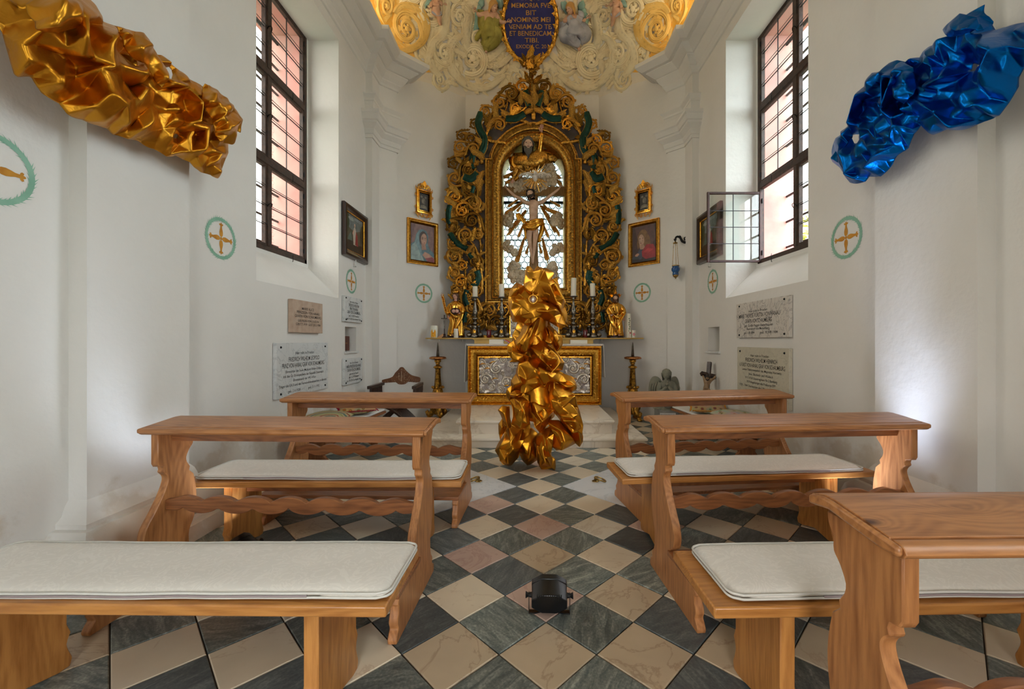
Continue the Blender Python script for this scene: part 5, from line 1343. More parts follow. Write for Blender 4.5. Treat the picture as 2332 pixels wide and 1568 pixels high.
# standing figure-like sculpture in the aisle
t = thing('gold_column_sculpture', 'standing column of crumpled orange gold metal in the aisle before the altar', 'sculpture', (0.03, 4.5, 0))
ZA = lambda pts: [(1120 + x / 6.53, 600 + y / 6.53) for x, y in pts]
ZB = lambda pts: [(1120 + x / 6.273, 830 + y / 6.273) for x, y in pts]
LOB = [
 (ZA([(540, 60), (575, 58), (640, 130), (690, 62), (760, 90), (830, 95), (905, 150), (890, 240), (960, 210), (985, 320), (1050, 500), (1075, 560), (1060, 640), (1100, 740), (1100, 840), (1050, 910), (1010, 960), (960, 850), (930, 700), (800, 610), (700, 600), (520, 520), (480, 400), (500, 300), (520, 160)]), 4.50, .12, [[(740, 110, .2), (720, 300, .16), (700, 480, .1)], [(640, 150, .12), (560, 260, .06), (500, 380, .08)], [(800, 110, .1), (850, 350, .22), (940, 640, .2), (1010, 740, .14)], [(900, 160, .02), (860, 340, .02)], [(900, 330, .16), (1030, 520, .14)]], 'A'),
 (ZA([(380, 300), (490, 350), (500, 390), (560, 480), (700, 560), (900, 600), (1010, 740), (1060, 900), (1010, 960), (960, 930), (830, 850), (700, 800), (620, 905), (560, 905), (400, 860), (330, 850), (300, 760), (270, 640), (260, 560), (280, 450), (300, 390)]), 4.40, .12, [[(280, 520, .02), (430, 470, .05), (560, 560, .03), (700, 620, .06)], [(440, 640, .12), (550, 740, .15), (640, 660, .14), (700, 610, .05)], [(560, 900, .04), (560, 780, .03), (640, 700, .1)], [(700, 700, .16), (800, 740, .17), (930, 690, .14)]], 'A'),
 (ZA([(400, 880), (500, 870), (620, 890), (700, 800), (830, 830), (860, 930), (950, 1010), (1010, 1250), (900, 1260), (760, 1230), (560, 1280), (440, 1300), (350, 1240), (330, 1060)]), 4.56, .10, [], 'A'),
 (ZA([(840, 920), (940, 1000), (1040, 1080), (1055, 1190), (1010, 1260), (960, 1300), (900, 1200), (870, 1030)]), 4.46, .09, [[(850, 930, .04), (930, 1060, .14), (1000, 1220, .08)]], 'A'),
 (ZA([(500, 900), (600, 900), (710, 810), (680, 920), (620, 1080), (560, 1250), (500, 1305), (440, 1300), (350, 1240), (380, 1130)]), 4.40, .10, [[(560, 930, .12), (480, 1100, .14), (400, 1230, .08)], [(690, 840, .12), (600, 1060, .16), (500, 1290, .08)], [(600, 920, .02), (530, 1100, .02), (440, 1260, .02)]], 'A'),
 (ZA([(240, 1210), (340, 1140), (350, 1240), (440, 1300), (530, 1350), (560, 1400), (560, 1500), (430, 1450), (270, 1455), (310, 1420), (250, 1310)]), 4.44, .08, [[(250, 1300, .02), (430, 1340, .12), (550, 1390, .06)]], 'A'),
 (ZA([(560, 1250), (660, 1200), (780, 1150), (900, 1280), (960, 1330), (1060, 1470), (1030, 1575), (900, 1580), (780, 1500), (600, 1420)]), 4.42, .09, [[(560, 1255, .06), (700, 1370, .16), (800, 1460, .15), (900, 1560, .12)], [(900, 1300, .12), (880, 1500, .04)]], 'A'),
 (ZB([(300, 340), (300, 230), (370, 130), (400, -20), (560, -110), (700, -60), (880, 60), (1010, 130), (1120, 180), (1190, 290), (1170, 350), (1100, 385), (860, 260), (770, 320), (560, 350), (420, 360), (330, 370)]), 4.44, .13, [[(400, -10, .1), (380, 130, .16), (500, 300, .06)], [(540, -60, .12), (640, 80, .22), (760, 290, .10)], [(700, -40, .04), (760, 100, .05), (760, 190, .02)], [(880, 60, .14), (780, 190, .14)], [(900, 160, .04), (1180, 290, .08)]], 'B'),
 (ZB([(420, 330), (600, 340), (770, 280), (790, 440), (690, 520), (600, 500), (540, 430)]), 4.52, .06, [[(600, 370, .1), (740, 390, .08)]], 'B'),
 (ZB([(270, 510), (440, 460), (520, 440), (530, 540), (510, 700), (540, 830), (540, 900), (380, 900), (290, 850), (320, 650)]), 4.36, .10, [[(300, 480, .04), (420, 500, .13), (480, 680, .16), (440, 860, .10)]], 'B'),
 (ZB([(95, 650), (160, 590), (250, 600), (255, 760), (280, 890), (200, 860)]), 4.40, .07, [[(100, 655, .03), (180, 680, .12), (240, 880, .05)]], 'B'),
 (ZB([(200, 420), (230, 340), (300, 290), (350, 380), (500, 330), (590, 440), (560, 470), (340, 490), (260, 510)]), 4.44, .09, [], 'B'),
 (ZB([(840, 340), (860, 230), (1000, 300), (1160, 430), (1200, 530), (1250, 700), (1290, 850), (1280, 1090), (1240, 1150), (1150, 1060), (1050, 900), (880, 640), (830, 480)]), 4.40, .15, [[(860, 240, .06), (840, 400, .12), (900, 530, .16), (1160, 440, .1)], [(880, 640, .05), (1000, 580, .2), (1200, 700, .16)], [(900, 650, .05), (1150, 720, .22), (1250, 850, .12)], [(1000, 600, .08), (1100, 560, .06), (1190, 540, .05)]], 'B'),
 (ZB([(530, 540), (620, 500), (720, 520), (830, 480), (890, 640), (820, 820), (690, 960), (620, 880), (600, 790), (520, 660)]), 4.44, .10, [[(540, 600, .04), (640, 640, .14), (750, 600, .1)], [(610, 770, .04), (700, 800, .14), (750, 660, .06)], [(890, 640, .04), (760, 760, .12), (680, 930, .04)]], 'B'),
 (ZB([(60, 1220), (100, 1120), (200, 960), (220, 890), (440, 910), (440, 1060), (400, 1200), (370, 1320), (280, 1430), (230, 1440), (160, 1400), (110, 1310)]), 4.53, .13, [[(220, 900, .05), (280, 1050, .18), (120, 1240, .08)], [(430, 930, .04), (400, 1090, .12), (270, 1100, .18)], [(130, 1250, .1), (380, 1080, .1)]], 'B'),
 (ZB([(430, 950), (560, 920), (660, 1000), (650, 1150), (650, 1350), (545, 1435), (510, 1435), (450, 1370), (390, 1240), (410, 1150)]), 4.56, .09, [[(440, 1050, .12), (570, 1060, .12)], [(480, 1180, .14), (520, 1400, .06)]], 'B'),
 (ZB([(640, 1060), (700, 950), (860, 870), (890, 950), (860, 1100), (840, 1220), (850, 1300), (900, 1340), (905, 1460), (860, 1485), (720, 1480), (660, 1380), (650, 1230)]), 4.46, .12, [[(700, 960, .1), (760, 1100, .18), (830, 1250, .12)], [(660, 1240, .1), (780, 1290, .17), (890, 1460, .06)], [(720, 1470, .04), (860, 1410, .12)]], 'B'),
 (ZB([(820, 810), (960, 800), (1020, 880), (1150, 1060), (1180, 1120), (1050, 1190), (930, 1215), (870, 1160), (900, 1000)]), 4.38, .11, [[(830, 820, .06), (1000, 900, .16), (900, 1000, .05)], [(1010, 890, .1), (1130, 1060, .12)]], 'B'),
 (ZB([(100, 850), (150, 780), (200, 870), (210, 900), (120, 1070), (105, 980)]), 4.46, .07, [], 'B'),
 (ZB([(1020, 760), (1180, 740), (1270, 850), (1270, 920), (1200, 950), (1090, 860)]), 4.28, .06, [[(1030, 770, .05), (1150, 800, .12), (1260, 880, .04)]], 'B'),
]
for i, (ol, D_, bul, rd, z_) in enumerate(LOB):
    gx = sum(p[0] for p in ol) / len(ol); gy = sum(p[1] for p in ol) / len(ol)
    ol = [(gx + (a - gx) * 1.07, min(gy + (b - gy) * 1.05, 1066 if D_ < 4.5 else 1059)) for a, b in ol]
    f_ = (lambda x, y, h, D_=D_: tuple(P(x, y, D_) + Vector((0, -h, 0))))
    rid = [[((1120 + x / 6.53, 600 + y / 6.53) if z_ == 'A' else (1120 + x / 6.273, 830 + y / 6.273)) + (h,) for x, y, h in r_] for r_ in rd]
    crumple('crumpled_fold', ol, [], f_, 17, .05, bul, 40 + i, GOLDM, t, ridges=rid, back=True, bfall=16, edgeh=.3, crease=.62, fine=.003)
for i, (ol, D_, bul, rd, z_) in enumerate(LOB):
    if max(p[0] for p in ol) - min(p[0] for p in ol) < 32: continue
    r_ = random.Random(90 + i); gx = sum(p[0] for p in ol) / len(ol); gy = sum(p[1] for p in ol) / len(ol); an_ = r_.uniform(-.35, .35); k_ = r_.uniform(.62, .8)
    o2 = [(gx + r_.uniform(-1, 1) + ((a - gx) * cos(an_) - (b - gy) * sin(an_)) * k_ * r_.uniform(.9, 1.1), gy + ((a - gx) * sin(an_) + (b - gy) * cos(an_)) * k_ * r_.uniform(.9, 1.1)) for a, b in ol[::2]]
    o2 = [(a, min(b, 1058)) for a, b in o2]
    crumple('loose_flap', o2, [], (lambda x, y, h, D_=D_, bul=bul: tuple(P(x, y, D_) + Vector((0, -h - bul * .85, 0)))), 20, .045, .05, 140 + i, GOLDM, t, bfall=12, edgeh=.9, crease=.5, fine=.002)
core = [(P(1212, 650, 4.5), .10), (P(1225, 690, 4.5), .16), (P(1215, 735, 4.5), .15), (P(1225, 780, 4.55), .13), (P(1215, 830, 4.52), .15), (P(1222, 880, 4.52), .18), (P(1230, 930, 4.52), .20), (P(1225, 965, 4.52), .18)]
skin('inner_core', core, [(i, i + 1) for i in range(7)], GOLDM, t, 1)
p = P(1214, 681, 4.24)
m = MB().tube([(p.x + .042 * cos(q), p.y, p.z + .042 * sin(q)) for q in [2 * pi * i / 24 for i in range(24)]], .006, 8, closed=True); m.tube([(p.x, p.y, p.z + .042), (p.x, p.y + .05, p.z + .075)], .006, 6)
m.build('round_gilt_lens_rim', GILTB, t, smooth=True)
MB().ball((p.x, p.y + .004, p.z), .038, (1, .25, 1), 16, 8).build('clear_lens', pane_glass('lens_glass', (.9, .85, .7), .25, .4), t, smooth=True)
# ------------------------------------------------------------------ altar table and what stands on it
LINEN = simple('white_altar_linen', srgb(226, 226, 224), 0.8, bump=.2, bscale=30)
PLYW = simple('gilt_painted_board', srgb(196, 160, 84), 0.45, .3, col2=srgb(170, 134, 64), scale=5)
ROSE = simple('silver_ground', srgb(150, 140, 132), .4, .8, col2=srgb(110, 98, 90), scale=12, bump=.4, bscale=40)
xl, xr = P(1065, 0, 6.84).x, P(1370, 0, 6.84).x; zt = 1.295; zb = .312
al = thing('altar_table', 'masonry altar block behind the embossed silver front', 'altar', ((xl + xr) / 2, 7.1, zb))
MB().box(xl + .02, xr - .02, 6.93, 7.9, zb, zt - .02).build('altar_block', WHITE2, al)
MB().box(xl - .02, xr + .02, 6.86, 7.9, zt - .02, zt).build('altar_slab', STEPM, al)
an = thing('altar_frontal', 'embossed silver altar front in a wide carved gold frame', 'altar frontal', ((xl + xr) / 2, 6.85, zb))
fnA = lambda a, b, h: (a, 6.88 - h, b)
zf = zt - .03
fp = [(xl, zb), (xl, zf), (xr, zf), (xr, zb)]
frame_sweep(fp, [(0, -.01), (0, .04), (.02, .055), (.035, .04), (.06, .075), (.10, .085), (.14, .06), (.155, .035), (.165, .05), (.185, .05), (.195, .02), (.195, -.01)], fnA, side=1).build('carved_gold_frame', GILTB, an, angle=40)
MB().box(xl + .19, xr - .19, 6.872, 6.885, zb + .19, zf - .19).build('silver_panel', ROSE, an)
for q, d_ in along([(a + (.10 if a < 0.1 else -.10), b + (.10 if b < .6 else -.10)) for a, b in fp], .05):
    place(CLM, an, Vector((q.x, 6.81, q.y)), EX, EZ, EN, atan2(d_.y, d_.x) - pi / 2 + rg.choice((-.6, .6, 0)), .06, .06, .06, mirror=rg.random() < .5)
SLEAF = [make_leaf(20 + i, SILV, 3) for i in range(3)]; SSC = [make_scroll(20 + i, SILV) for i in range(2)]
def AP(px, py, h=.012): return P(px, py, 6.87) + Vector((0, -h, 0))
ASC = [(1105, 863, 14, .5), (1130, 838, 15, 2.2), (1110, 833, 9, 3.6), (1153, 870, 13, 1.0), (1097, 825, 8, .4), (1120, 880, 9, 4.4), (1148, 818, 9, 2.7), (1165, 830, 9, 1.2), (1098, 845, 7, 3.0), (1140, 885, 8, 5.0), (1085 + 8, 884, 7, 2.0), (1127, 812, 8, 5.5), (1168, 885, 9, 3.9), (1112, 812, 7, 1.5)]
for (x, y, r_, a) in ASC:
    for s in (0, 1):
        xx = x if s == 0 else 2 * 1217.5 - x
        place(SSC[rg.random() < .5], an, AP(xx, y), EX, EZ, EN, a if s == 0 else -a, r_ * .0068, r_ * .0068, r_ * .0045, mirror=s == 1)
pl_ = []
k = 0
while k < 60:
    x, y = rg.uniform(1088, 1212), rg.uniform(806, 893)
    if any((x - a) ** 2 + (y - b) ** 2 < 36 for a, b in pl_): k += .1; continue
    pl_.append((x, y)); a = rg.uniform(0, 6.28); L = rg.uniform(10, 17) * KX * .9
    for s in (0, 1): place(SLEAF[rg.randrange(3)], an, AP(x if s == 0 else 2 * 1217.5 - x, y, .006), EX, EZ, EN, a if s == 0 else -a, L, L, L * .6, mirror=s == 1)
    k += 1
for (x, y, a) in [(1100, 828, .1), (1110, 838, 0), (1128, 861, .2), (1155, 877, 0), (1122, 824, 1.2), (1142, 813, 1.3), (1108, 815, .4)]:
    for s in (0, 1):
        xx = x if s == 0 else 2 * 1217.5 - x; c = AP(xx, y, .035); sg = 1 if s == 0 else -1
        MB().tube([c + Vector((-.05 * sg, 0, -.01 - .01 * a)), c + Vector((0, -.008, .008)), c + Vector((.05 * sg, 0, .01 * a - .004))], [.007, .010, .005], 6).build('gilt_strap', GILTB, an, smooth=True)
m = MB(); c = AP(1217, 845, .02)
m.tube([(c.x + .26 * cos(q) * (1 + .05 * cos(4 * q)), c.y, c.z + .24 * sin(q) * (1 + .05 * cos(4 * q))) for q in [2 * pi * i / 40 for i in range(40)]], .02, 8, closed=True)
m.build('gilt_medallion_rim', GILTB, an, smooth=True)
m = MB(); m.lathe([(.24, 0), (.22, .015), (.15, .03), (.001, .04)], 32); m.v = [(c.x + x, c.y - z, c.z + y * .92) for x, y, z in m.v]; md_ = m.build('gilt_medallion', GILTF, an, smooth=True)
for i in range(14):
    q = 2 * pi * i / 14; place(CLM, an, Vector((c.x + .17 * cos(q), c.y - .03, c.z + .16 * sin(q))), EX, EZ, EN, q - pi / 2, .08, .08, .06)
cl_ = thing('altar_cloth', 'white linen cloth over the altar top hanging down both sides', 'cloth', ((xl + xr) / 2, 7.0, zt))
MB().box(xl - .03, xr + .03, 6.85, 7.22, zt, zt + .006).build('cloth_top', LINEN, cl_)
for s, x in ((-1, xl - .034), (1, xr + .034)):
    m = MB(); vs = []
    for i in range(9):
        for j in range(7):
            y = 6.86 + .34 * i / 8; z = zt + .005 - (.62 * j / 6) * (1 if s < 0 else .88); vs.append((x + s * (.012 * sin(i * 1.4) * j / 6 + .02 * j / 6 + .004), y, z))
    m.add(vs, [(i * 7 + j, i * 7 + j + 1, i * 7 + j + 8, i * 7 + j + 7) for i in range(8) for j in range(6)])
    o = m.build('cloth_fall', LINEN, cl_, smooth=True); so = o.modifiers.new('t', 'SOLIDIFY'); so.thickness = .006
# gradine and shelf
pr_ = thing('altar_gradine', 'yellow painted wooden gradine between altar cloth and shelf', 'gradine', (0.05, 7.2, zt + .006))
a, b = P(1080, 0, 7.22).x, P(1351, 0, 7.22).x
bevel(MB().box(a, b, 7.22, 7.55, zt + .006, zt + .075).build('gradine_box', PLYW, pr_), .004)
MB().box(a - .02, b + .02, 7.20, 7.56, zt + .075, 1.382).build('gradine_lip', PLYW, pr_)
sh_ = thing('altar_shelf', 'long narrow gilt shelf carrying candlesticks and statues', 'shelf', (0.05, 7.4, 1.38))
ZS = 1.405
poly = [(-1.81, 7.2), (1.90, 7.2), (1.92, 7.26), (1.62, 7.62), (1.2, 7.99), (-1.15, 7.99), (-1.55, 7.60), (-1.84, 7.26)]
bevel(MB().prism(poly, lambda a, b, t: (a, b, t), ZS - .022, ZS).build('shelf_board', PLYW, sh_), .004, 1)
for x in (-1.6, -1.2, 1.2, 1.7): MB().tube([(x, 7.3, ZS - .03), (x, 7.28, ZS - .06), (x, 7.26, ZS - .03)], .004, 6).build('hook', simple('white_hook', srgb(220, 220, 218), .4) if x == -1.6 else bpy.data.materials['white_hook'], sh_)
# support under retable
MB().box(-1.0, 1.05, 7.58, 7.95, ZS, ZS + .05).build('retable_foot', GILTD, ret)

WAX = simple('ivory_wax', srgb(228, 222, 206), 0.45); WAX.node_tree.nodes['Principled BSDF'].inputs['Subsurface Weight'].default_value = .15
PEWT = simple('grey_pewter', srgb(120, 122, 126), .4, .7)
WICK = simple('burnt_wick', srgb(30, 26, 22), .9)
def candle(label, x, y, z, r, h, mat=None, cat='candle', grp=None, name='candle', tilt=0):
    t = local(name, label, cat, (x, y, z), 0, grp)
    m = MB().lathe([(r * .97, 0), (r, .004), (r, h - .006), (r * .95, h), (r * .7, h - .004), (.001, h - .006)], 20)
    if tilt: m.v = [(a + c * tilt, b, c) for a, b, c in m.v]
    m.build('wax', mat or WAX, t, angle=50)
    MB().tube([(tilt * h, 0, h - .008), (tilt * h + .002, 0, h + .012)], .0016, 5).build('wick', WICK, t)
    return t
def silver_stick(label, px, ysauc, D=7.34, tilt=0):
    x = P(px, 0, D).x; zs = P(px, ysauc, D).z; h = zs - ZS
    t = local('silver_candlestick', label, 'candlestick', (x, D, ZS), 0, 'silver altar candlesticks')
    # tripod base: plate with three lobes and scrolls
    b = MB(); 
    def tri(rr, n=36): return [(rr * (1 + .28 * cos(3 * (q + pi / 2))) * cos(q), rr * (1 + .28 * cos(3 * (q + pi / 2))) * sin(q)) for q in [2 * pi * i / n for i in range(n)]]
    vs = []; pr = [(.115, .012), (.12, .03), (.105, .055), (.085, .085), (.072, .13), (.07, .17), (.082, .20), (.05, .215), (.018, .225)]
    for rr, z in pr: vs += [(a, c, z) for a, c in tri(rr)]
    b.add(vs, [(j * 36 + i, j * 36 + (i + 1) % 36, (j + 1) * 36 + (i + 1) % 36, (j + 1) * 36 + i) for j in range(len(pr) - 1) for i in range(36)])
    b.build('tripod_base', TSILV, t, smooth=True)
    for k in range(3):
        q = -pi / 2 + 2 * pi * k / 3 + pi / 3; m = MB().ball((.11 * cos(q), .11 * sin(q), .05), .05, (1, 1, .85), 12, 8); m.build('foot_volute', TSILV, t, smooth=True)
        m = MB().ball((.085 * cos(q), .085 * sin(q), .195), .024, (1, 1, 1), 10, 6); m.build('corner_knop', TSILV, t, smooth=True)
    for q in (-pi / 2,):
        MB().ball((0, -.098, .10), .035, (.85, .4, 1.25), 14, 10).build('gilt_oval_boss', GILTB, t, smooth=True)
    H_ = h
    st = [(.018, .215), (.03, .235), (.045, .245), (.03, .26), (.02, .275), (.034, .295), (.05, .31), (.056, .32), (.03, .335), (.022, .35), (.036, .375), (.046, .40), (.044, .44), (.03, .48), (.02, .54), (.016, .60)]
    k = (H_ - .05 - .215) / (.60 - .215); st = [(r_, .215 + (z - .215) * k) for r_, z in st]
    st += [(.016, H_ - .05), (.034, H_ - .04), (.022, H_ - .03), (.03, H_ - .018)]
    MB().lathe(st, 20).build('baluster_stem', TSILV, t, smooth=True)
    MB().lathe([(.02, H_ - .02), (.05, H_ - .016), (.072, H_ - .008), (.076, H_ - .001), (.07, H_), (.001, H_)], 24).build('drip_pan', PEWT, t, angle=50)
    return x, D, ZS + h
for lab, px, ys, ct, r_, tl, clab in (('outermost silver candlestick beside the gilded woman statue', 1082, 676, 652, .044, 0, 'short ivory candle beside the gilded woman statue'),
                                ('silver candlestick just left of the standing gold sculpture', 1142.5, 676, 647, .046, 0, 'tall ivory candle just left of the standing gold sculpture'),
                                ('silver candlestick just right of the standing gold sculpture', 1306, 674, 633, .046, .02, 'tallest ivory candle, just right of the standing gold sculpture'),
                                ('outermost silver candlestick beside the gilded bearded saint', 1350, 674.5, 645.5, .046, -.03, 'leaning ivory candle beside the gilded bearded saint')):
    x, D, z = silver_stick(lab, px, ys)
    candle(clab, x, D, z + .001, r_, P(0, ct, D).z - z, grp='ivory pillar candles on the silver candlesticks', tilt=tl)
REDG = simple('ruby_glass', srgb(120, 8, 22), .12, coat=.5); REDG.node_tree.nodes['Principled BSDF'].inputs['Transmission Weight'].default_value = .4
for lab, px in (('ruby glass votive light left of the standing gold sculpture', 1113.5), ('ruby glass votive light right of the standing gold sculpture', 1333)):
    t = local('votive_light', lab, 'votive light', (P(px, 0, 7.26).x, 7.26, ZS), 0, 'ruby votive lights on the shelf')
    MB().lathe([(.028, 0), (.036, .01), (.040, .06), (.038, .10), (.042, .135), (.039, .135), (.035, .10), (.036, .06), (.03, .02), (.001, .015)], 20).build('glass_cup', REDG, t, smooth=True)
    MB().lathe([(.03, .016), (.03, .05), (.001, .052)], 16).build('wax_filling', WAX, t)
# small things at the shelf ends
DBR = simple('dark_crucifix_wood', srgb(44, 22, 20), .35)
D = 7.28
x = P(989, 0, D).x; t = local('glass_lantern_candle', 'frosted glass candle with a gilded twin tower church relief at shelf end', 'candle', (x, D, ZS))
MB().lathe([(.058, 0), (.062, .006), (.062, .20), (.056, .21), (.001, .205)], 24).build('frosted_wax', simple('frosted_wax', srgb(226, 226, 212), .3, coat=.3), t, angle=50)
m = MB(); 
for s in (-.026, .026): m.box(s - .014, s + .014, -.068, -.058, .01, .10); m.prism([(s - .016, .10), (s + .016, .10), (s, .145)], lambda a, b, t_: (a, t_, b), -.068, -.058)
m.box(-.02, .02, -.07, -.058, .01, .075); m.prism([(-.02, .075), (.02, .075), (0, .10)], lambda a, b, t_: (a, t_, b), -.07, -.058)
m.build('gilt_church_relief', GILTB, t)
x = P(1012, 0, D).x; t = local('small_standing_crucifix', 'small dark red wooden standing crucifix beside the gilded woman statue', 'crucifix', (x, D, ZS))
m = MB().box(-.008, .008, -.008, .008, .03, .395); m.box(-.055, .055, -.007, .007, .325, .341); m.build('cross', DBR, t)
MB().lathe([(.048, 0), (.05, .012), (.03, .02), (.018, .05), (.022, .06), (.012, .07)], 12).build('turned_foot', DBR, t, angle=40)
skin('metal_corpus', [(Vector((0, -.014, .25)), .010), (Vector((0, -.016, .30)), .012), (Vector((0, -.016, .325)), .010), (Vector((-.045, -.012, .335)), .004), (Vector((.045, -.012, .335)), .004), (Vector((0, -.018, .20)), .007), (Vector((0, -.014, .15)), .004)], [(0, 1), (1, 2), (2, 3), (2, 4), (0, 5), (5, 6)], TSILV, t, 1)
x = P(1002, 0, 7.25).x; t = local('carved_wood_relief', 'small carved light wooden relief leaning by the crucifix foot', 'carving', (x, 7.25, ZS), .3)
MB().prism([(-.05, 0), (.06, 0), (.055, .075), (.03, .06), (0, .04), (-.03, .02)], lambda a, b, t_: (a, t_ , b), -.008, .008).build('relief', simple('light_limewood', srgb(186, 140, 96), .6, bump=.5, bscale=80), t)
x = P(1038.5, 0, 7.235).x; candle('plain white candle in front of the gilded woman statue', x, 7.235, ZS, .038, .155)
# tall paschal candles on the right end
x = P(1427, 0, 7.4).x; candle('tall plain ivory paschal candle behind the bearded saint', x, 7.4, ZS, .034, .41)
x = P(1432, 0, 7.3).x; t = candle('tall decorated paschal candle with green and gold wax band', x, 7.3, ZS, .036, .42)
GW = simple('green_wax_ornament', srgb(92, 110, 70), .5)
m = MB()
for i in range(9): m.ball((.008 * sin(i * 2), -.036, .05 + i * .035), .009, (1, .4, 1.4), 8, 5)
m.build('wax_ornament', GW, t)
PINKW = simple('pink_wax', srgb(214, 96, 120), .5); REDW = simple('red_wax', srgb(176, 30, 34), .5)
x = P(1434.5, 0, 7.235).x; t = candle('small christening candle with a red heart at the shelf end', x, 7.225, ZS, .018, .135)
MB().ball((-.004, -.018, .085), .009, (1, .4, 1), 8, 6).ball((.004, -.018, .085), .009, (1, .4, 1), 8, 6).prism([(-.012, .083), (.012, .083), (0, .066)], lambda a, b, t_: (a, t_, b), -.023, -.016).build('red_heart', REDW, t)
x = P(1442.5, 0, 7.25).x; t = candle('short wide candle with a pink floral cross at the shelf end', x, 7.25, ZS, .038, .13)
m = MB()
for i in range(8): q = 2 * pi * i / 8; m.ball((.014 * cos(q), -.037, .06 + .016 * sin(q)), .008, (1, .4, 1), 8, 5)
m.build('pink_flower', PINKW, t)
# framed reliquary boards flanking the tabernacle place
for lab, px in (('gilt edged silver filigree board left of the standing gold sculpture', 1176), ('gilt edged silver filigree board right of the standing gold sculpture', 1258)):
    x = P(px, 0, 7.4).x; t = local('filigree_board', lab, 'reliquary board', (x, 7.42, ZS), 0, 'silver filigree boards on the altar shelf')
    frame_sweep([(-.12, 0), (-.12, .39), (.12, .39), (.12, 0)], [(0, -.01), (0, .012), (.012, .012), (.014, -.01)], lambda a, b, h: (a, -h, b), side=1).build('gilt_edge', GILTB, t)
    MB().box(-.108, .108, .0, .008, .01, .38).build('filigree_panel', TSILV, t)
    for k in range(6): place(SSC[k % 2], t, Vector((-.05 + .1 * (k % 2), -.002, .08 + .11 * (k // 2))), EX, EZ, EN, k, .042, .042, .03, mirror=k % 2 == 1)
# books
PAGES = simple('book_pages', srgb(226, 220, 204), .8); 
def book(label, x, y, z, w, d, h, cover, rz=0, upright=False, cat='book', name='book', title=None):
    t = local(name, label, cat, (x, y, z), rz)
    if not upright:
        bevel(MB().box(-w / 2 + .004, w / 2 - .006, -d / 2 + .006, d / 2 - .006, .003, h - .003).build('pages', PAGES, t), .001, 1)
        c = MB().box(-w / 2, w / 2, -d / 2, d / 2, 0, .003).box(-w / 2, w / 2, -d / 2, d / 2, h - .003, h); c.box(-w / 2, -w / 2 + .004, -d / 2, d / 2, 0, h)
        bevel(c.build('cover', cover, t), .001, 1)
    return t
WCOV = simple('white_book_cover', srgb(222, 220, 212), .4); BCOV = simple('brown_leather', srgb(92, 52, 42), .5, bump=.3)
x0, x1 = P(1114.5, 0, 6.95).x, P(1147, 0, 6.95).x
t = book('white covered missal lying on the altar cloth, ribbons hanging out', (x0 + x1) / 2, 7.0, zt + .006, x1 - x0, .17, .075, WCOV)
for i, c in enumerate((srgb(40, 50, 140), srgb(226, 226, 230), srgb(196, 24, 40))):
    m = MB(); xx = (x1 - x0) / 2; vs = []
    for k in range(6): u = k / 5; vs += [(xx - .01 + .10 * u + .012 * i, -.088 - .004 * i, .065 - .058 * u ** 1.3), (xx + .006 + .10 * u + .014 * i, -.088 - .004 * i, .07 - .055 * u ** 1.3)]
    o = m.add(vs, [(2 * k, 2 * k + 1, 2 * k + 3, 2 * k + 2) for k in range(5)]).build('ribbon_marker', simple('ribbon_%d_silk' % i, c, .5), t, smooth=True)
x0, x1 = P(1298, 0, 6.98).x, P(1338, 0, 6.98).x
t = book('old book with brown spine lying on the altar right of the gold sculpture', (x0 + x1) / 2, 7.05, zt + .006, x1 - x0, .2, .07, BCOV)
t.children[0].data.materials[0] = simple('aged_pages', srgb(190, 160, 120), .8)

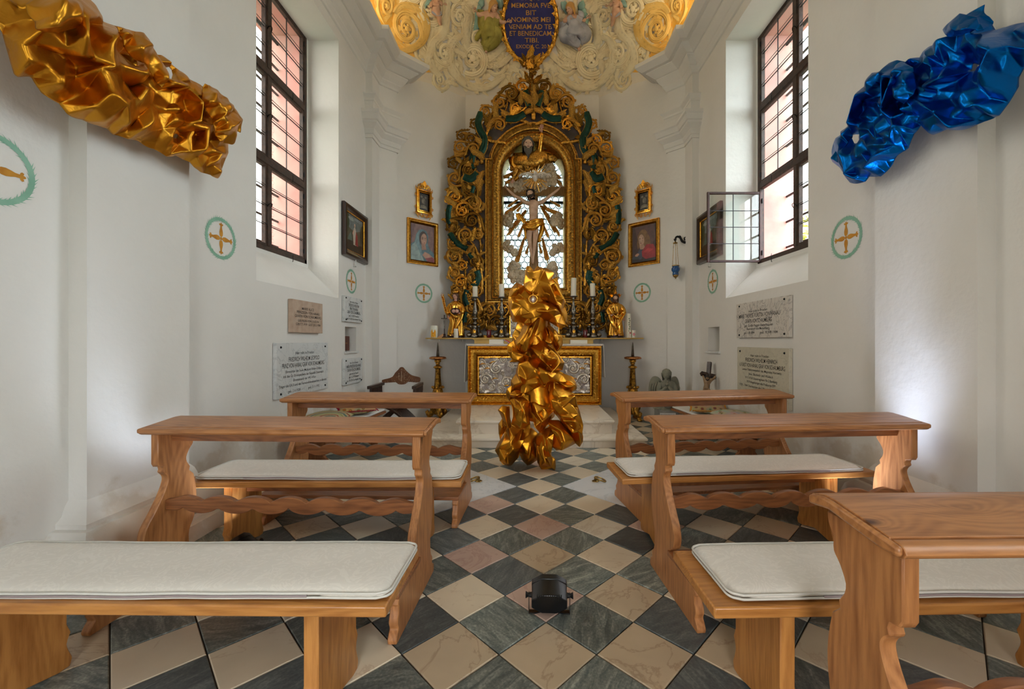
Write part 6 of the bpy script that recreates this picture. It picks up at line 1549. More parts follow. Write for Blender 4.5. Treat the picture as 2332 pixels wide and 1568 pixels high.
# ------------------------------------------------------------------ gilded saints
ROBEG = gold('polished_robe_gilding', srgb(240, 186, 84), srgb(206, 144, 54), .22, scale=14, rvar=.06, bump=.1)
def saint(label, px, D, ztop, kind):
    x = P(px, 0, D).x; t = local('gilded_saint', label, 'statue', (x, D, ZS), 0, None); hh = ztop - ZS
    MB().lathe([(.15, 0), (.15, .02), (.13, .035), (.001, .036)], 8, fn=lambda a, z: 1 + .06 * sin(5 * a)).build('plinth', DBR, t)
    u = hh / .80
    robe(t, (0, 0, .03), .62 * u, .125 * u, .088 * u, ROBEG, folds=11, seed=px, sc=(1, .72), amp=.24)
    s = 1 if kind == 'woman' else -1
    # mantle swags
    drape(t, [(-.10, -.05, .56 * u), (-.06, -.085, .44 * u), (.02, -.10, .37 * u), (.10, -.06, .42 * u), (.115, -.01, .52 * u)], .035, ROBEG, folds=4, name='mantle_fold', amp=.4)
    drape(t, [(.11 * s, -.03, .50 * u), (.09 * s, -.09, .33 * u), (.03 * s, -.10, .20 * u), (-.05 * s, -.08, .05)], (.045, .03), ROBEG, folds=4, seed=3, name='mantle_fold', amp=.4)
    drape(t, [(-.08 * s, -.08, .36 * u), (-.04 * s, -.10, .22 * u), (-.07 * s, -.09, .06)], (.035, .025), ROBEG, folds=3, seed=6, name='mantle_fold', amp=.4)
    sl = skin('sleeves', [((0, 0, .58 * u), (.05, .05)), ((-.10, -.0, .575 * u), .040), ((-.145, -.03, .48 * u), .046), ((-.12, -.07, .40 * u), .038), ((.10, -.0, .575 * u), .040), ((.14, -.03, .48 * u), .046), ((.11, -.09, .42 * u), .038)], [(0, 1), (1, 2), (2, 3), (0, 4), (4, 5), (5, 6)], ROBEG, t)
    MB().tube([(0, 0, .60 * u), (0, -.005, .67 * u)], [.038, .030], 10).build('neck', SKINR, t, smooth=True)
    m = MB()
    if kind == 'woman':
        hand_into(m, (-.12, -.09, .38 * u), (.15, -.1, -1), (0, -1, 0), .07); hand_into(m, (.10, -.12, .42 * u), (-1, -.2, .1), (0, 0, 1), .07)
    else:
        hand_into(m, (-.11, -.10, .40 * u), (1, -.3, .1), (0, 0, 1), .07); hand_into(m, (.13, -.06, .36 * u), (-.1, -.2, -1), (0, -1, 0), .07)
    m.build('hands', SKINR, t, smooth=True)
    m = MB(); 
    for sx in (-.04, .04): m.ball((sx, -.11, .045), .028, (.7, 1.3, .5), 10, 6)
    m.build('feet', SKINR, t, smooth=True)
    if kind == 'woman':
        head(t, (.0, -.01, .725 * u), .062, face=(-.5, -1, 0), skinm=SKINR, hairm=HAIRB, hair='long')
        # dish with breasts, attribute of the martyr
        m = MB(); m.lathe([(.07, 0), (.076, .01), (.06, -.012)], 20); m.v = [(a * 1.1 + .015, -.135 - c * .6, .455 * u + b * .75) for a, b, c in m.v]; m.build('dish', DBR, t, smooth=True)
        MB().ball((-.012, -.14, .455 * u), .033, (1, .7, 1), 12, 8).ball((.045, -.14, .455 * u), .033, (1, .7, 1), 12, 8).build('dish_offering', SKINR, t, smooth=True)
        m = MB()
        for k in range(9):
            z = .40 * u + k * .035 * u; leaf_into(m, 0, 0, 0, .01, .01)
            m.tube([(-.15 - .008 * k, -.07, z), (-.175 - .008 * k, -.085, z + .05), (-.185 - .006 * k, -.09, z + .10)], [.012, .010, .002], 5, flat=.4)
            m.tube([(-.15 - .008 * k, -.07, z), (-.14 - .008 * k, -.085, z + .05), (-.15 - .008 * k, -.09, z + .09)], [.010, .008, .002], 5, flat=.4)
        m.tube([(-.13, -.08, .34 * u), (-.15, -.07, .45 * u), (-.20, -.06, .75 * u)], [.008, .007, .003], 6); m.build('palm_branch', ROBEG, t, smooth=True)
        m = MB().lathe([(.052, 0), (.056, .012), (.064, .04), (.05, .02)], 18, (0, .0, .775 * u), fn=lambda a, z: 1 + .12 * sin(6 * a)); m.build('crown', ROBEG, t, smooth=True)
    else:
        head(t, (.0, -.012, .725 * u), .062, face=(-.35, -1, -.05), skinm=SKIN, hairm=HAIRB, hair='long', beard=.7)
        m = MB()
        for grp in (pi / 2, .35, pi - .35):
            for k in range(5):
                q = grp + (k - 2) * .16; m.tube([(.05 * cos(q), .02, .74 * u + .05 * sin(q)), ((.125 - .02 * abs(k - 2)) * cos(q), .02, .74 * u + (.13 - .02 * abs(k - 2)) * sin(q))], [.009, .003], 4)
        m.build('ray_halo', GILTB, t)
        m = MB(); m.lathe([(.055, 0), (.06, .008), (.001, .004)], 18); m.v = [(a - .035, b * .6 - .14, c + .43 * u) for a, b, c in m.v]; m.build('shallow_dish', GILTD, t, smooth=True)
        MB().tube([(.16, -.09, .46 * u), (.05, -.12, .28 * u), (-.03, -.11, .10 * u)], [.012, .02, .012], 8).build('sword_in_folds', ROBEG, t, smooth=True)
saint('gilded statue of a crowned woman holding a palm and dish, left shelf end', 1038, 7.38, P(0, 664, 7.38).z, 'woman')
saint('gilded statue of a bearded saint with ray halo, right shelf end', 1402, 7.38, P(0, 668, 7.38).z, 'man')

# ------------------------------------------------------------------ tall pricket candlesticks on the floor
SPIKE = simple('rusty_spike', srgb(84, 78, 66), .5, .6, col2=srgb(60, 44, 34), scale=20)
REDGILT = gold('worn_red_gilding', srgb(196, 140, 84), srgb(150, 86, 60), .42)
def pricket(label, px, D):
    t = local('pricket_candlestick', label, 'candlestick', (P(px, 0, D).x, D, 0), 0, 'tall gilded pricket candlesticks')
    # three-footed volute base
    for k in range(3):
        q = -pi / 2 + 2 * pi * k / 3 + .5; c, s = cos(q), sin(q)
        m = MB().tube([(.03 * c, .03 * s, .30), (.06 * c, .06 * s, .24), (.07 * c, .07 * s, .17), (.12 * c, .12 * s, .10), (.17 * c, .17 * s, .10), (.19 * c, .19 * s, .14), (.165 * c, .165 * s, .155)], [.05, .055, .055, .05, .04, .03, .02], 10)
        m.ball((.15 * c, .15 * s, .035), .042, (1, 1, .85), 12, 8); m.tube([(.15 * c, .15 * s, .06), (.14 * c, .14 * s, .10)], .025, 8)
        for w in (-.5, 0, .5): m.ball((.185 * cos(q + w * .25), .185 * sin(q + w * .25), .018), .018, (1, 1, 1), 8, 5)
        m.build('scroll_foot', GILT, t, smooth=True)
        place(LEAVES[k], t, Vector((.085 * cos(q + 1.05), .085 * sin(q + 1.05), .12)), Vector((-sin(q + 1.05), cos(q + 1.05), 0)), EZ, Vector((cos(q + 1.05), sin(q + 1.05), 0)), 0, .14)
    MB().lathe([(.07, .10), (.09, .14), (.075, .22), (.06, .28), (.078, .315), (.05, .335), (.045, .345)], 18).build('base_core', GILT, t, smooth=True)
    f = lambda a, z: 1 + .05 * cos(8 * a)
    MB().lathe([(.045, .345), (.06, .36), (.088, .40), (.092, .46), (.078, .52), (.07, .545)], 24, fn=f).build('lower_vase', GILT, t, smooth=True)
    m = MB()
    for k in range(8): q = 2 * pi * k / 8; m.ball((.088 * cos(q), .088 * sin(q), .56), .026, (1, 1, .9), 8, 6)
    m.build('leaf_collar', GILT, t, smooth=True)
    MB().lathe([(.07, .545), (.062, .58), (.056, .66), (.048, .76), (.044, .86), (.046, .875)], 6).build('faceted_shaft', GILTD, t, angle=30)
    MB().lathe([(.044, .875), (.074, .895), (.078, .905), (.06, .92), (.03, .935), (.028, .95), (.042, .958), (.042, .968), (.03, .972), (.052, .99), (.058, 1.015), (.052, 1.03)], 24).build('upper_knop', GILT, t, smooth=True)
    MB().lathe([(.04, 1.03), (.09, 1.036), (.135, 1.044), (.146, 1.058), (.136, 1.074), (.10, 1.084), (.001, 1.086)], 32, fn=lambda a, z: 1 + .018 * cos(16 * a)).build('drip_dish', REDGILT, t, smooth=True)
    MB().lathe([(.026, 1.085), (.022, 1.14), (.013, 1.26), (.004, 1.325), (.001, 1.33)], 10).build('spike', SPIKE, t, smooth=True)
pricket('tall gilded pricket candlestick left of the altar, beside the inlaid chair', 997, 7.22)
pricket('tall gilded pricket candlestick right of the altar, near the stone angel', 1441, 7.22)
# ------------------------------------------------------------------ lettering
def letters(txt, mat, parent, fn, cx, cz, h, w, name='lettering', bold=0.0, ext=.0012):
    """flat raised letters; fn(a, b, h) maps the plate plane to 3D; fitted to width w and height h"""
    cu = bpy.data.curves.new('lettering', 'FONT'); cu.body = txt; cu.size = 1.0; cu.align_x = 'CENTER'; cu.offset = bold + .004; cu.resolution_u = 3
    ob = bpy.data.objects.new('tmp', cu); COL.objects.link(ob)
    dg = bpy.context.evaluated_depsgraph_get(); me = bpy.data.meshes.new_from_object(ob.evaluated_get(dg))
    bpy.data.objects.remove(ob); bpy.data.curves.remove(cu)
    xs = [v.co.x for v in me.vertices]
    if not xs: return
    sx = w / (max(xs) - min(xs)); mid = (max(xs) + min(xs)) / 2; sz = h / .72
    for v in me.vertices:
        a = cx + (v.co.x - mid) * sx; b = cz + (v.co.y - .36) * sz; v.co = Vector(fn(a, b, ext))
    me.materials.clear(); me.materials.append(mat); me.name = name
    return link(name, me, parent)
INK = simple('black_lettering', srgb(46, 44, 44), .7); GOLDL = simple('gold_lettering', srgb(190, 140, 66), .5, .4)
CARR = marble('white_carrara_marble', srgb(206, 208, 208), srgb(140, 146, 152), 3.2, .35, .02, .05, .0, dist=2.2, mix=.5)
CARW = marble('warm_veined_marble', srgb(206, 200, 192), srgb(110, 106, 108), 3.6, .35, .022, .05, .0, dist=2.6, mix=.7)
CARY = marble('yellowish_marble', srgb(196, 190, 172), srgb(150, 146, 134), 3.4, .4, .02, .06, .0, dist=2.6, mix=.5)
TRAV = simple('pinkish_limestone', srgb(186, 164, 146), .7, col2=srgb(172, 146, 126), scale=14)
def plaque(label, s, y0, y1, z0, z1, mat, lines, bolts=True, tk=.035, cat='plaque'):
    X = s * (XW - .004); t = thing('memorial_plaque', label, cat, (X, (y0 + y1) / 2, z0))
    bevel(MB().box(min(X, X - s * tk), max(X, X - s * tk), y0, y1, z0, z1).build('stone_slab', mat, t), .002, 1)
    yc = (y0 + y1) / 2; zc = (z0 + z1) / 2
    # reading direction: on the left wall text runs with +y, on the right wall with -y
    fn = (lambda a, b, h: (X - s * (tk + h), yc + (a if s < 0 else -a), zc + b))
    W_ = y1 - y0; Hh = z1 - z0
    for (tx, u, v, h, w) in lines: letters(tx, INK, t, fn, (u - .5) * W_, (.5 - v) * Hh, h * Hh, w * W_)
    if bolts:
        for a in (-.43, .43):
            for b in (-.42, .42):
                m = MB().ball((0, 0, 0), .012, (1, 1, 1), 10, 6); c = fn(a * W_, b * Hh, 0); m.v = [(x + c[0], y + c[1], z + c[2]) for x, y, z in m.v]; m.build('bolt_head', IRON, t, smooth=True)
    return t
plaque('pinkish limestone plaque, highest and unbolted, below the left window', -1, 4.378, 5.0, 1.441, 1.788, TRAV,
       [('MARIE ALICE', .48, .25, .085, .40), ('PRINZESSIN VON HANAU', .5, .37, .085, .76), ('GRÄFIN VON SCHAUMBURG', .5, .49, .085, .88), ('GEB.FREIIN VON LOUDON', .5, .63, .075, .70), ('GEB.7.7.1919  GEST.20.3.1984', .5, .74, .075, .82)], False, .05)
plaque('large white marble plaque with four bolts low on the left wall', -1, 4.12, 5.16, .775, 1.33, CARR,
       [('Hier ruht in Frieden', .5, .19, .055, .36), ('FRIEDRICH WILHELM LEOPOLD', .5, .305, .085, .60), ('PRINZ VON HANAU GRAF VON SCHAUMBURG', .5, .42, .085, .82), ('Ehrenritter des Souv. Malteser-Ritter-Ordens', .5, .53, .05, .70), ('Inh. des Gr. Ehrenzeichens der Republik Österreich', .5, .615, .05, .78), ('Ehrensenator der WU-Wien', .5, .70, .05, .44), ('Träger des E.K.II und des Verwundetenabzeichens in Bronze', .5, .79, .05, .92), ('geb. 2.V.1928', .3, .90, .05, .22), ('gest. 31.V.1992', .68, .90, .05, .24)])
plaque('small bluish marble plaque above the niche with the brown book', -1, 5.62, 6.21, 1.612, 1.959, CARR,
       [('Hier ruht in Frieden', .5, .2, .08, .46), ('FRIEDRICH WILHELM', .5, .33, .12, .56), ('PRINZ VON HANAU', .5, .47, .12, .46), ('GRAF VON SCHAUMBURG', .5, .61, .12, .72), ('geb. 3.12.1923 Hannover', .5, .75, .08, .56), ('gest. 4.6.2016 San Antonio Texas', .5, .87, .08, .80)])
plaque('small bluish marble plaque below the niche with the brown book', -1, 5.62, 6.21, .755, 1.112, CARR,
       [('Hier ruht in Frieden', .5, .18, .08, .46), ('MARIA PRINZESSIN VON HANAU', .5, .31, .12, .78), ('GRÄFIN VON SCHAUMBURG', .5, .45, .12, .72), ('geborene de Rosario', .5, .60, .08, .5), ('geb. 11.2.1934 Budapest', .5, .72, .08, .56), ('gest. 18.4.2014 San Antonio Texas', .5, .85, .08, .8)])
plaque('grey veined marble plaque just below the right window sill', 1, 4.105, 5.16, 1.388, 1.798, CARW,
       [('Hier ruht in Frieden', .46, .26, .075, .36), ('MARIE THERESE FÜRSTIN VON HANAU', .46, .38, .115, .80), ('GRÄFIN VON SCHAUMBURG', .46, .53, .115, .52), ('geb. Gräfin Fugger-Babenhausen', .46, .66, .07, .56), ('Besitzerin von Meiselberg', .46, .75, .07, .44), ('geb. 1.III.1899', .28, .86, .07, .22), ('gest. 10.VIII.1984', .66, .86, .07, .32)])
plaque('yellowish marble plaque low on the right wall, partly behind the desk', 1, 4.105, 5.14, .67, 1.277, CARY,
       [('Hier ruht in Frieden', .48, .15, .05, .36), ('FRIEDRICH WILHELM HEINRICH', .5, .235, .075, .62), ('6. FÜRST VON HANAU GRAF VON SCHAUMBURG', .5, .335, .075, .88), ('Letzter Fideikommissherr des Majorates Horowitz', .5, .42, .045, .76), ('Jinec, Besdiedic und Waldeck', .5, .50, .045, .48), ('1917-1918 Ulanenregiment Nr.2 Bamberg', .5, .575, .045, .62), ('1919 Angehöriger des Freikorps EPP', .5, .65, .045, .56), ('1939 - 1944 Oberleutnant des 2 Panzerschützenregiments', .5, .73, .045, .88), ('Inhaber des Eisernen Kreuzes', .46, .81, .045, .5)])
# book in the left niche, ledges of both niches
t = thing('niche_book', 'thick brown leather book upright in the small left wall niche', 'book', (-2.60, 5.9, 1.215))
bevel(MB().box(-2.68, -2.60, 5.735, 6.0, 1.215, 1.42).build('cover', BCOV, t), .006, 2)
MB().box(-2.675, -2.605, 5.75, 5.997, 1.219, 1.421).build('pages', t and PAGES, t)
letters('HOLY BIBLE', GOLDL, t, lambda a, b, h: (-2.5995 + h, 5.868 + a, 1.32 + b), 0, 0, .014, .13)
for s, nm in ((-1, 'left'), (1, 'right')):
    struct(MB().box(min(s * 2.51, s * 2.62), max(s * 2.51, s * 2.62), 5.69, 6.11, 1.18, 1.208).build('trim_niche_ledge_' + nm, CARR))

# ------------------------------------------------------------------ painted consecration crosses
SAGE = simple('sage_green_wall_paint', srgb(140, 182, 160), .85, col2=srgb(120, 166, 142), scale=10)
OCHRE = simple('ochre_wall_paint', srgb(196, 138, 48), .85, col2=srgb(172, 112, 28), scale=14)
def wreath(label, c, u, n, seed):
    c = Vector(c); u = Vector(u); n = Vector(n); z = Vector((0, 0, 1)); r_ = random.Random(seed)
    t = thing('consecration_cross', label, 'wall painting', tuple(c)); f = lambda a, b, h=.0015: tuple(c + u * a + z * b + n * h)
    m = MB(); K_ = 72
    ri, ro = .142, .168
    m.add([f(ri * cos(2 * pi * i / K_), ri * sin(2 * pi * i / K_)) for i in range(K_)] + [f(ro * cos(2 * pi * i / K_), ro * sin(2 * pi * i / K_)) for i in range(K_)], [(i, (i + 1) % K_, K_ + (i + 1) % K_, K_ + i) for i in range(K_)])
    m.build('painted_wreath_band', SAGE, t)
    m = MB()
    for i in range(44):
        q = 2 * pi * i / 44 + r_.uniform(-.04, .04); dr = 1 if cos(q) > 0 else -1; dr = -dr if sin(q) > 0 else dr
        dr = 1 if cos(q) < 0 else -1
        for (rb, rt_) in ((ro - .008, ro + r_.uniform(.008, .02)), (ri + .006, ri - r_.uniform(.004, .014))):
            q2 = q - dr * .13 if True else q
            m.add([f(rb * cos(q), rb * sin(q), .002), f(rb * cos(q + .09 * dr), rb * sin(q + .09 * dr), .002), f(rt_ * cos(q2), rt_ * sin(q2), .002)], [(0, 1, 2)])
    m.build('painted_leaf_tips', SAGE, t)
    half = [(0, .012), (.012, .018), (.018, .03), (.020, .048), (.016, .066), (.010, .085), (.009, .104), (.018, .106), (.023, .114), (.018, .122), (.008, .118), (.006, .126), (0, .130)]
    for k in range(4):
        a = k * pi / 2; cs, sn_ = cos(a), sin(a); pts = [(x, y) for x, y in half] + [(-x, y) for x, y in half[::-1][1:-1]]
        m = MB().add([f(x * cs - y * sn_, x * sn_ + y * cs, .002) for x, y in pts], [tuple(range(len(pts)))]); m.build('painted_cross_arm', OCHRE, t)
    m = MB().add([f(.013 * cos(2 * pi * i / 12), .013 * sin(2 * pi * i / 12), .0022) for i in range(12)], [tuple(range(12))]); m.build('painted_cross_centre', OCHRE, t)
ZC_ = 2.185
wreath('painted green wreath with ochre cross cut by the left picture edge', (-XW, 1.985, ZC_ - .02), (0, 1, 0), (1, 0, 0), 1)
wreath('painted green wreath with ochre cross left of the left window', (-XW, 3.44, ZC_), (0, 1, 0), (1, 0, 0), 2)
wreath('painted green wreath with ochre cross under the left dark framed painting', (-XW, 5.92, ZC_), (0, 1, 0), (1, 0, 0), 3)
wreath('painted green wreath with ochre cross right of the right window', (XW, 3.41, ZC_), (0, -1, 0), (-1, 0, 0), 4)
wreath('painted green wreath with ochre cross under the right dark framed painting', (XW, 5.93, ZC_), (0, -1, 0), (-1, 0, 0), 5)
q2 = 1 / sqrt(2)
def DW(s, u, z, h=0): return (s * (2.295 - u) - s * h * q2, 7.005 + u - h * q2, z)
wreath('painted green wreath with ochre cross under the veiled woman portrait', DW(-1, .393, ZC_), (q2, q2, 0), (q2, -q2, 0), 6)
wreath('painted green wreath with ochre cross under the red cloaked portrait', DW(1, .372, ZC_ + .01), (q2, -q2, 0), (-q2, -q2, 0), 7)

# ------------------------------------------------------------------ pictures
PAINTM = {}
def paintm(c, rough=.45):
    k = (c, rough)
    if k not in PAINTM: PAINTM[k] = simple('oil_paint_%d' % len(PAINTM), srgb(*c), rough, col2=tuple(x * .62 for x in srgb(*c)), scale=16)
    return PAINTM[k]
def ell(cx, cy, rx, ry, rot=0, n=20, a0=0, a1=2 * pi):
    return [(cx + rx * cos(a) * cos(rot) - ry * sin(a) * sin(rot), cy + rx * cos(a) * sin(rot) + ry * sin(a) * cos(rot)) for a in [a0 + (a1 - a0) * i / n for i in range(n)]]
def picture(name, label, fn, W_, Hh, prof, fmat, layers, cat='painting', base=None, inner=None):
    t = thing(name, label, cat, tuple(base or fn(0, -Hh / 2, 0)))
    rect = [(-W_ / 2, -Hh / 2), (-W_ / 2, Hh / 2), (W_ / 2, Hh / 2), (W_ / 2, -Hh / 2)]
    frame_sweep(rect, prof, fn, side=1).build('picture_frame', fmat, t, angle=35)
    fw = prof[-1][0]
    if inner:
        r2 = [(a * (W_ / 2 - fw + .0) / (W_ / 2), b * (Hh / 2 - fw) / (Hh / 2)) for a, b in rect]
        frame_sweep(r2, [(-.004, .0), (-.004, .026), (.006, .03), (.016, .018), (.018, 0)], fn, side=1).build('inner_gilt_slip', inner, t)
    w, h = W_ - 2 * fw + .004, Hh - 2 * fw + .004
    for i, (poly, c) in enumerate(layers):
        pts = [((min(1, max(0, a)) - .5) * w, (min(1, max(0, b)) - .5) * h) for a, b in poly]
        vo, tr, *_ = tri2d(pts)
        MB().add([fn(v[0], v[1], .006 + .0006 * i) for v in vo], tr).build('canvas' if i == 0 else 'painted_shape', paintm(c), t)
    return t
full_ = [(0, 0), (1, 0), (1, 1), (0, 1)]
def DF(s, u0, z0):
    return lambda a, b, h: DW(s, u0 + (a if s < 0 else -a) * q2, z0 + b, h)
GF = gold('plain_gilt_frame', srgb(214, 162, 70), srgb(168, 116, 42), .32)
prof_g = [(0, 0), (0, .035), (.012, .04), (.022, .03), (.034, .028), (.044, .038), (.052, .034), (.06, .02), (.072, .012), (.072, 0)]
picture('portrait_painting', 'gilt framed portrait of a woman in a pale blue veil', DF(-1, .374, 3.065), .60, .77, prof_g, GF,
        [(full_, (112, 82, 82)), ([(0, .45), (.2, 1), (.9, 1), (1, .7), (.9, .2), (.3, .2)], (134, 104, 100)), ([(0, 0), (0, .42), (.16, .50), (.22, .7), (.34, .84), (.5, .88), (.66, .84), (.75, .70), (.72, .5), (.80, .36), (1, .24), (1, 0)], (96, 124, 134)),
         ([(0, 0), (0, .36), (.18, .48), (.25, .66), (.32, .5), (.44, .2), (.56, 0)], (150, 170, 168)), ([(.20, .5), (.26, .72), (.38, .84), (.34, .66), (.36, .46), (.5, .16), (.42, .14)], (120, 150, 156)), (ell(.52, .62, .17, .20, -.1), (70, 50, 42)), (ell(.55, .60, .125, .165, -.12), (190, 150, 128)),
         ([(.44, .50), (.6, .48), (.66, .32), (.46, .30)], (172, 130, 110)), (ell(.48, .62, .02, .05), (150, 108, 92)), (ell(.495, .635, .03, .008, .1), (90, 58, 46)), (ell(.60, .63, .028, .008, -.1), (90, 58, 46)), ([(.55, .64), (.585, .54), (.54, .54)], (204, 164, 140)), (ell(.565, .505, .03, .01), (156, 84, 74)),
         ([(.48, .16), (.58, .26), (.76, .22), (.98, .12), (1, 0), (.7, 0)], (190, 146, 126)), ([(.60, .08), (.9, .14), (1, .1), (1, 0), (.7, 0)], (150, 70, 72))])
picture('portrait_painting', 'gilt framed portrait of a long haired man in a red cloak', DF(1, .345, 3.05), .60, .77, prof_g, GF,
        [(full_, (72, 46, 42)), ([(.1, 1), (.9, 1), (1, .6), (.8, .4), (.3, .4)], (98, 66, 60)), (ell(.46, .62, .24, .27, .1), (134, 98, 58)), ([(.24, .7), (.2, .5), (.24, .36), (.34, .42), (.3, .6)], (120, 86, 50)), ([(.6, .82), (.74, .66), (.8, .44), (.66, .34), (.54, .5)], (126, 90, 54)), (ell(.40, .60, .12, .165, .12), (200, 162, 136)), ([(.27, .7), (.3, .82), (.42, .87), (.55, .8), (.56, .66), (.48, .76), (.36, .78)], (140, 104, 62)), ([(.32, .48), (.48, .50), (.58, .34), (.34, .34)], (184, 144, 120)),
         (ell(.34, .645, .03, .009, -.1), (84, 56, 42)), (ell(.46, .65, .03, .009, .1), (84, 56, 42)), ([(.39, .66), (.415, .56), (.36, .555)], (212, 176, 150)), (ell(.385, .515, .032, .012), (150, 76, 66)), ([(.2, .22), (.34, .36), (.5, .28), (.4, .05), (.2, 0)], (70, 76, 92)), ([(.42, .28), (.62, .46), (.9, .44), (1, .3), (1, .08), (.6, .06), (.44, .14)], (158, 34, 40)), ([(.5, .26), (.7, .36), (.92, .3), (.7, .22)], (188, 52, 54)),
         (ell(.22, .20, .09, .04, .2), (190, 140, 116)), (ell(.14, .07, .16, .10), (60, 66, 70)), ([(.0, .0), (1, 0), (1, .08), (.5, .05), (0, .1)], (46, 34, 32))])
def ornate(label, s, u0, z0):
    fn = DF(s, u0, z0)
    t = picture('carved_mirror_frame' if False else 'ornate_relic_frame', label, fn, .285, .40, [(0, 0), (0, .05), (.015, .055), (.03, .04), (.045, .045), (.05, .02), (.05, 0)], GILTB,
                [(full_, (58, 54, 50)), (ell(.5, .58, .2, .17), (112, 106, 92)), (ell(.45, .56, .09, .10), (140, 132, 116)), (ell(.6, .5, .08, .12, .4), (96, 92, 82)), (ell(.3, .8, .12, .07), (124, 118, 104)), (ell(.72, .8, .12, .07), (110, 104, 90)), ([(.1, .1), (.2, .3), (.5, .36), (.8, .3), (.9, .1), (.5, .18)], (122, 116, 100)), (ell(.5, .2, .2, .05), (146, 138, 120))], cat='picture')
    rt = Vector((q2, -s * q2 * -1 if s < 0 else -q2, 0)) if s < 0 else Vector((q2, -q2, 0))
    rt = Vector((q2, q2, 0)) if s < 0 else Vector((q2, -q2, 0)); n = Vector((-s * q2, -q2, 0))
    pl = lambda a, b, h=.03: Vector(fn(a if s < 0 else a, b, h))
    for (a, b, r_, an, mi) in [(-.085, .245, .04, 2.2, 0), (.085, .245, .04, -2.2, 1), (-.04, .285, .032, 1.0, 1), (.04, .285, .032, -1.0, 0), (-.14, .215, .028, 3, 0), (.14, .215, .028, -3, 1), (-.155, .10, .026, 1.6, 0), (.155, .10, .026, -1.6, 1), (-.155, -.10, .026, 1.6, 1), (.155, -.10, .026, -1.6, 0), (-.10, -.235, .034, .5, 1), (.10, -.235, .034, -.5, 0), (-.035, -.24, .032, 3.5, 0), (.035, -.24, .032, -3.5, 1), (-.14, -.215, .03, 2, 0), (.14, -.215, .03, -2, 1)]:
        place(SCROLLS[3], t, pl(a, b), rt, EZ, n, an, r_, r_, r_, mirror=bool(mi))
    m = MB(); c = [(0, .37), (.035, .325), (.03, .28), (0, .255), (-.03, .28), (-.035, .325)]
    m.prism(c, lambda a, b, h: fn(a, b, h), .02, .05); m.build('crest_lozenge', GILTB, t)
    for k in (-1, 0, 1): place(LEAVES[5], t, pl(k * .03, .23), rt, EZ, n, -k * .6, .09)
    return t
ornate('small gilt baroque frame with dark relic panel above the veiled woman portrait', -1, .385, 3.775)
ornate('small gilt baroque frame with reflecting glass above the red cloaked portrait', 1, .34, 3.775)
DKF = simple('black_brown_frame', srgb(44, 30, 24), .35, coat=.4)
def sidepic(label, s, y0, y1, z0, z1):
    yc, zc = (y0 + y1) / 2, (z0 + z1) / 2
    fn = lambda a, b, h: (s * (XW - .01 - h - .05 * (b + .5) * 0), yc + (a if s < 0 else -a), zc + b)
    return picture('dark_framed_painting', label, fn, y1 - y0, z1 - z0, [(0, 0), (0, .035), (.012, .05), (.04, .055), (.075, .035), (.09, .03), (.09, 0)], DKF,
        [(full_, (92, 84, 66)), ([(0, .5), (.2, .62), (.5, .56), (.8, .66), (1, .6), (1, 1), (0, 1)], (116, 124, 122)), ([(0, .4), (0, 1), (.18, .95), (.22, .7), (.14, .5)], (60, 72, 48)), ([(1, .3), (1, .9), (.86, .8), (.8, .5)], (66, 62, 44)), ([(0, 0), (1, 0), (1, .3), (.6, .26), (.3, .32), (0, .24)], (58, 44, 32)), ([(.1, .3), (.3, .55), (.34, .3)], (100, 116, 104)),
         ([(.42, .22), (.40, .5), (.44, .66), (.5, .70), (.56, .66), (.6, .5), (.58, .22)], (196, 184, 168)), (ell(.5, .735, .04, .05), (206, 170, 146)), ([(.52, .24), (.56, .60), (.64, .5), (.68, .22)], (150, 52, 50)), ([(.36, .5), (.42, .62), (.46, .58), (.4, .46)], (200, 160, 138)), (ell(.3, .86, .16, .05), (150, 156, 150)), (ell(.66, .9, .2, .04), (138, 146, 146))], inner=GILTB)
sidepic('dark framed painting of a standing figure on the left wall', -1, 5.60, 6.38, 2.50, 3.215)
sidepic('dark framed painting seen through the open right casement', 1, 5.60, 6.38, 2.50, 3.215)
for s in (-1, 1): MB().box(min(s * 2.54, s * 2.50), max(s * 2.54, s * 2.50), 5.98, 5.995, 2.40, 2.41).box(min(s * 2.50, s * 2.51), max(s * 2.50, s * 2.51), 5.98, 5.995, 2.40, 2.50).build('hook', bpy.data.materials['white_hook'], [o for o in bpy.data.objects if o.get('label') == ('dark framed painting of a standing figure on the left wall' if s < 0 else 'dark framed painting seen through the open right casement')][0])

# ------------------------------------------------------------------ hanging sanctuary lamp
BLUEG = simple('cobalt_blue_glass', srgb(10, 96, 170), .12, coat=.6); BLUEG.node_tree.nodes['Principled BSDF'].inputs['Transmission Weight'].default_value = .5
WI = simple('wrought_iron', srgb(26, 26, 28), .5, .5)
Dl = 6.72; L_ = lambda px, py, D=Dl: P(px, py, D)
t = thing('sanctuary_lamp', 'blue glass lamp hanging on chains from a scrolled iron wall bracket', 'lamp', tuple(L_(1539, 634)))
m = MB().box(L_(1566, 0).x, L_(1571.5, 0).x, 6.70, 6.80, L_(0, 559).z, L_(0, 533).z); m.build('wall_plate', WI, t)
b0 = L_(1566, 548); m = MB()
cc = [L_(*p) for p in catmull([(1567, 549), (1562, 552), (1554, 549), (1549, 541), (1543, 538.5), (1539, 541), (1538.5, 546), (1536.5, 547), (1535.5, 543.5)], 6)]
m.tube(cc, [.022 if i < 14 else .016 for i in range(len(cc))] and [.024 * (1 - .6 * i / len(cc)) for i in range(len(cc))], 8)
cc = [L_(*p) for p in catmull([(1566, 544), (1562, 539.5), (1558.5, 542), (1559, 546), (1562, 545.5)], 5)]; m.tube(cc, .009, 6)
cc = [L_(*p) for p in catmull([(1552, 543), (1550, 538), (1547, 536.5)], 5)]; m.tube(cc, .007, 6)
m.build('scrolled_bracket', WI, t, smooth=True)
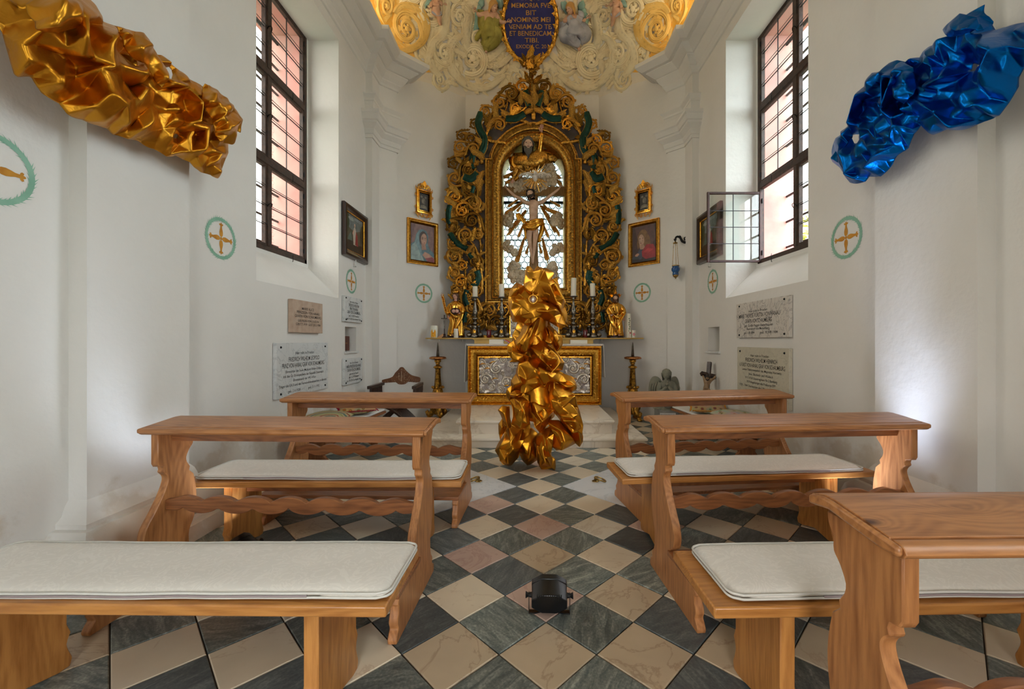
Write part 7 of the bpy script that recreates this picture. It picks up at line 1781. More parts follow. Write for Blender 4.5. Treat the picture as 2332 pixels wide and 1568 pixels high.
x, z = L_(1538, 553).x, L_(1538, 553).z
MB().lathe([(.01, .03), (.012, .01), (.036, .006), (.038, -.006), (.02, -.012)], 10, (x, Dl, z)).build('crown_ring', BRASS, t)
zl = L_(0, 605).z
for k in range(3):
    q = 2 * pi * k / 3 + .3; MB().tube([(x + .03 * cos(q), Dl + .03 * sin(q), z - .004), (x + .052 * cos(q) + .005, Dl + .052 * sin(q), zl)], .0035, 5).build('chain', BRASS, t)
MB().lathe([(.056, .0), (.058, .012), (.05, .016)], 20, (x + .004, Dl, zl - .006)).build('glass_holder', BRASS, t)
MB().lathe([(.05, -.002), (.05, -.02), (.066, -.045), (.064, -.075), (.046, -.10), (.044, -.115), (.05, -.13), (.045, -.15), (.03, -.16)], 24, (x + .004, Dl, zl)).build('blue_glass_bowl', BLUEG, t, smooth=True)
MB().lathe([(.047, -.145), (.04, -.165), (.02, -.185), (.008, -.19), (.011, -.20), (.004, -.21)], 16, (x + .004, Dl, zl)).build('brass_finial', BRASS, t, smooth=True)

# ------------------------------------------------------------------ inlaid folding chair
INL = simple('inlaid_walnut', srgb(122, 76, 44), .35, col2=srgb(96, 56, 32), scale=10)
BONE = simple('bone_inlay', srgb(206, 184, 150), .4)
t = thing('inlaid_armchair', 'dark slatted X frame armchair with carved bone inlaid back panel', 'chair', (-1.88, 6.3, 0))
cxh, yb = P(915, 0, 6.5).x, 6.5
bk = [(-.29, .71), (-.30, .75), (-.22, .77), (-.14, .80), (-.10, .86), (-.05, .91), (-.02, .945), (.02, .945), (.05, .91), (.10, .86), (.16, .82), (.24, .80), (.28, .785), (.285, .75), (.27, .715), (.18, .715), (.10, .72), (.06, .69), (0, .68), (-.06, .69), (-.09, .715), (-.18, .71)]
fnc = lambda a, b, tt: (cxh + a, yb + tt, b)
bevel(MB().prism(catmull(bk, 2, True), fnc, -.014, .014).build('back_panel', INL, t), .004, 2)
m = MB(); r_ = random.Random(2)
for k in range(150):
    a, b = r_.uniform(-.27, .27), r_.uniform(.69, .92)
    if pip(a, b, bk) and pip(a * 1.08, b * 1.0 + .008, bk): m.ball((cxh + a, yb - .0145, b), .0035, (1, .3, 1), 5, 3)
for k in range(7): m.ball((cxh, yb - .0145, .74 + k * .022), .007, (1, .25, 1), 8, 4).ball((cxh - .04, yb - .0145, .76 + k * .015), .004, (1, .3, 1), 6, 3).ball((cxh + .04, yb - .0145, .76 + k * .015), .004, (1, .3, 1), 6, 3)
tag(m.build('bone_inlay', BONE, t), kind='stuff')
for s in (-1, 1):
    bevel(MB().prism([(-.03, .0), (.03, .0), (.03, .045), (-.03, .045)], lambda a, b, q: (cxh + s * (.30 + .02 * q) + a, 6.52 - q * .50, .715 - .01 * q + b - .045), 0, 1).build('armrest', DARKW, t), .006, 2)
    m = MB()
    for k in range(9): m.ball((cxh + s * .31, 6.47 - k * .05, .7165), .005, (1, 1, .4), 6, 3)
    m.build('arm_inlay', BONE, t)
for k in range(8):
    y = 6.48 - k * .058
    for s in (-1, 1):
        cc = catmull([(s * .31, .68), (s * .29, .52), (s * .14, .42), (0, .35), (-s * .13, .25), (-s * .24, .13), (-s * .27, .02)], 4)
        m = MB().tube([(cxh + a, y + (.012 if s > 0 else -.012), b) for a, b in cc], .020, 6, up=(0, 1, 0), flat=.55); m.build('slat', DARKW, t)
for s in (-1, 1): bevel(MB().box(cxh + s * .27 - .03, cxh + s * .27 + .03, 6.0, 6.54, 0, .035).build('foot_rail', DARKW, t), .008, 2)

# ------------------------------------------------------------------ stone angel on its plinth
STONE = simple('grey_green_stone', srgb(138, 136, 120), .85, col2=srgb(118, 118, 104), scale=9, bump=.2, bscale=40)
PST = simple('grey_plinth_stone', srgb(150, 150, 146), .85, col2=srgb(128, 128, 126), scale=9, bump=.3, bscale=30)
Da = 6.45; ax_ = P(1516, 0, Da).x; zpl = .31
t = thing('plinth_block', 'rough grey stone block under the kneeling angel', 'plinth', (ax_, Da, 0))
m = MB().prism([(ax_ - .19, Da - .16), (ax_ + .17, Da - .18), (ax_ + .19, Da + .16), (ax_ - .17, Da + .17)], lambda a, b, q: (a, b, q), 0, .145); bevel(m.build('stone_block', PST, t), .012, 2)
t = thing('angel_socle', 'grey stone socle with white lettered label beneath the angel', 'plinth', (ax_, Da, .145))
bevel(MB().box(ax_ - .135, ax_ + .15, Da - .15, Da + .14, .145, zpl).build('socle', PST, t), .008, 2)
MB().box(ax_ - .135, ax_ + .10, Da - .158, Da - .151, .16, .275).build('paper_label', simple('white_paper', srgb(222, 222, 224), .8), t)
for k, tx in enumerate(('Nur in Gottes Hand ist alles', 'und nur bei ihm sind wir geborgen', 'Maria Alice')):
    letters(tx, INK, t, lambda a, b, h: (ax_ - .018 + a, Da - .1585 - h, b), 0, .252 - k * .035, .018, (.21, .20, .10)[k])
t = thing('stone_angel', 'grey stone praying angel with folded hands and wings', 'statue', (ax_, Da, zpl))
A = lambda x, y, z: (ax_ + x, Da + y, zpl + z)
skin('body', [(Vector(A(.02, .03, .10)), (.11, .10)), (Vector(A(.02, .02, .24)), (.09, .075)), (Vector(A(.02, 0, .36)), (.10, .075)), (Vector(A(.015, -.01, .43)), (.055, .05)), (Vector(A(.01, -.02, .47)), .036),
              (Vector(A(-.09, -.01, .38)), .046), (Vector(A(-.13, -.05, .26)), .042), (Vector(A(-.07, -.13, .30)), .032), (Vector(A(-.035, -.15, .36)), .022),
              (Vector(A(.12, -.01, .38)), .046), (Vector(A(.13, -.06, .26)), .042), (Vector(A(.04, -.14, .30)), .032), (Vector(A(-.01, -.15, .36)), .022),
              (Vector(A(-.03, -.10, .06)), .07), (Vector(A(-.02, .08, .04)), .05), (Vector(A(.07, -.09, .05)), .07), (Vector(A(.08, .09, .04)), .05)],
     [(0, 1), (1, 2), (2, 3), (3, 4), (2, 5), (5, 6), (6, 7), (7, 8), (2, 9), (9, 10), (10, 11), (11, 12), (0, 13), (13, 14), (0, 15), (15, 16)], STONE, t)
m = MB(); hand_into(m, A(-.032, -.155, .37), (0, 0, 1), (1, 0, 0), .09); hand_into(m, A(-.012, -.155, .37), (0, 0, 1), (-1, 0, 0), .09); m.build('folded_hands', STONE, t, smooth=True)
head(t, A(-.0, -.04, .53), .082, face=(-.6, -1, -.25), skinm=STONE, hairm=STONE, hair='long')
for o in list(t.children):
    if o.name.startswith(('eyes', 'mouth')): o.data.materials[0] = STONE
for s, ax2 in ((-1, (-.75, .5, 0)), (1, (.9, .4, 0))):
    m = MB(); d0 = Vector(ax2).normalized(); b = Vector(A(.02 + s * .04, .06, .33)); vs = []
    out = [(0, 0), (.03, .10), (.09, .155), (.16, .15), (.205, .08), (.225, -.03), (.22, -.15), (.15, -.20), (.09, -.17), (.05, -.08)]
    f = lambda a, z, q: tuple(b + d0 * a + Vector((0, q, z)))
    o = m.prism(catmull(out, 4, True), f, -.012, .014).build('wing', STONE, t, smooth=False); bevel(o, .008, 2)
    for k in range(4): MB().tube([f(.06 + .04 * k, .10 - .02 * k, -.016), f(.10 + .035 * k, -.02, -.02), f(.11 + .03 * k, -.16, -.014)], [.014, .016, .006], 6).build('wing_feather', STONE, t, smooth=True)
robe(t, A(.02, .02, .0), .20, .17, .10, STONE, folds=9, seed=4, sc=(1, .95), amp=.12, shoulder=.09)

# crucifix leaning against the right wall
t = thing('leaning_crucifix', 'brown wooden crucifix with carved figure leaning on the right wall', 'crucifix', (2.42, 5.75, 0))
def LC(px, py, D=5.75): return P(px, py, D)
a = LC(1616, 824, 5.86); b = LC(1604, 955, 5.7); 
up_ = (a - b).normalized()
m = MB().tube([a, b], .034, 4, up=(0, 1, 0)); m.build('upright', DARKW, t)
m = MB().tube([LC(1597, 850, 5.78), LC(1634, 859, 5.86)], .033, 4, up=(0, 1, 0)); m.build('crossbar', DARKW, t)
Q = lambda px, py, dy=-.06: P(px, py, 5.78) + Vector((0, dy, 0))
CORP = simple('old_carved_flesh', srgb(164, 134, 100), .5, col2=srgb(120, 92, 64), scale=20)
skin('carved_body', [(Q(1603, 885), (.045, .035)), (Q(1605, 876), (.038, .03)), (Q(1607, 868), (.05, .036)), (Q(1606, 861, -.07), .022), (Q(1605.5, 856, -.08), .03), (Q(1600, 862), .018), (Q(1597.5, 853, -.04), .012), (Q(1616, 864), .018), (Q(1622, 860), .016), (Q(1628, 855.5, -.02), .012), (Q(1601, 896), .034), (Q(1600, 912, -.08), .026), (Q(1600, 930), .018)],
     [(0, 1), (1, 2), (2, 3), (3, 4), (2, 5), (5, 6), (2, 7), (7, 8), (8, 9), (0, 10), (10, 11), (11, 12)], CORP, t)
head(t, Q(1605, 857, -.09), .038, face=(-.5, -1, -.5), skinm=CORP, hairm=HAIRD, beard=.4)
drape(t, [Q(1598, 885, -.08), Q(1603, 888, -.11), Q(1609, 884, -.08)], .03, CORP, name='loincloth')

# ------------------------------------------------------------------ low side benches with pillows
def side_bench(label, cx, cy, rz, L):
    t = local('side_bench', label, 'bench', (cx, cy, 0), rz)
    bevel(MB().box(-.20, .20, -L / 2, L / 2, .38, .412).build('seat', PINED[0], t), .006, 2)
    lp = [(-.10, .38), (-.12, .27), (-.09, .16)] + catmull([(-.16, .07), (-.17, 0)], 1) + [(-.09, 0), (-.05, .03), (.05, .03), (.09, 0), (.17, 0), (.16, .07), (.09, .16), (.12, .27), (.10, .38)]
    for y in (-L / 2 + .2, L / 2 - .2): bevel(MB().prism(lp, lambda a, b, q: (a, q, b), y - .022, y + .022).build('leg', PINED[2], t), .004, 1)
    MB().box(-.015, .015, -L / 2 + .2, L / 2 - .2, .2, .3).build('rail', PINED[0], t)
    m = MB().box(-.19, .19, -L / 2 + .02, L / 2 - .02, .413, .442); 
    t2 = local('bench_pad', 'plain white pad covering the %s' % label, 'cushion', (cx, cy, 0), rz); bevel(m.build('pad', LINEN, t2), .012, 3)
    return t
side_bench('low side bench along the left wall', -2.22, 4.95, R(-4), 1.5)
side_bench('low side bench along the right wall', 2.24, 5.15, R(7), 1.6)
def tapestry(name, base, spots, stripes=False):
    m, n, l, b = nt(name); t = N(n, 'ShaderNodeTexCoord'); v = N(n, 'ShaderNodeTexVoronoi', i_Scale=14.0); l.new(t.outputs['Object'], v.inputs['Vector'])
    if stripes:
        mp = N(n, 'ShaderNodeMapping'); mp.inputs['Rotation'].default_value = (0, 0, .8); l.new(t.outputs['Object'], mp.inputs[0]); sx = N(n, 'ShaderNodeSeparateXYZ'); l.new(mp.outputs[0], sx.inputs[0])
        ml = N(n, 'ShaderNodeMath', operation='MULTIPLY'); ml.inputs[1].default_value = 9.0; l.new(sx.outputs[0], ml.inputs[0]); fr = N(n, 'ShaderNodeMath', operation='FRACT'); l.new(ml.outputs[0], fr.inputs[0])
        rp = ramp(n, [(0, base), (.3, spots[0]), (.42, base), (.6, spots[1]), (.75, base), (.9, spots[2])]); rp.color_ramp.interpolation = 'CONSTANT'; l.new(fr.outputs[0], rp.inputs[0]); l.new(rp.outputs[0], b.inputs['Base Color'])
    else:
        rp = ramp(n, [(0, spots[0]), (.10, spots[1]), (.2, spots[2]), (.3, base)]); rp.color_ramp.interpolation = 'CONSTANT'; l.new(v.outputs['Distance'], rp.inputs[0])
        mx = N(n, 'ShaderNodeMix', data_type='RGBA', blend_type='MULTIPLY'); mx.inputs[0].default_value = .35; l.new(rp.outputs[0], mx.inputs[6]); l.new(v.outputs['Color'], mx.inputs[7]); l.new(mx.outputs[2], b.inputs['Base Color'])
    b.inputs['Roughness'].default_value = .9; return m
def pillow(label, c, rz, w, d, h, mat, fr, tilt=0):
    t = local('tapestry_pillow', label, 'pillow', c, rz); n = 16; vs = []; fs = []
    for s in (1, -1):
        for i in range(n + 1):
            for j in range(n + 1):
                u, v = -1 + 2 * i / n, -1 + 2 * j / n; k = 1 - .10 * (1 - abs(v)) * abs(u) ** 3; k2 = 1 - .10 * (1 - abs(u)) * abs(v) ** 3
                z = h / 2 + s * h / 2 * ((1 - u * u) * (1 - v * v)) ** .42
                vs.append((u * w / 2 * k, v * d / 2 * k2, z + tilt * (v + 1)))
    M_ = (n + 1) ** 2
    for s in (0, 1):
        for i in range(n):
            for j in range(n): a = s * M_ + i * (n + 1) + j; q = (a, a + n + 1, a + n + 2, a + 1); fs.append(q if s == 0 else q[::-1])
    MB().add(vs, fs).build('pillow_body', mat, t, smooth=True)
    if fr:
        m = MB()
        for i in range(120):
            q = i / 120; u, v = [(-1 + 8 * q, -1) if q < .25 else (1, -1 + 8 * (q - .25)) if q < .5 else (1 - 8 * (q - .5), 1) if q < .75 else (-1, 1 - 8 * (q - .75))][0]
            k = 1 - .10 * (1 - abs(v)) * abs(u) ** 3; k2 = 1 - .10 * (1 - abs(u)) * abs(v) ** 3; p = Vector((u * w / 2 * k, v * d / 2 * k2, h / 2 + tilt * (v + 1)))
            e = Vector((u if abs(u) > .99 else 0, v if abs(v) > .99 else 0, -.5)) * .02; m.tube([p, p + e], [.005, .006], 4)
        tag(m.build('fringe', fr, t), kind='stuff')
    return t
FRR = simple('crimson_fringe', srgb(150, 20, 50), .8); FRY = simple('ochre_fringe', srgb(190, 130, 40), .8)
zb_ = .444
pillow('floral tapestry pillow with crimson fringe on the left side bench', (-2.19, 5.25, zb_), .5, .42, .40, .13, tapestry('floral_tapestry', srgb(190, 164, 116), (srgb(170, 60, 50), srgb(190, 120, 50), srgb(120, 120, 70))), FRR, .01)
pillow('striped tapestry pillow on the left side bench, nearest the desk', (-2.27, 4.66, zb_), -.2, .40, .42, .13, tapestry('striped_tapestry', srgb(176, 168, 130), (srgb(150, 60, 50), srgb(90, 110, 110), srgb(150, 150, 90)), True), None)
pillow('flowered tapestry pillow with ochre fringe on the right side bench', (2.22, 5.32, zb_), -.3, .42, .44, .12, tapestry('rosette_tapestry', srgb(180, 162, 122), (srgb(60, 80, 110), srgb(150, 60, 56), srgb(130, 130, 90))), FRY, .01)
pillow('pale embroidered pillow on the right side bench, beside the wall', (2.30, 4.80, zb_), .1, .40, .40, .12, tapestry('pale_tapestry', srgb(196, 188, 168), (srgb(150, 90, 80), srgb(120, 140, 110), srgb(180, 160, 110))), None)

# ------------------------------------------------------------------ LED floodlights on the floor
BLK = simple('black_plastic', srgb(12, 12, 14), .32); LENS = simple('led_lens', srgb(30, 30, 34), .1, coat=.8)
def flood(label, loc, rz, tilt):
    t = local('led_floodlight', label, 'floodlight', loc, rz)
    T_ = Matrix.Translation((0, 0, .082)) @ Matrix.Rotation(tilt, 4, 'X')
    def tr(m): m.v = [tuple(T_ @ Vector(v)) for v in m.v]; return m
    oct_ = [(.094 * cos(a) * 1.0, .056 * sin(a) * 1.0) for a in [pi / 8 + pi / 4 * i for i in range(8)]]
    m = MB().prism(oct_, lambda a, b, q: (a, q, b), -.055, .05)
    bevel(tr(m).build('lamp_body', BLK, t), .004, 2)
    m = MB().prism([(a * 1.03, b * 1.03) for a, b in oct_], lambda a, b, q: (a, q, b), .05, .085); bevel(tr(m).build('front_bezel', BLK, t), .004, 2)
    m = MB().prism([(a * .93, b * .93) for a, b in oct_], lambda a, b, q: (a, q, b), .083, .087); tr(m).build('front_lens', LENS, t)
    for k in range(12): m = MB().box(-.06 + k * .0105, -.056 + k * .0105, -.058, -.05, .02, .055); tr(m).build('cooling_fin', BLK, t)
    for s in (-1, 1):
        MB().tube([(s * .088, 0, .085), (s * .105, 0, .085), (s * .118, 0, .085)], [.014, .010, .017], 10).build('tilt_knob', BLK, t)
        MB().box(min(s * .100, s * .103), max(s * .100, s * .103), -.012, .012, .004, .095).build('bracket_arm', BLK, t)
    br = [(-.103, -.018), (-.07, -.018), (-.045, -.008), (.045, -.008), (.07, -.018), (.103, -.018), (.103, .012), (.07, .012), (.045, .018), (-.045, .018), (-.07, .012), (-.103, .012)]
    bevel(MB().prism(br, lambda a, b, q: (a, b - .0, q), 0, .006).build('floor_bracket', BLK, t), .002, 1)
    return t
flood('black LED floodlight standing in the middle of the tiled aisle', (P(1251, 0, 2.10).x, 2.10, 0), R(-2), R(12))
flood('black LED floodlight on the floor behind the wide left cushion', (-1.74, 2.56, 0), R(80), R(30))
spot('floodlight_beam', (.08, 2.2, .2), (.03, 4.5, 1.1), 9, (1.0, .9, .7), 46)
spot('floodlight_beam', (-1.93, 2.66, .20), (-2.44, 2.66, 2.0), 34, (.72, .82, 1.0), 74, 1.0, .12)
spot('floodlight_beam', (1.95, 2.72, .22), (2.44, 2.58, 1.9), 40, (.66, .76, 1.0), 74, 1.0, .12)
# ------------------------------------------------------------------ stucco of the vault
STUC = simple('cream_stucco', srgb(222, 208, 168), .75, col2=srgb(212, 192, 146), scale=3, bump=.2, bscale=30)
def dirty(name, c, c2, dirt, rough=.75):
    m, n, l, b = nt(name); g = N(n, 'ShaderNodeNewGeometry'); t = N(n, 'ShaderNodeTexCoord'); z = N(n, 'ShaderNodeTexNoise', i_Scale=5.0, i_Detail=5.0); l.new(g.outputs['Position'], z.inputs['Vector'])
    rp = ramp(n, [(.35, c), (.7, c2)]); l.new(z.outputs['Fac'], rp.inputs[0])
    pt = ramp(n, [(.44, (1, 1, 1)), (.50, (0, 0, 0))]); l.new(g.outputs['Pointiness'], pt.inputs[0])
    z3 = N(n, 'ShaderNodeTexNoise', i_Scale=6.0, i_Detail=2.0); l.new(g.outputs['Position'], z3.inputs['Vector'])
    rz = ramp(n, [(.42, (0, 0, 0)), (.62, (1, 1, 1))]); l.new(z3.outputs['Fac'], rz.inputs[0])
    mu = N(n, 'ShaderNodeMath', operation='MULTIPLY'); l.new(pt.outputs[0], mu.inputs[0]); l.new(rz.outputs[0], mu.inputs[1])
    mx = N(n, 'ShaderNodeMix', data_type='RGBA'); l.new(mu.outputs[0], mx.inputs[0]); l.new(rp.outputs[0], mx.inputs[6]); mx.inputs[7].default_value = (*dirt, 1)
    l.new(mx.outputs[2], b.inputs['Base Color']); b.inputs['Roughness'].default_value = rough; return m
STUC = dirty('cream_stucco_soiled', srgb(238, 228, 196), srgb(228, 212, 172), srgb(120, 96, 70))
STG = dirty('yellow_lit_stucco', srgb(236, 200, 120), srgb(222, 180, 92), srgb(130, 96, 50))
# warm LED strips lying on top of the cornice wash the vault
for s in (-1, 1):
    st_ = thing('cornice_light_strip', 'slim warm light strip lying on top of the %s cornice' % ('left' if s < 0 else 'right'), 'light strip', (s * 2.34, 5.4, 5.885))
    MB().box(s * 2.34 - .02, s * 2.34 + .02, 4.0, 6.4, 5.885, 5.90).build('strip_housing', PEWT, st_)
    l = bpy.data.lights.new('strip_glow', 'AREA'); l.shape = 'RECTANGLE'; l.size = .04; l.size_y = 2.4; l.energy = 13; l.color = (1, .78, .48)
    o = bpy.data.objects.new('strip_glow', l); COL.objects.link(o); o.location = (s * 2.34, 5.2, 5.905); o.rotation_euler = (0, pi + s * .35, 0)
VCACHE = {}
def VF(px, py, h=0.0):
    k = (round(px), round(py))
    if k not in VCACHE: VCACHE[k] = vault_frame(k[0], k[1])
    fr = VCACHE[k]; p = vault_hit(px, py)
    return p + fr[3] * h
def HX(px): return px
vs_ = thing('stucco_relief', 'cream stucco acanthus scrolls covering the vault over the altar', 'stucco relief', tuple(VF(1210, 60)))
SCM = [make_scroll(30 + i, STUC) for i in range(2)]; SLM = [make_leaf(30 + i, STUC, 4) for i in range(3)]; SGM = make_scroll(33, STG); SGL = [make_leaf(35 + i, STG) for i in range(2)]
def vplace(me, px, py, ang, r_px, hs=.55, mirror=False, h=.0):
    p, rt, up, n = vault_frame(px, py, 6); D = p.y; s = r_px * D / F * 1.12
    place(me, vs_, p + n * h, rt, up, n, ang, s, s, s * hs, mirror=mirror)
# pale ground; gilded yellow ground at both sides, golden glow put into its colour
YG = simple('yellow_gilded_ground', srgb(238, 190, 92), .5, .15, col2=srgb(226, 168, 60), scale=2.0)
WG = simple('pale_relief_ground', srgb(222, 222, 222), .8, col2=srgb(226, 220, 204), scale=2.0)
def patch(poly, mat, name, parent, h=.006, st=6):
    m = MB(); idx = {}; xs = [p[0] for p in poly]; ys = [p[1] for p in poly]
    def vid(i, j):
        if (i, j) not in idx: idx[(i, j)] = len(m.v); m.v.append(tuple(VF(min(xs) + i * st, min(ys) + j * st, h)))
        return idx[(i, j)]
    for i in range(int((max(xs) - min(xs)) / st) + 1):
        for j in range(int((max(ys) - min(ys)) / st) + 1):
            if pip(min(xs) + (i + .5) * st, min(ys) + (j + .5) * st, poly): m.f.append((vid(i, j), vid(i + 1, j), vid(i + 1, j + 1), vid(i, j + 1)))
    return m.build(name, mat, parent, smooth=True)
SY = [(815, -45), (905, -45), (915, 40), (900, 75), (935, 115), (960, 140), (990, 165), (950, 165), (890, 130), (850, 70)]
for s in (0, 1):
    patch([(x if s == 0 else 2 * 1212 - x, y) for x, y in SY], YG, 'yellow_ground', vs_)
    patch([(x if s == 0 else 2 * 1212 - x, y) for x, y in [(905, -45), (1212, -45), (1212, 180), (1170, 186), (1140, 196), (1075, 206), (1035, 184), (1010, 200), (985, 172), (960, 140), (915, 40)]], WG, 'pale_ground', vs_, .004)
VS = [(1078, 134, 47, 2.6, 0), (1090, 84, 34, 3.4, 1), (924, 66, 36, 1.2, 0), (978, 20, 40, .4, 1), (1012, 122, 34, 2.2, 0), (878, 12, 26, 2.0, 1), (1000, 182, 20, 4.0, 1), (1046, 36, 28, 1.0, 0), (1128, 150, 26, .2, 1), (1150, 186, 16, 1.6, 0), (962, 118, 22, 3.4, 1), (1062, 190, 18, 3.0, 0), (1110, 196, 14, 2.2, 1), (940, -20, 34, 1.2, 0), (1035, -15, 30, 2.8, 1), (870, -30, 30, 1, 0), (1100, -30, 28, 2, 1), (905, 118, 18, 2.4, 0), (1180, 176, 16, 1.2, 1), (1140, 108, 18, 3.0, 0)]
vc = []
for (x, y, r_, a, mi) in VS:
    for s in (0, 1):
        xx = x if s == 0 else 2 * 1211 - x; gold_ = x < 935
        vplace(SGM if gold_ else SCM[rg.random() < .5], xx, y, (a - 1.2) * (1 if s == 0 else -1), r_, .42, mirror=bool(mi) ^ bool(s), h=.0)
        if s == 0: vc.append((x, y, r_))
SREG = [(820, -40), (1211, -40), (1211, 182), (1175, 185), (1145, 196), (1110, 208), (1075, 204), (1040, 186), (1016, 204), (1000, 198), (985, 172), (972, 158), (925, 135), (905, 118), (888, 70), (868, 62)]
lv = []; tr_ = 0
while len(lv) < 150 and tr_ < 9000:
    tr_ += 1; x, y = rg.uniform(840, 1211), rg.uniform(-35, 205)
    if not pip(x, y, SREG): continue
    if ((x - 1207) / 66) ** 2 + ((y - 50) / 100) ** 2 < 1: continue
    if any((x - a) ** 2 + (y - b) ** 2 < (r_ * .5) ** 2 for a, b, r_ in vc) or any((x - a) ** 2 + (y - b) ** 2 < 90 for a, b in lv): continue
    lv.append((x, y)); L = rg.uniform(20, 38); a = rg.uniform(0, 6.28)
    near = min(vc, key=lambda c: (c[0] - x) ** 2 + (c[1] - y) ** 2); a = atan2(-(y - near[1]), x - near[0]) - pi / 2 + rg.uniform(-.8, .8)
    ex, ey = x + L * cos(a + pi / 2), y - L * sin(a + pi / 2)
    if not pip(ex, ey, SREG) or ((ex - 1207) / 62) ** 2 + ((ey - 50) / 96) ** 2 < 1: a += pi * .8; L *= .7
    for s in (0, 1): vplace(SGL[rg.random() < .5] if x < 925 else SLM[rg.randrange(3)], x if s == 0 else 2 * 1211 - x, y, a if s == 0 else -a, L, .55, mirror=s == 1)
# broad ribbed bands of the great scrolls
BAND = [[(1150, 172), (1110, 200), (1065, 194), (1030, 160), (1022, 118), (1034, 90), (1052, 84), (1056, 100)], [(1170, 120), (1140, 148), (1105, 148), (1082, 128), (1078, 104)], [(1168, 60), (1150, 100), (1118, 128), (1085, 125), (1062, 98), (1058, 60), (1066, 30)], [(1000, 175), (975, 140), (985, 100), (1010, 70), (1015, 20), (1020, -20)], [(900, 118), (935, 112), (962, 90), (968, 50), (950, 20), (915, 12), (896, 30)]]
for bi, bd_ in enumerate(BAND):
    for s in (0, 1):
        cc = catmull(bd_, 7); n = len(cc); m = MB(); vs = []; rib = []
        cc = [(x if s == 0 else 2 * 1211 - x, y) for x, y in cc]
        for i, (x, y) in enumerate(cc):
            a = Vector(cc[min(i + 1, n - 1)]) - Vector(cc[max(i - 1, 0)]); a.normalize(); w = 10 * sin(pi * min(1, .12 + .8 * i / n)) ** .5
            for k, (q, h) in enumerate(((-1, .005), (-.85, .045), (-.5, .03), (0, .05 + .01 * (i % 2)), (.5, .03), (.85, .05), (1, .005))): vs.append(tuple(VF(x - a.y * w * q, y + a.x * w * q, h)))
        m.add(vs, [(i * 7 + k, i * 7 + k + 1, i * 7 + k + 8, i * 7 + k + 7) for i in range(n - 1) for k in range(6)])
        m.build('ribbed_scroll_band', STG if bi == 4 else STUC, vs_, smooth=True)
# cartouche with the inscription
ca = thing('inscription_cartouche', 'dark blue oval cartouche with gold Latin lettering and gilt laurel rim', 'cartouche', tuple(VF(1207, 50)))
BLU = simple('ultramarine_paint', srgb(34, 38, 112), .6, col2=srgb(24, 28, 88), scale=5)
m = MB(); vs = []; fs = []; K_ = 40
for j in range(9):
    q = j / 8
    for i in range(K_): a = 2 * pi * i / K_; vs.append(tuple(VF(1207 + 58 * q * cos(a), 50 - 92 * q * sin(a), .055)))
for j in range(8):
    for i in range(K_): k = (i + 1) % K_; fs.append((j * K_ + i, j * K_ + k, (j + 1) * K_ + k, (j + 1) * K_ + i))
m.add(vs, fs).build('blue_field', BLU, ca, smooth=True)
rim = [VF(1207 + 61 * cos(a), 50 - 95 * sin(a), .05) for a in [2 * pi * i / 60 for i in range(60)]]
MB().tube(rim, .038, 8, closed=True).build('gilt_rim', GILTB, ca, smooth=True)
for i in range(40):
    a = 2 * pi * i / 40
    p, rt, up, n = vault_frame(1207 + 61 * cos(a), 50 - 95 * sin(a), 5)
    place(CLM, ca, p + n * .075, rt, up, n, a + (0.35 if i % 2 else -.25) + (0 if cos(a) > 0 else pi), .11, .11, .11)
for (tx, x, y, w, h) in (('IN QVO', 1209, -6, 44, 11), ('MEMORIA FVE', 1209, 11, 88, 11.5), ('BIT', 1209.5, 28, 23, 11.5), ('NOMINIS MEI', 1209, 44, 88, 11.5), ('VENIAM AD TE', 1207, 60.5, 96, 11.5), ('ET BENEDICAM', 1208, 76, 94, 11.5), ('TIBI.', 1211, 92, 32, 11), ('EXODI . C. 20', 1210, 106.5, 68, 9)):
    letters(tx, GOLDL, ca, lambda a, b, h_, x=x, y=y: tuple(VF(x + a, y - b, .060 + h_)), 0, 0, h, w)
# gilt flower boss hanging at the tip
fb = thing('gilt_flower_boss', 'gilded bunch of flowers and leaves at the tip of the blue cartouche', 'carved flowers', tuple(VF(1209, 150)))
c0 = P(1209, 150, 7.30)
for i in range(26):
    q = rg.uniform(0, 2 * pi); w = rg.uniform(.2, 1); r_ = .135 * w; c = c0 + Vector((cos(q) * r_, -.10 * (1 - w * w) , sin(q) * r_ * 1.1))
    m = MB().ball(c, .03, (1, 1, 1), 8, 6)
    for k in range(5): a = 2 * pi * k / 5 + q; m.ball(c + Vector((.03 * cos(a), -.008, .03 * sin(a))), .022, (1, .6, 1), 6, 4)
    m.build('gilt_flower', GILTD if i % 3 else GILTB, fb, smooth=True)
for i, (x, y, a, L) in enumerate(((1206, 146, .05, .30), (1200, 148, .5, .2), (1214, 148, -.45, .22), (1196, 152, .9, .16), (1219, 152, -.9, .16), (1208, 165, pi, .14), (1204, 146, .25, .2))):
    place(LEAVES[4 if i % 2 else 5], fb, P(x, y, 7.25), EX, EZ, EN, a, L, L, L)
MB().tube([c0 + Vector((0, .1, 0)), c0 + Vector((0, .45, .18))], .04, 8).build('iron_fixing', GILTD, fb)

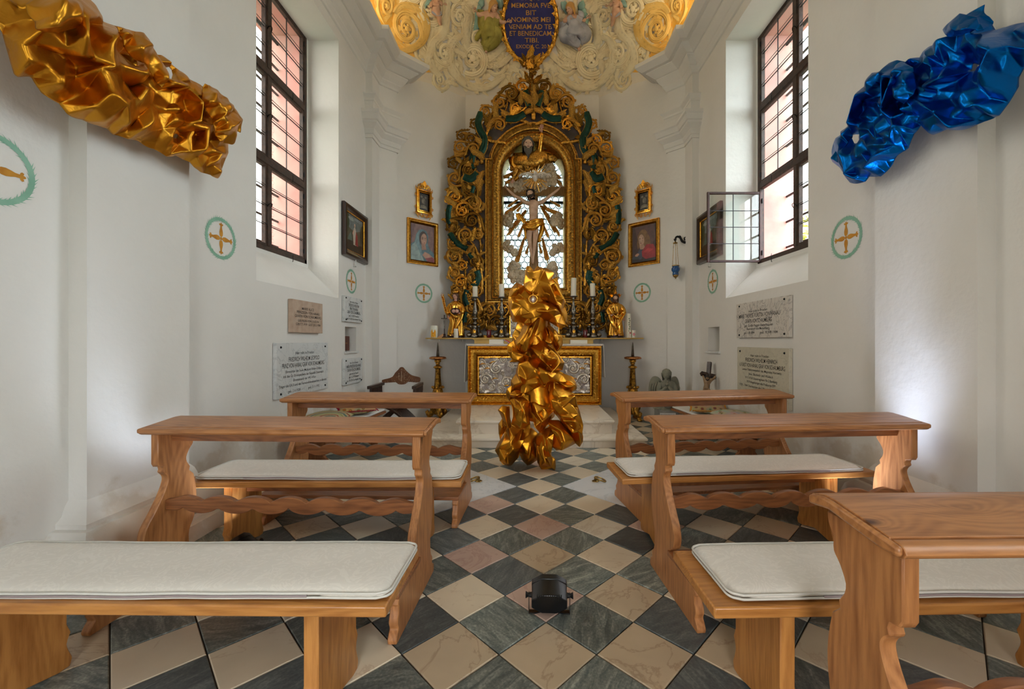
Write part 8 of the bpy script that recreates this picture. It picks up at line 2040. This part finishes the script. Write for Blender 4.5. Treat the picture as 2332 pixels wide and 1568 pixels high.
# painted stucco angels and putti
SKS = simple('stucco_flesh', srgb(214, 176, 150), .7, col2=srgb(190, 150, 124), scale=8)
GRD = simple('olive_green_drapery', srgb(164, 156, 74), .7, col2=srgb(128, 122, 54), scale=7, bump=.3, bscale=20)
BLD = simple('pale_blue_drapery', srgb(176, 180, 192), .7, col2=srgb(142, 148, 164), scale=7, bump=.3, bscale=20)
TEAL = simple('teal_wing_paint', srgb(150, 186, 178), .7, col2=srgb(120, 160, 156), scale=9)
BLOND = simple('golden_stucco_hair', srgb(196, 150, 84), .7, bump=.6, bscale=40)
ZQ = lambda x, y: (980 + x / 5.07, y / 5.07)
def angel(label, pts, dress, wings, flip):
    V_ = lambda x, y, h=.06: VF(*ZQ(x, y), h)
    t = thing('stucco_angel', label, 'stucco figure', tuple(V_(*pts['hip'])), None or 0)
    nm = ['hip', 'belly', 'chest', 'neck', 'sh1', 'el1', 'ha1', 'sh2', 'el2', 'ha2', 'kn1', 'an1', 'ft1', 'kn2']
    rr = dict(hip=.10, belly=.085, chest=.095, neck=.035, sh1=.05, el1=.036, ha1=.024, sh2=.05, el2=.036, ha2=.024, kn1=.06, an1=.034, ft1=.025, kn2=.06)
    hh = dict(el1=.12, ha1=.12, el2=.12, ha2=.13, kn1=.16, kn2=.14, an1=.07)
    nodes = [(V_(*pts[k], hh.get(k, .09)), rr[k]) for k in nm]
    E = [('hip', 'belly'), ('belly', 'chest'), ('chest', 'neck'), ('chest', 'sh1'), ('sh1', 'el1'), ('el1', 'ha1'), ('chest', 'sh2'), ('sh2', 'el2'), ('el2', 'ha2'), ('hip', 'kn1'), ('kn1', 'an1'), ('an1', 'ft1'), ('hip', 'kn2')]
    skin('body', nodes, [(nm.index(a), nm.index(b)) for a, b in E], SKS, t)
    gn = [(V_(*pts['chest'], .10), .085), (V_(*pts['belly'], .12), .10), (V_(*pts['hip'], .11), .125), (V_(*pts['kn1'], .16), .085), (V_(*pts['an1'], .08), .06), (V_(*pts['kn2'], .14), .085), ((V_(*pts['kn2'], .12) + V_(*pts['an1'], .08)) / 2, .06)]
    skin('gown', gn, [(0, 1), (1, 2), (2, 3), (3, 4), (2, 5), (5, 6)], dress, t)
    fr = vault_frame(*[int(q) for q in ZQ(*pts['head'])]); fd = fr[3] * .8 + fr[1] * (.75 if not flip else -.75)
    hd = V_(*pts['head'], .12); up = (V_(*pts['head'], .12) - V_(*pts['chest'], .1)).normalized()
    MB().tube([V_(*pts['neck'], .10), hd], [.04, .036], 8).build('neck', SKS, t, smooth=True)
    head(t, hd, .088, face=tuple(fd), up=tuple(up), skinm=SKS, hairm=BLOND, hair='long')
    m = MB()
    for e, h in (('el1', 'ha1'), ('el2', 'ha2')): a, b = V_(*pts[e], .12), V_(*pts[h], .125); hand_into(m, b, b - a, fr[3], .11)
    m.build('hands', SKS, t, smooth=True)
    for i, (path, w) in enumerate(pts['drape']): drape(t, [V_(x, y, h) for x, y, h in path], w, dress, folds=5, seed=i, name='drapery', amp=.35, up=tuple(fr[3]))
    for (root, tips, w) in pts['wing']:
        for (tx, ty) in tips:
            a, b = V_(*root, .03), V_(tx, ty, .03); MB().tube([a, a + (b - a) * .6, b], [w, w * 1.1, w * .25], 8, up=tuple(fr[3]), flat=.4).build('wing_feather', TEAL, t, smooth=True)
    return t
angel('stucco angel in olive green dress left of the blue cartouche',
      dict(head=(735, 62), neck=(715, 125), chest=(700, 180), belly=(690, 260), hip=(690, 340), sh1=(620, 170), el1=(560, 165), ha1=(500, 118), sh2=(770, 175), el2=(815, 260), ha2=(885, 250), kn1=(740, 420), an1=(650, 560), ft1=(650, 625), kn2=(640, 430),
           drape=[([(640, 190, .1), (620, 260, .12), (660, 330, .14), (700, 380, .14)], .085), ([(760, 200, .1), (750, 260, .14), (700, 330, .15), (650, 400, .12)], .08), ([(590, 110, .06), (585, 200, .09), (590, 290, .1), (640, 370, .1)], .05), ([(700, 350, .12), (760, 400, .16), (740, 470, .16), (660, 540, .1), (620, 560, .08)], (.12, .07)), ([(660, 370, .1), (600, 380, .1), (550, 430, .08), (535, 470, .05)], (.06, .03)), ([(720, 380, .12), (800, 390, .12), (810, 450, .08)], (.07, .03)), ([(650, 400, .13), (670, 470, .14), (640, 545, .1)], .09), ([(800, 170, .06), (810, 230, .1), (800, 300, .08)], .04)],
           wing=[((600, 120), [(500, 400), (520, 390), (540, 330), (510, 300), (545, 260)], .05), ((570, 60), [(540, 150), (520, 200), (620, 0)], .05), ((780, 60), [(830, 0), (800, -20), (845, 40)], .05)]), GRD, None, False)
angel('stucco angel in pale blue dress right of the blue cartouche',
      dict(head=(1610, 90), neck=(1630, 150), chest=(1650, 200), belly=(1650, 270), hip=(1660, 350), sh1=(1590, 200), el1=(1530, 250), ha1=(1600, 225), sh2=(1710, 210), el2=(1745, 250), ha2=(1790, 215), kn1=(1590, 400), an1=(1700, 530), ft1=(1720, 600), kn2=(1760, 400),
           drape=[([(1590, 190, .1), (1620, 250, .13), (1640, 330, .14)], .08), ([(1710, 190, .1), (1690, 260, .14), (1650, 330, .15)], .08), ([(1700, 160, .1), (1740, 170, .1), (1720, 220, .1)], .05), ([(1600, 340, .13), (1540, 400, .14), (1600, 430, .14), (1680, 440, .14)], .1), ([(1680, 340, .13), (1760, 370, .14), (1780, 420, .12), (1720, 460, .12)], .1), ([(1580, 430, .12), (1660, 490, .13), (1720, 520, .1)], (.09, .06)), ([(1780, 300, .08), (1790, 380, .1), (1740, 480, .1)], .06), ([(1530, 240, .1), (1540, 300, .09), (1510, 370, .07)], .045)],
           wing=[((1740, 120), [(1820, 330), (1800, 260), (1830, 250), (1800, 150), (1730, 20), (1760, 0)], .05), ((1590, 140), [(1510, 20), (1540, 10), (1560, 60)], .05)]), BLD, None, True)
def putto(label, x, y, s):
    V_ = lambda a, b, h=.06: VF(x + a * s, y + b, h)
    t = thing('stucco_putto', label, 'stucco figure', tuple(V_(0, 0)), 0)
    nd = [(V_(0, 8), .075), (V_(0, -4), .08), (V_(0, -10), .05), (V_(-8, -8), .036), (V_(-14, 2, .1), .03), (V_(8, -8), .036), (V_(15, -4, .1), .03), (V_(4, 22, .12), .055), (V_(8, 34, .07), .036), (V_(12, 46, .06), .026), (V_(-6, 18, .1), .05)]
    skin('body', nd, [(0, 1), (1, 2), (1, 3), (3, 4), (1, 5), (5, 6), (0, 7), (7, 8), (8, 9), (0, 10)], SKS, t)
    fr = vault_frame(x, y); head(t, V_(-1, -19, .10), .075, face=tuple(fr[3] + fr[1] * .3 * s), up=tuple(fr[2]), skinm=SKS, hairm=BLOND, hair='short')
    m = MB()
    for a in ((-14, 3), (16, -5)): b = V_(*a, .1); hand_into(m, b, b - V_(0, -6, .08), fr[3], .07)
    m.build('hands', SKS, t, smooth=True)
    for k in range(4): MB().tube([V_(-4, -6, .04), V_(-16 - 2 * k, -14 + 5 * k, .04), V_(-20, -6 + 5 * k, .03)], [.03, .04, .01], 6, flat=.4).build('wing_feather', TEAL, t, smooth=True)
    drape(t, [V_(-8, 10, .08), V_(0, 16, .12), V_(8, 14, .1)], .045, BLD, name='drapery')
putto('small stucco putto left of the olive green angel', 988, 12, 1)
putto('small stucco putto right of the pale blue angel', 1408, 14, -1)
# ------------------------------------------------------------------ tree beyond the right windows
LFM = simple('spring_leaf', srgb(150, 160, 70), .7, col2=srgb(190, 180, 80), scale=3); BARK = simple('bark', srgb(90, 74, 58), .9)
t = thing('garden_tree', 'yellow green tree seen through the right window panes', 'tree', (6.9, 10.6, -.4))
MB().tube([(6.9, 10.6, -.4), (6.95, 10.6, 1.4), (6.8, 10.5, 2.8), (6.6, 10.4, 4.2)], [.16, .13, .10, .04], 8).build('trunk', BARK, t, smooth=True)
m = MB(); r_ = random.Random(8)
for i in range(1500):
    d = Vector((r_.gauss(0, 1), r_.gauss(0, 1), r_.gauss(0, 1))).normalized() * (r_.random() ** .4); c = Vector((6.7, 10.5, 3.4)) + Vector((d.x * 1.0, d.y * 1.1, d.z * 1.25))
    a = Vector((r_.gauss(0, 1), r_.gauss(0, 1), r_.gauss(0, 1))).normalized() * .07; b = a.cross(Vector((r_.gauss(0, 1), r_.gauss(0, 1), r_.gauss(0, 1)))).normalized() * .035
    m.add([c - a, c + b, c + a, c - b], [(0, 1, 2, 3)])
tag(m.build('foliage', LFM, t), kind='stuff')
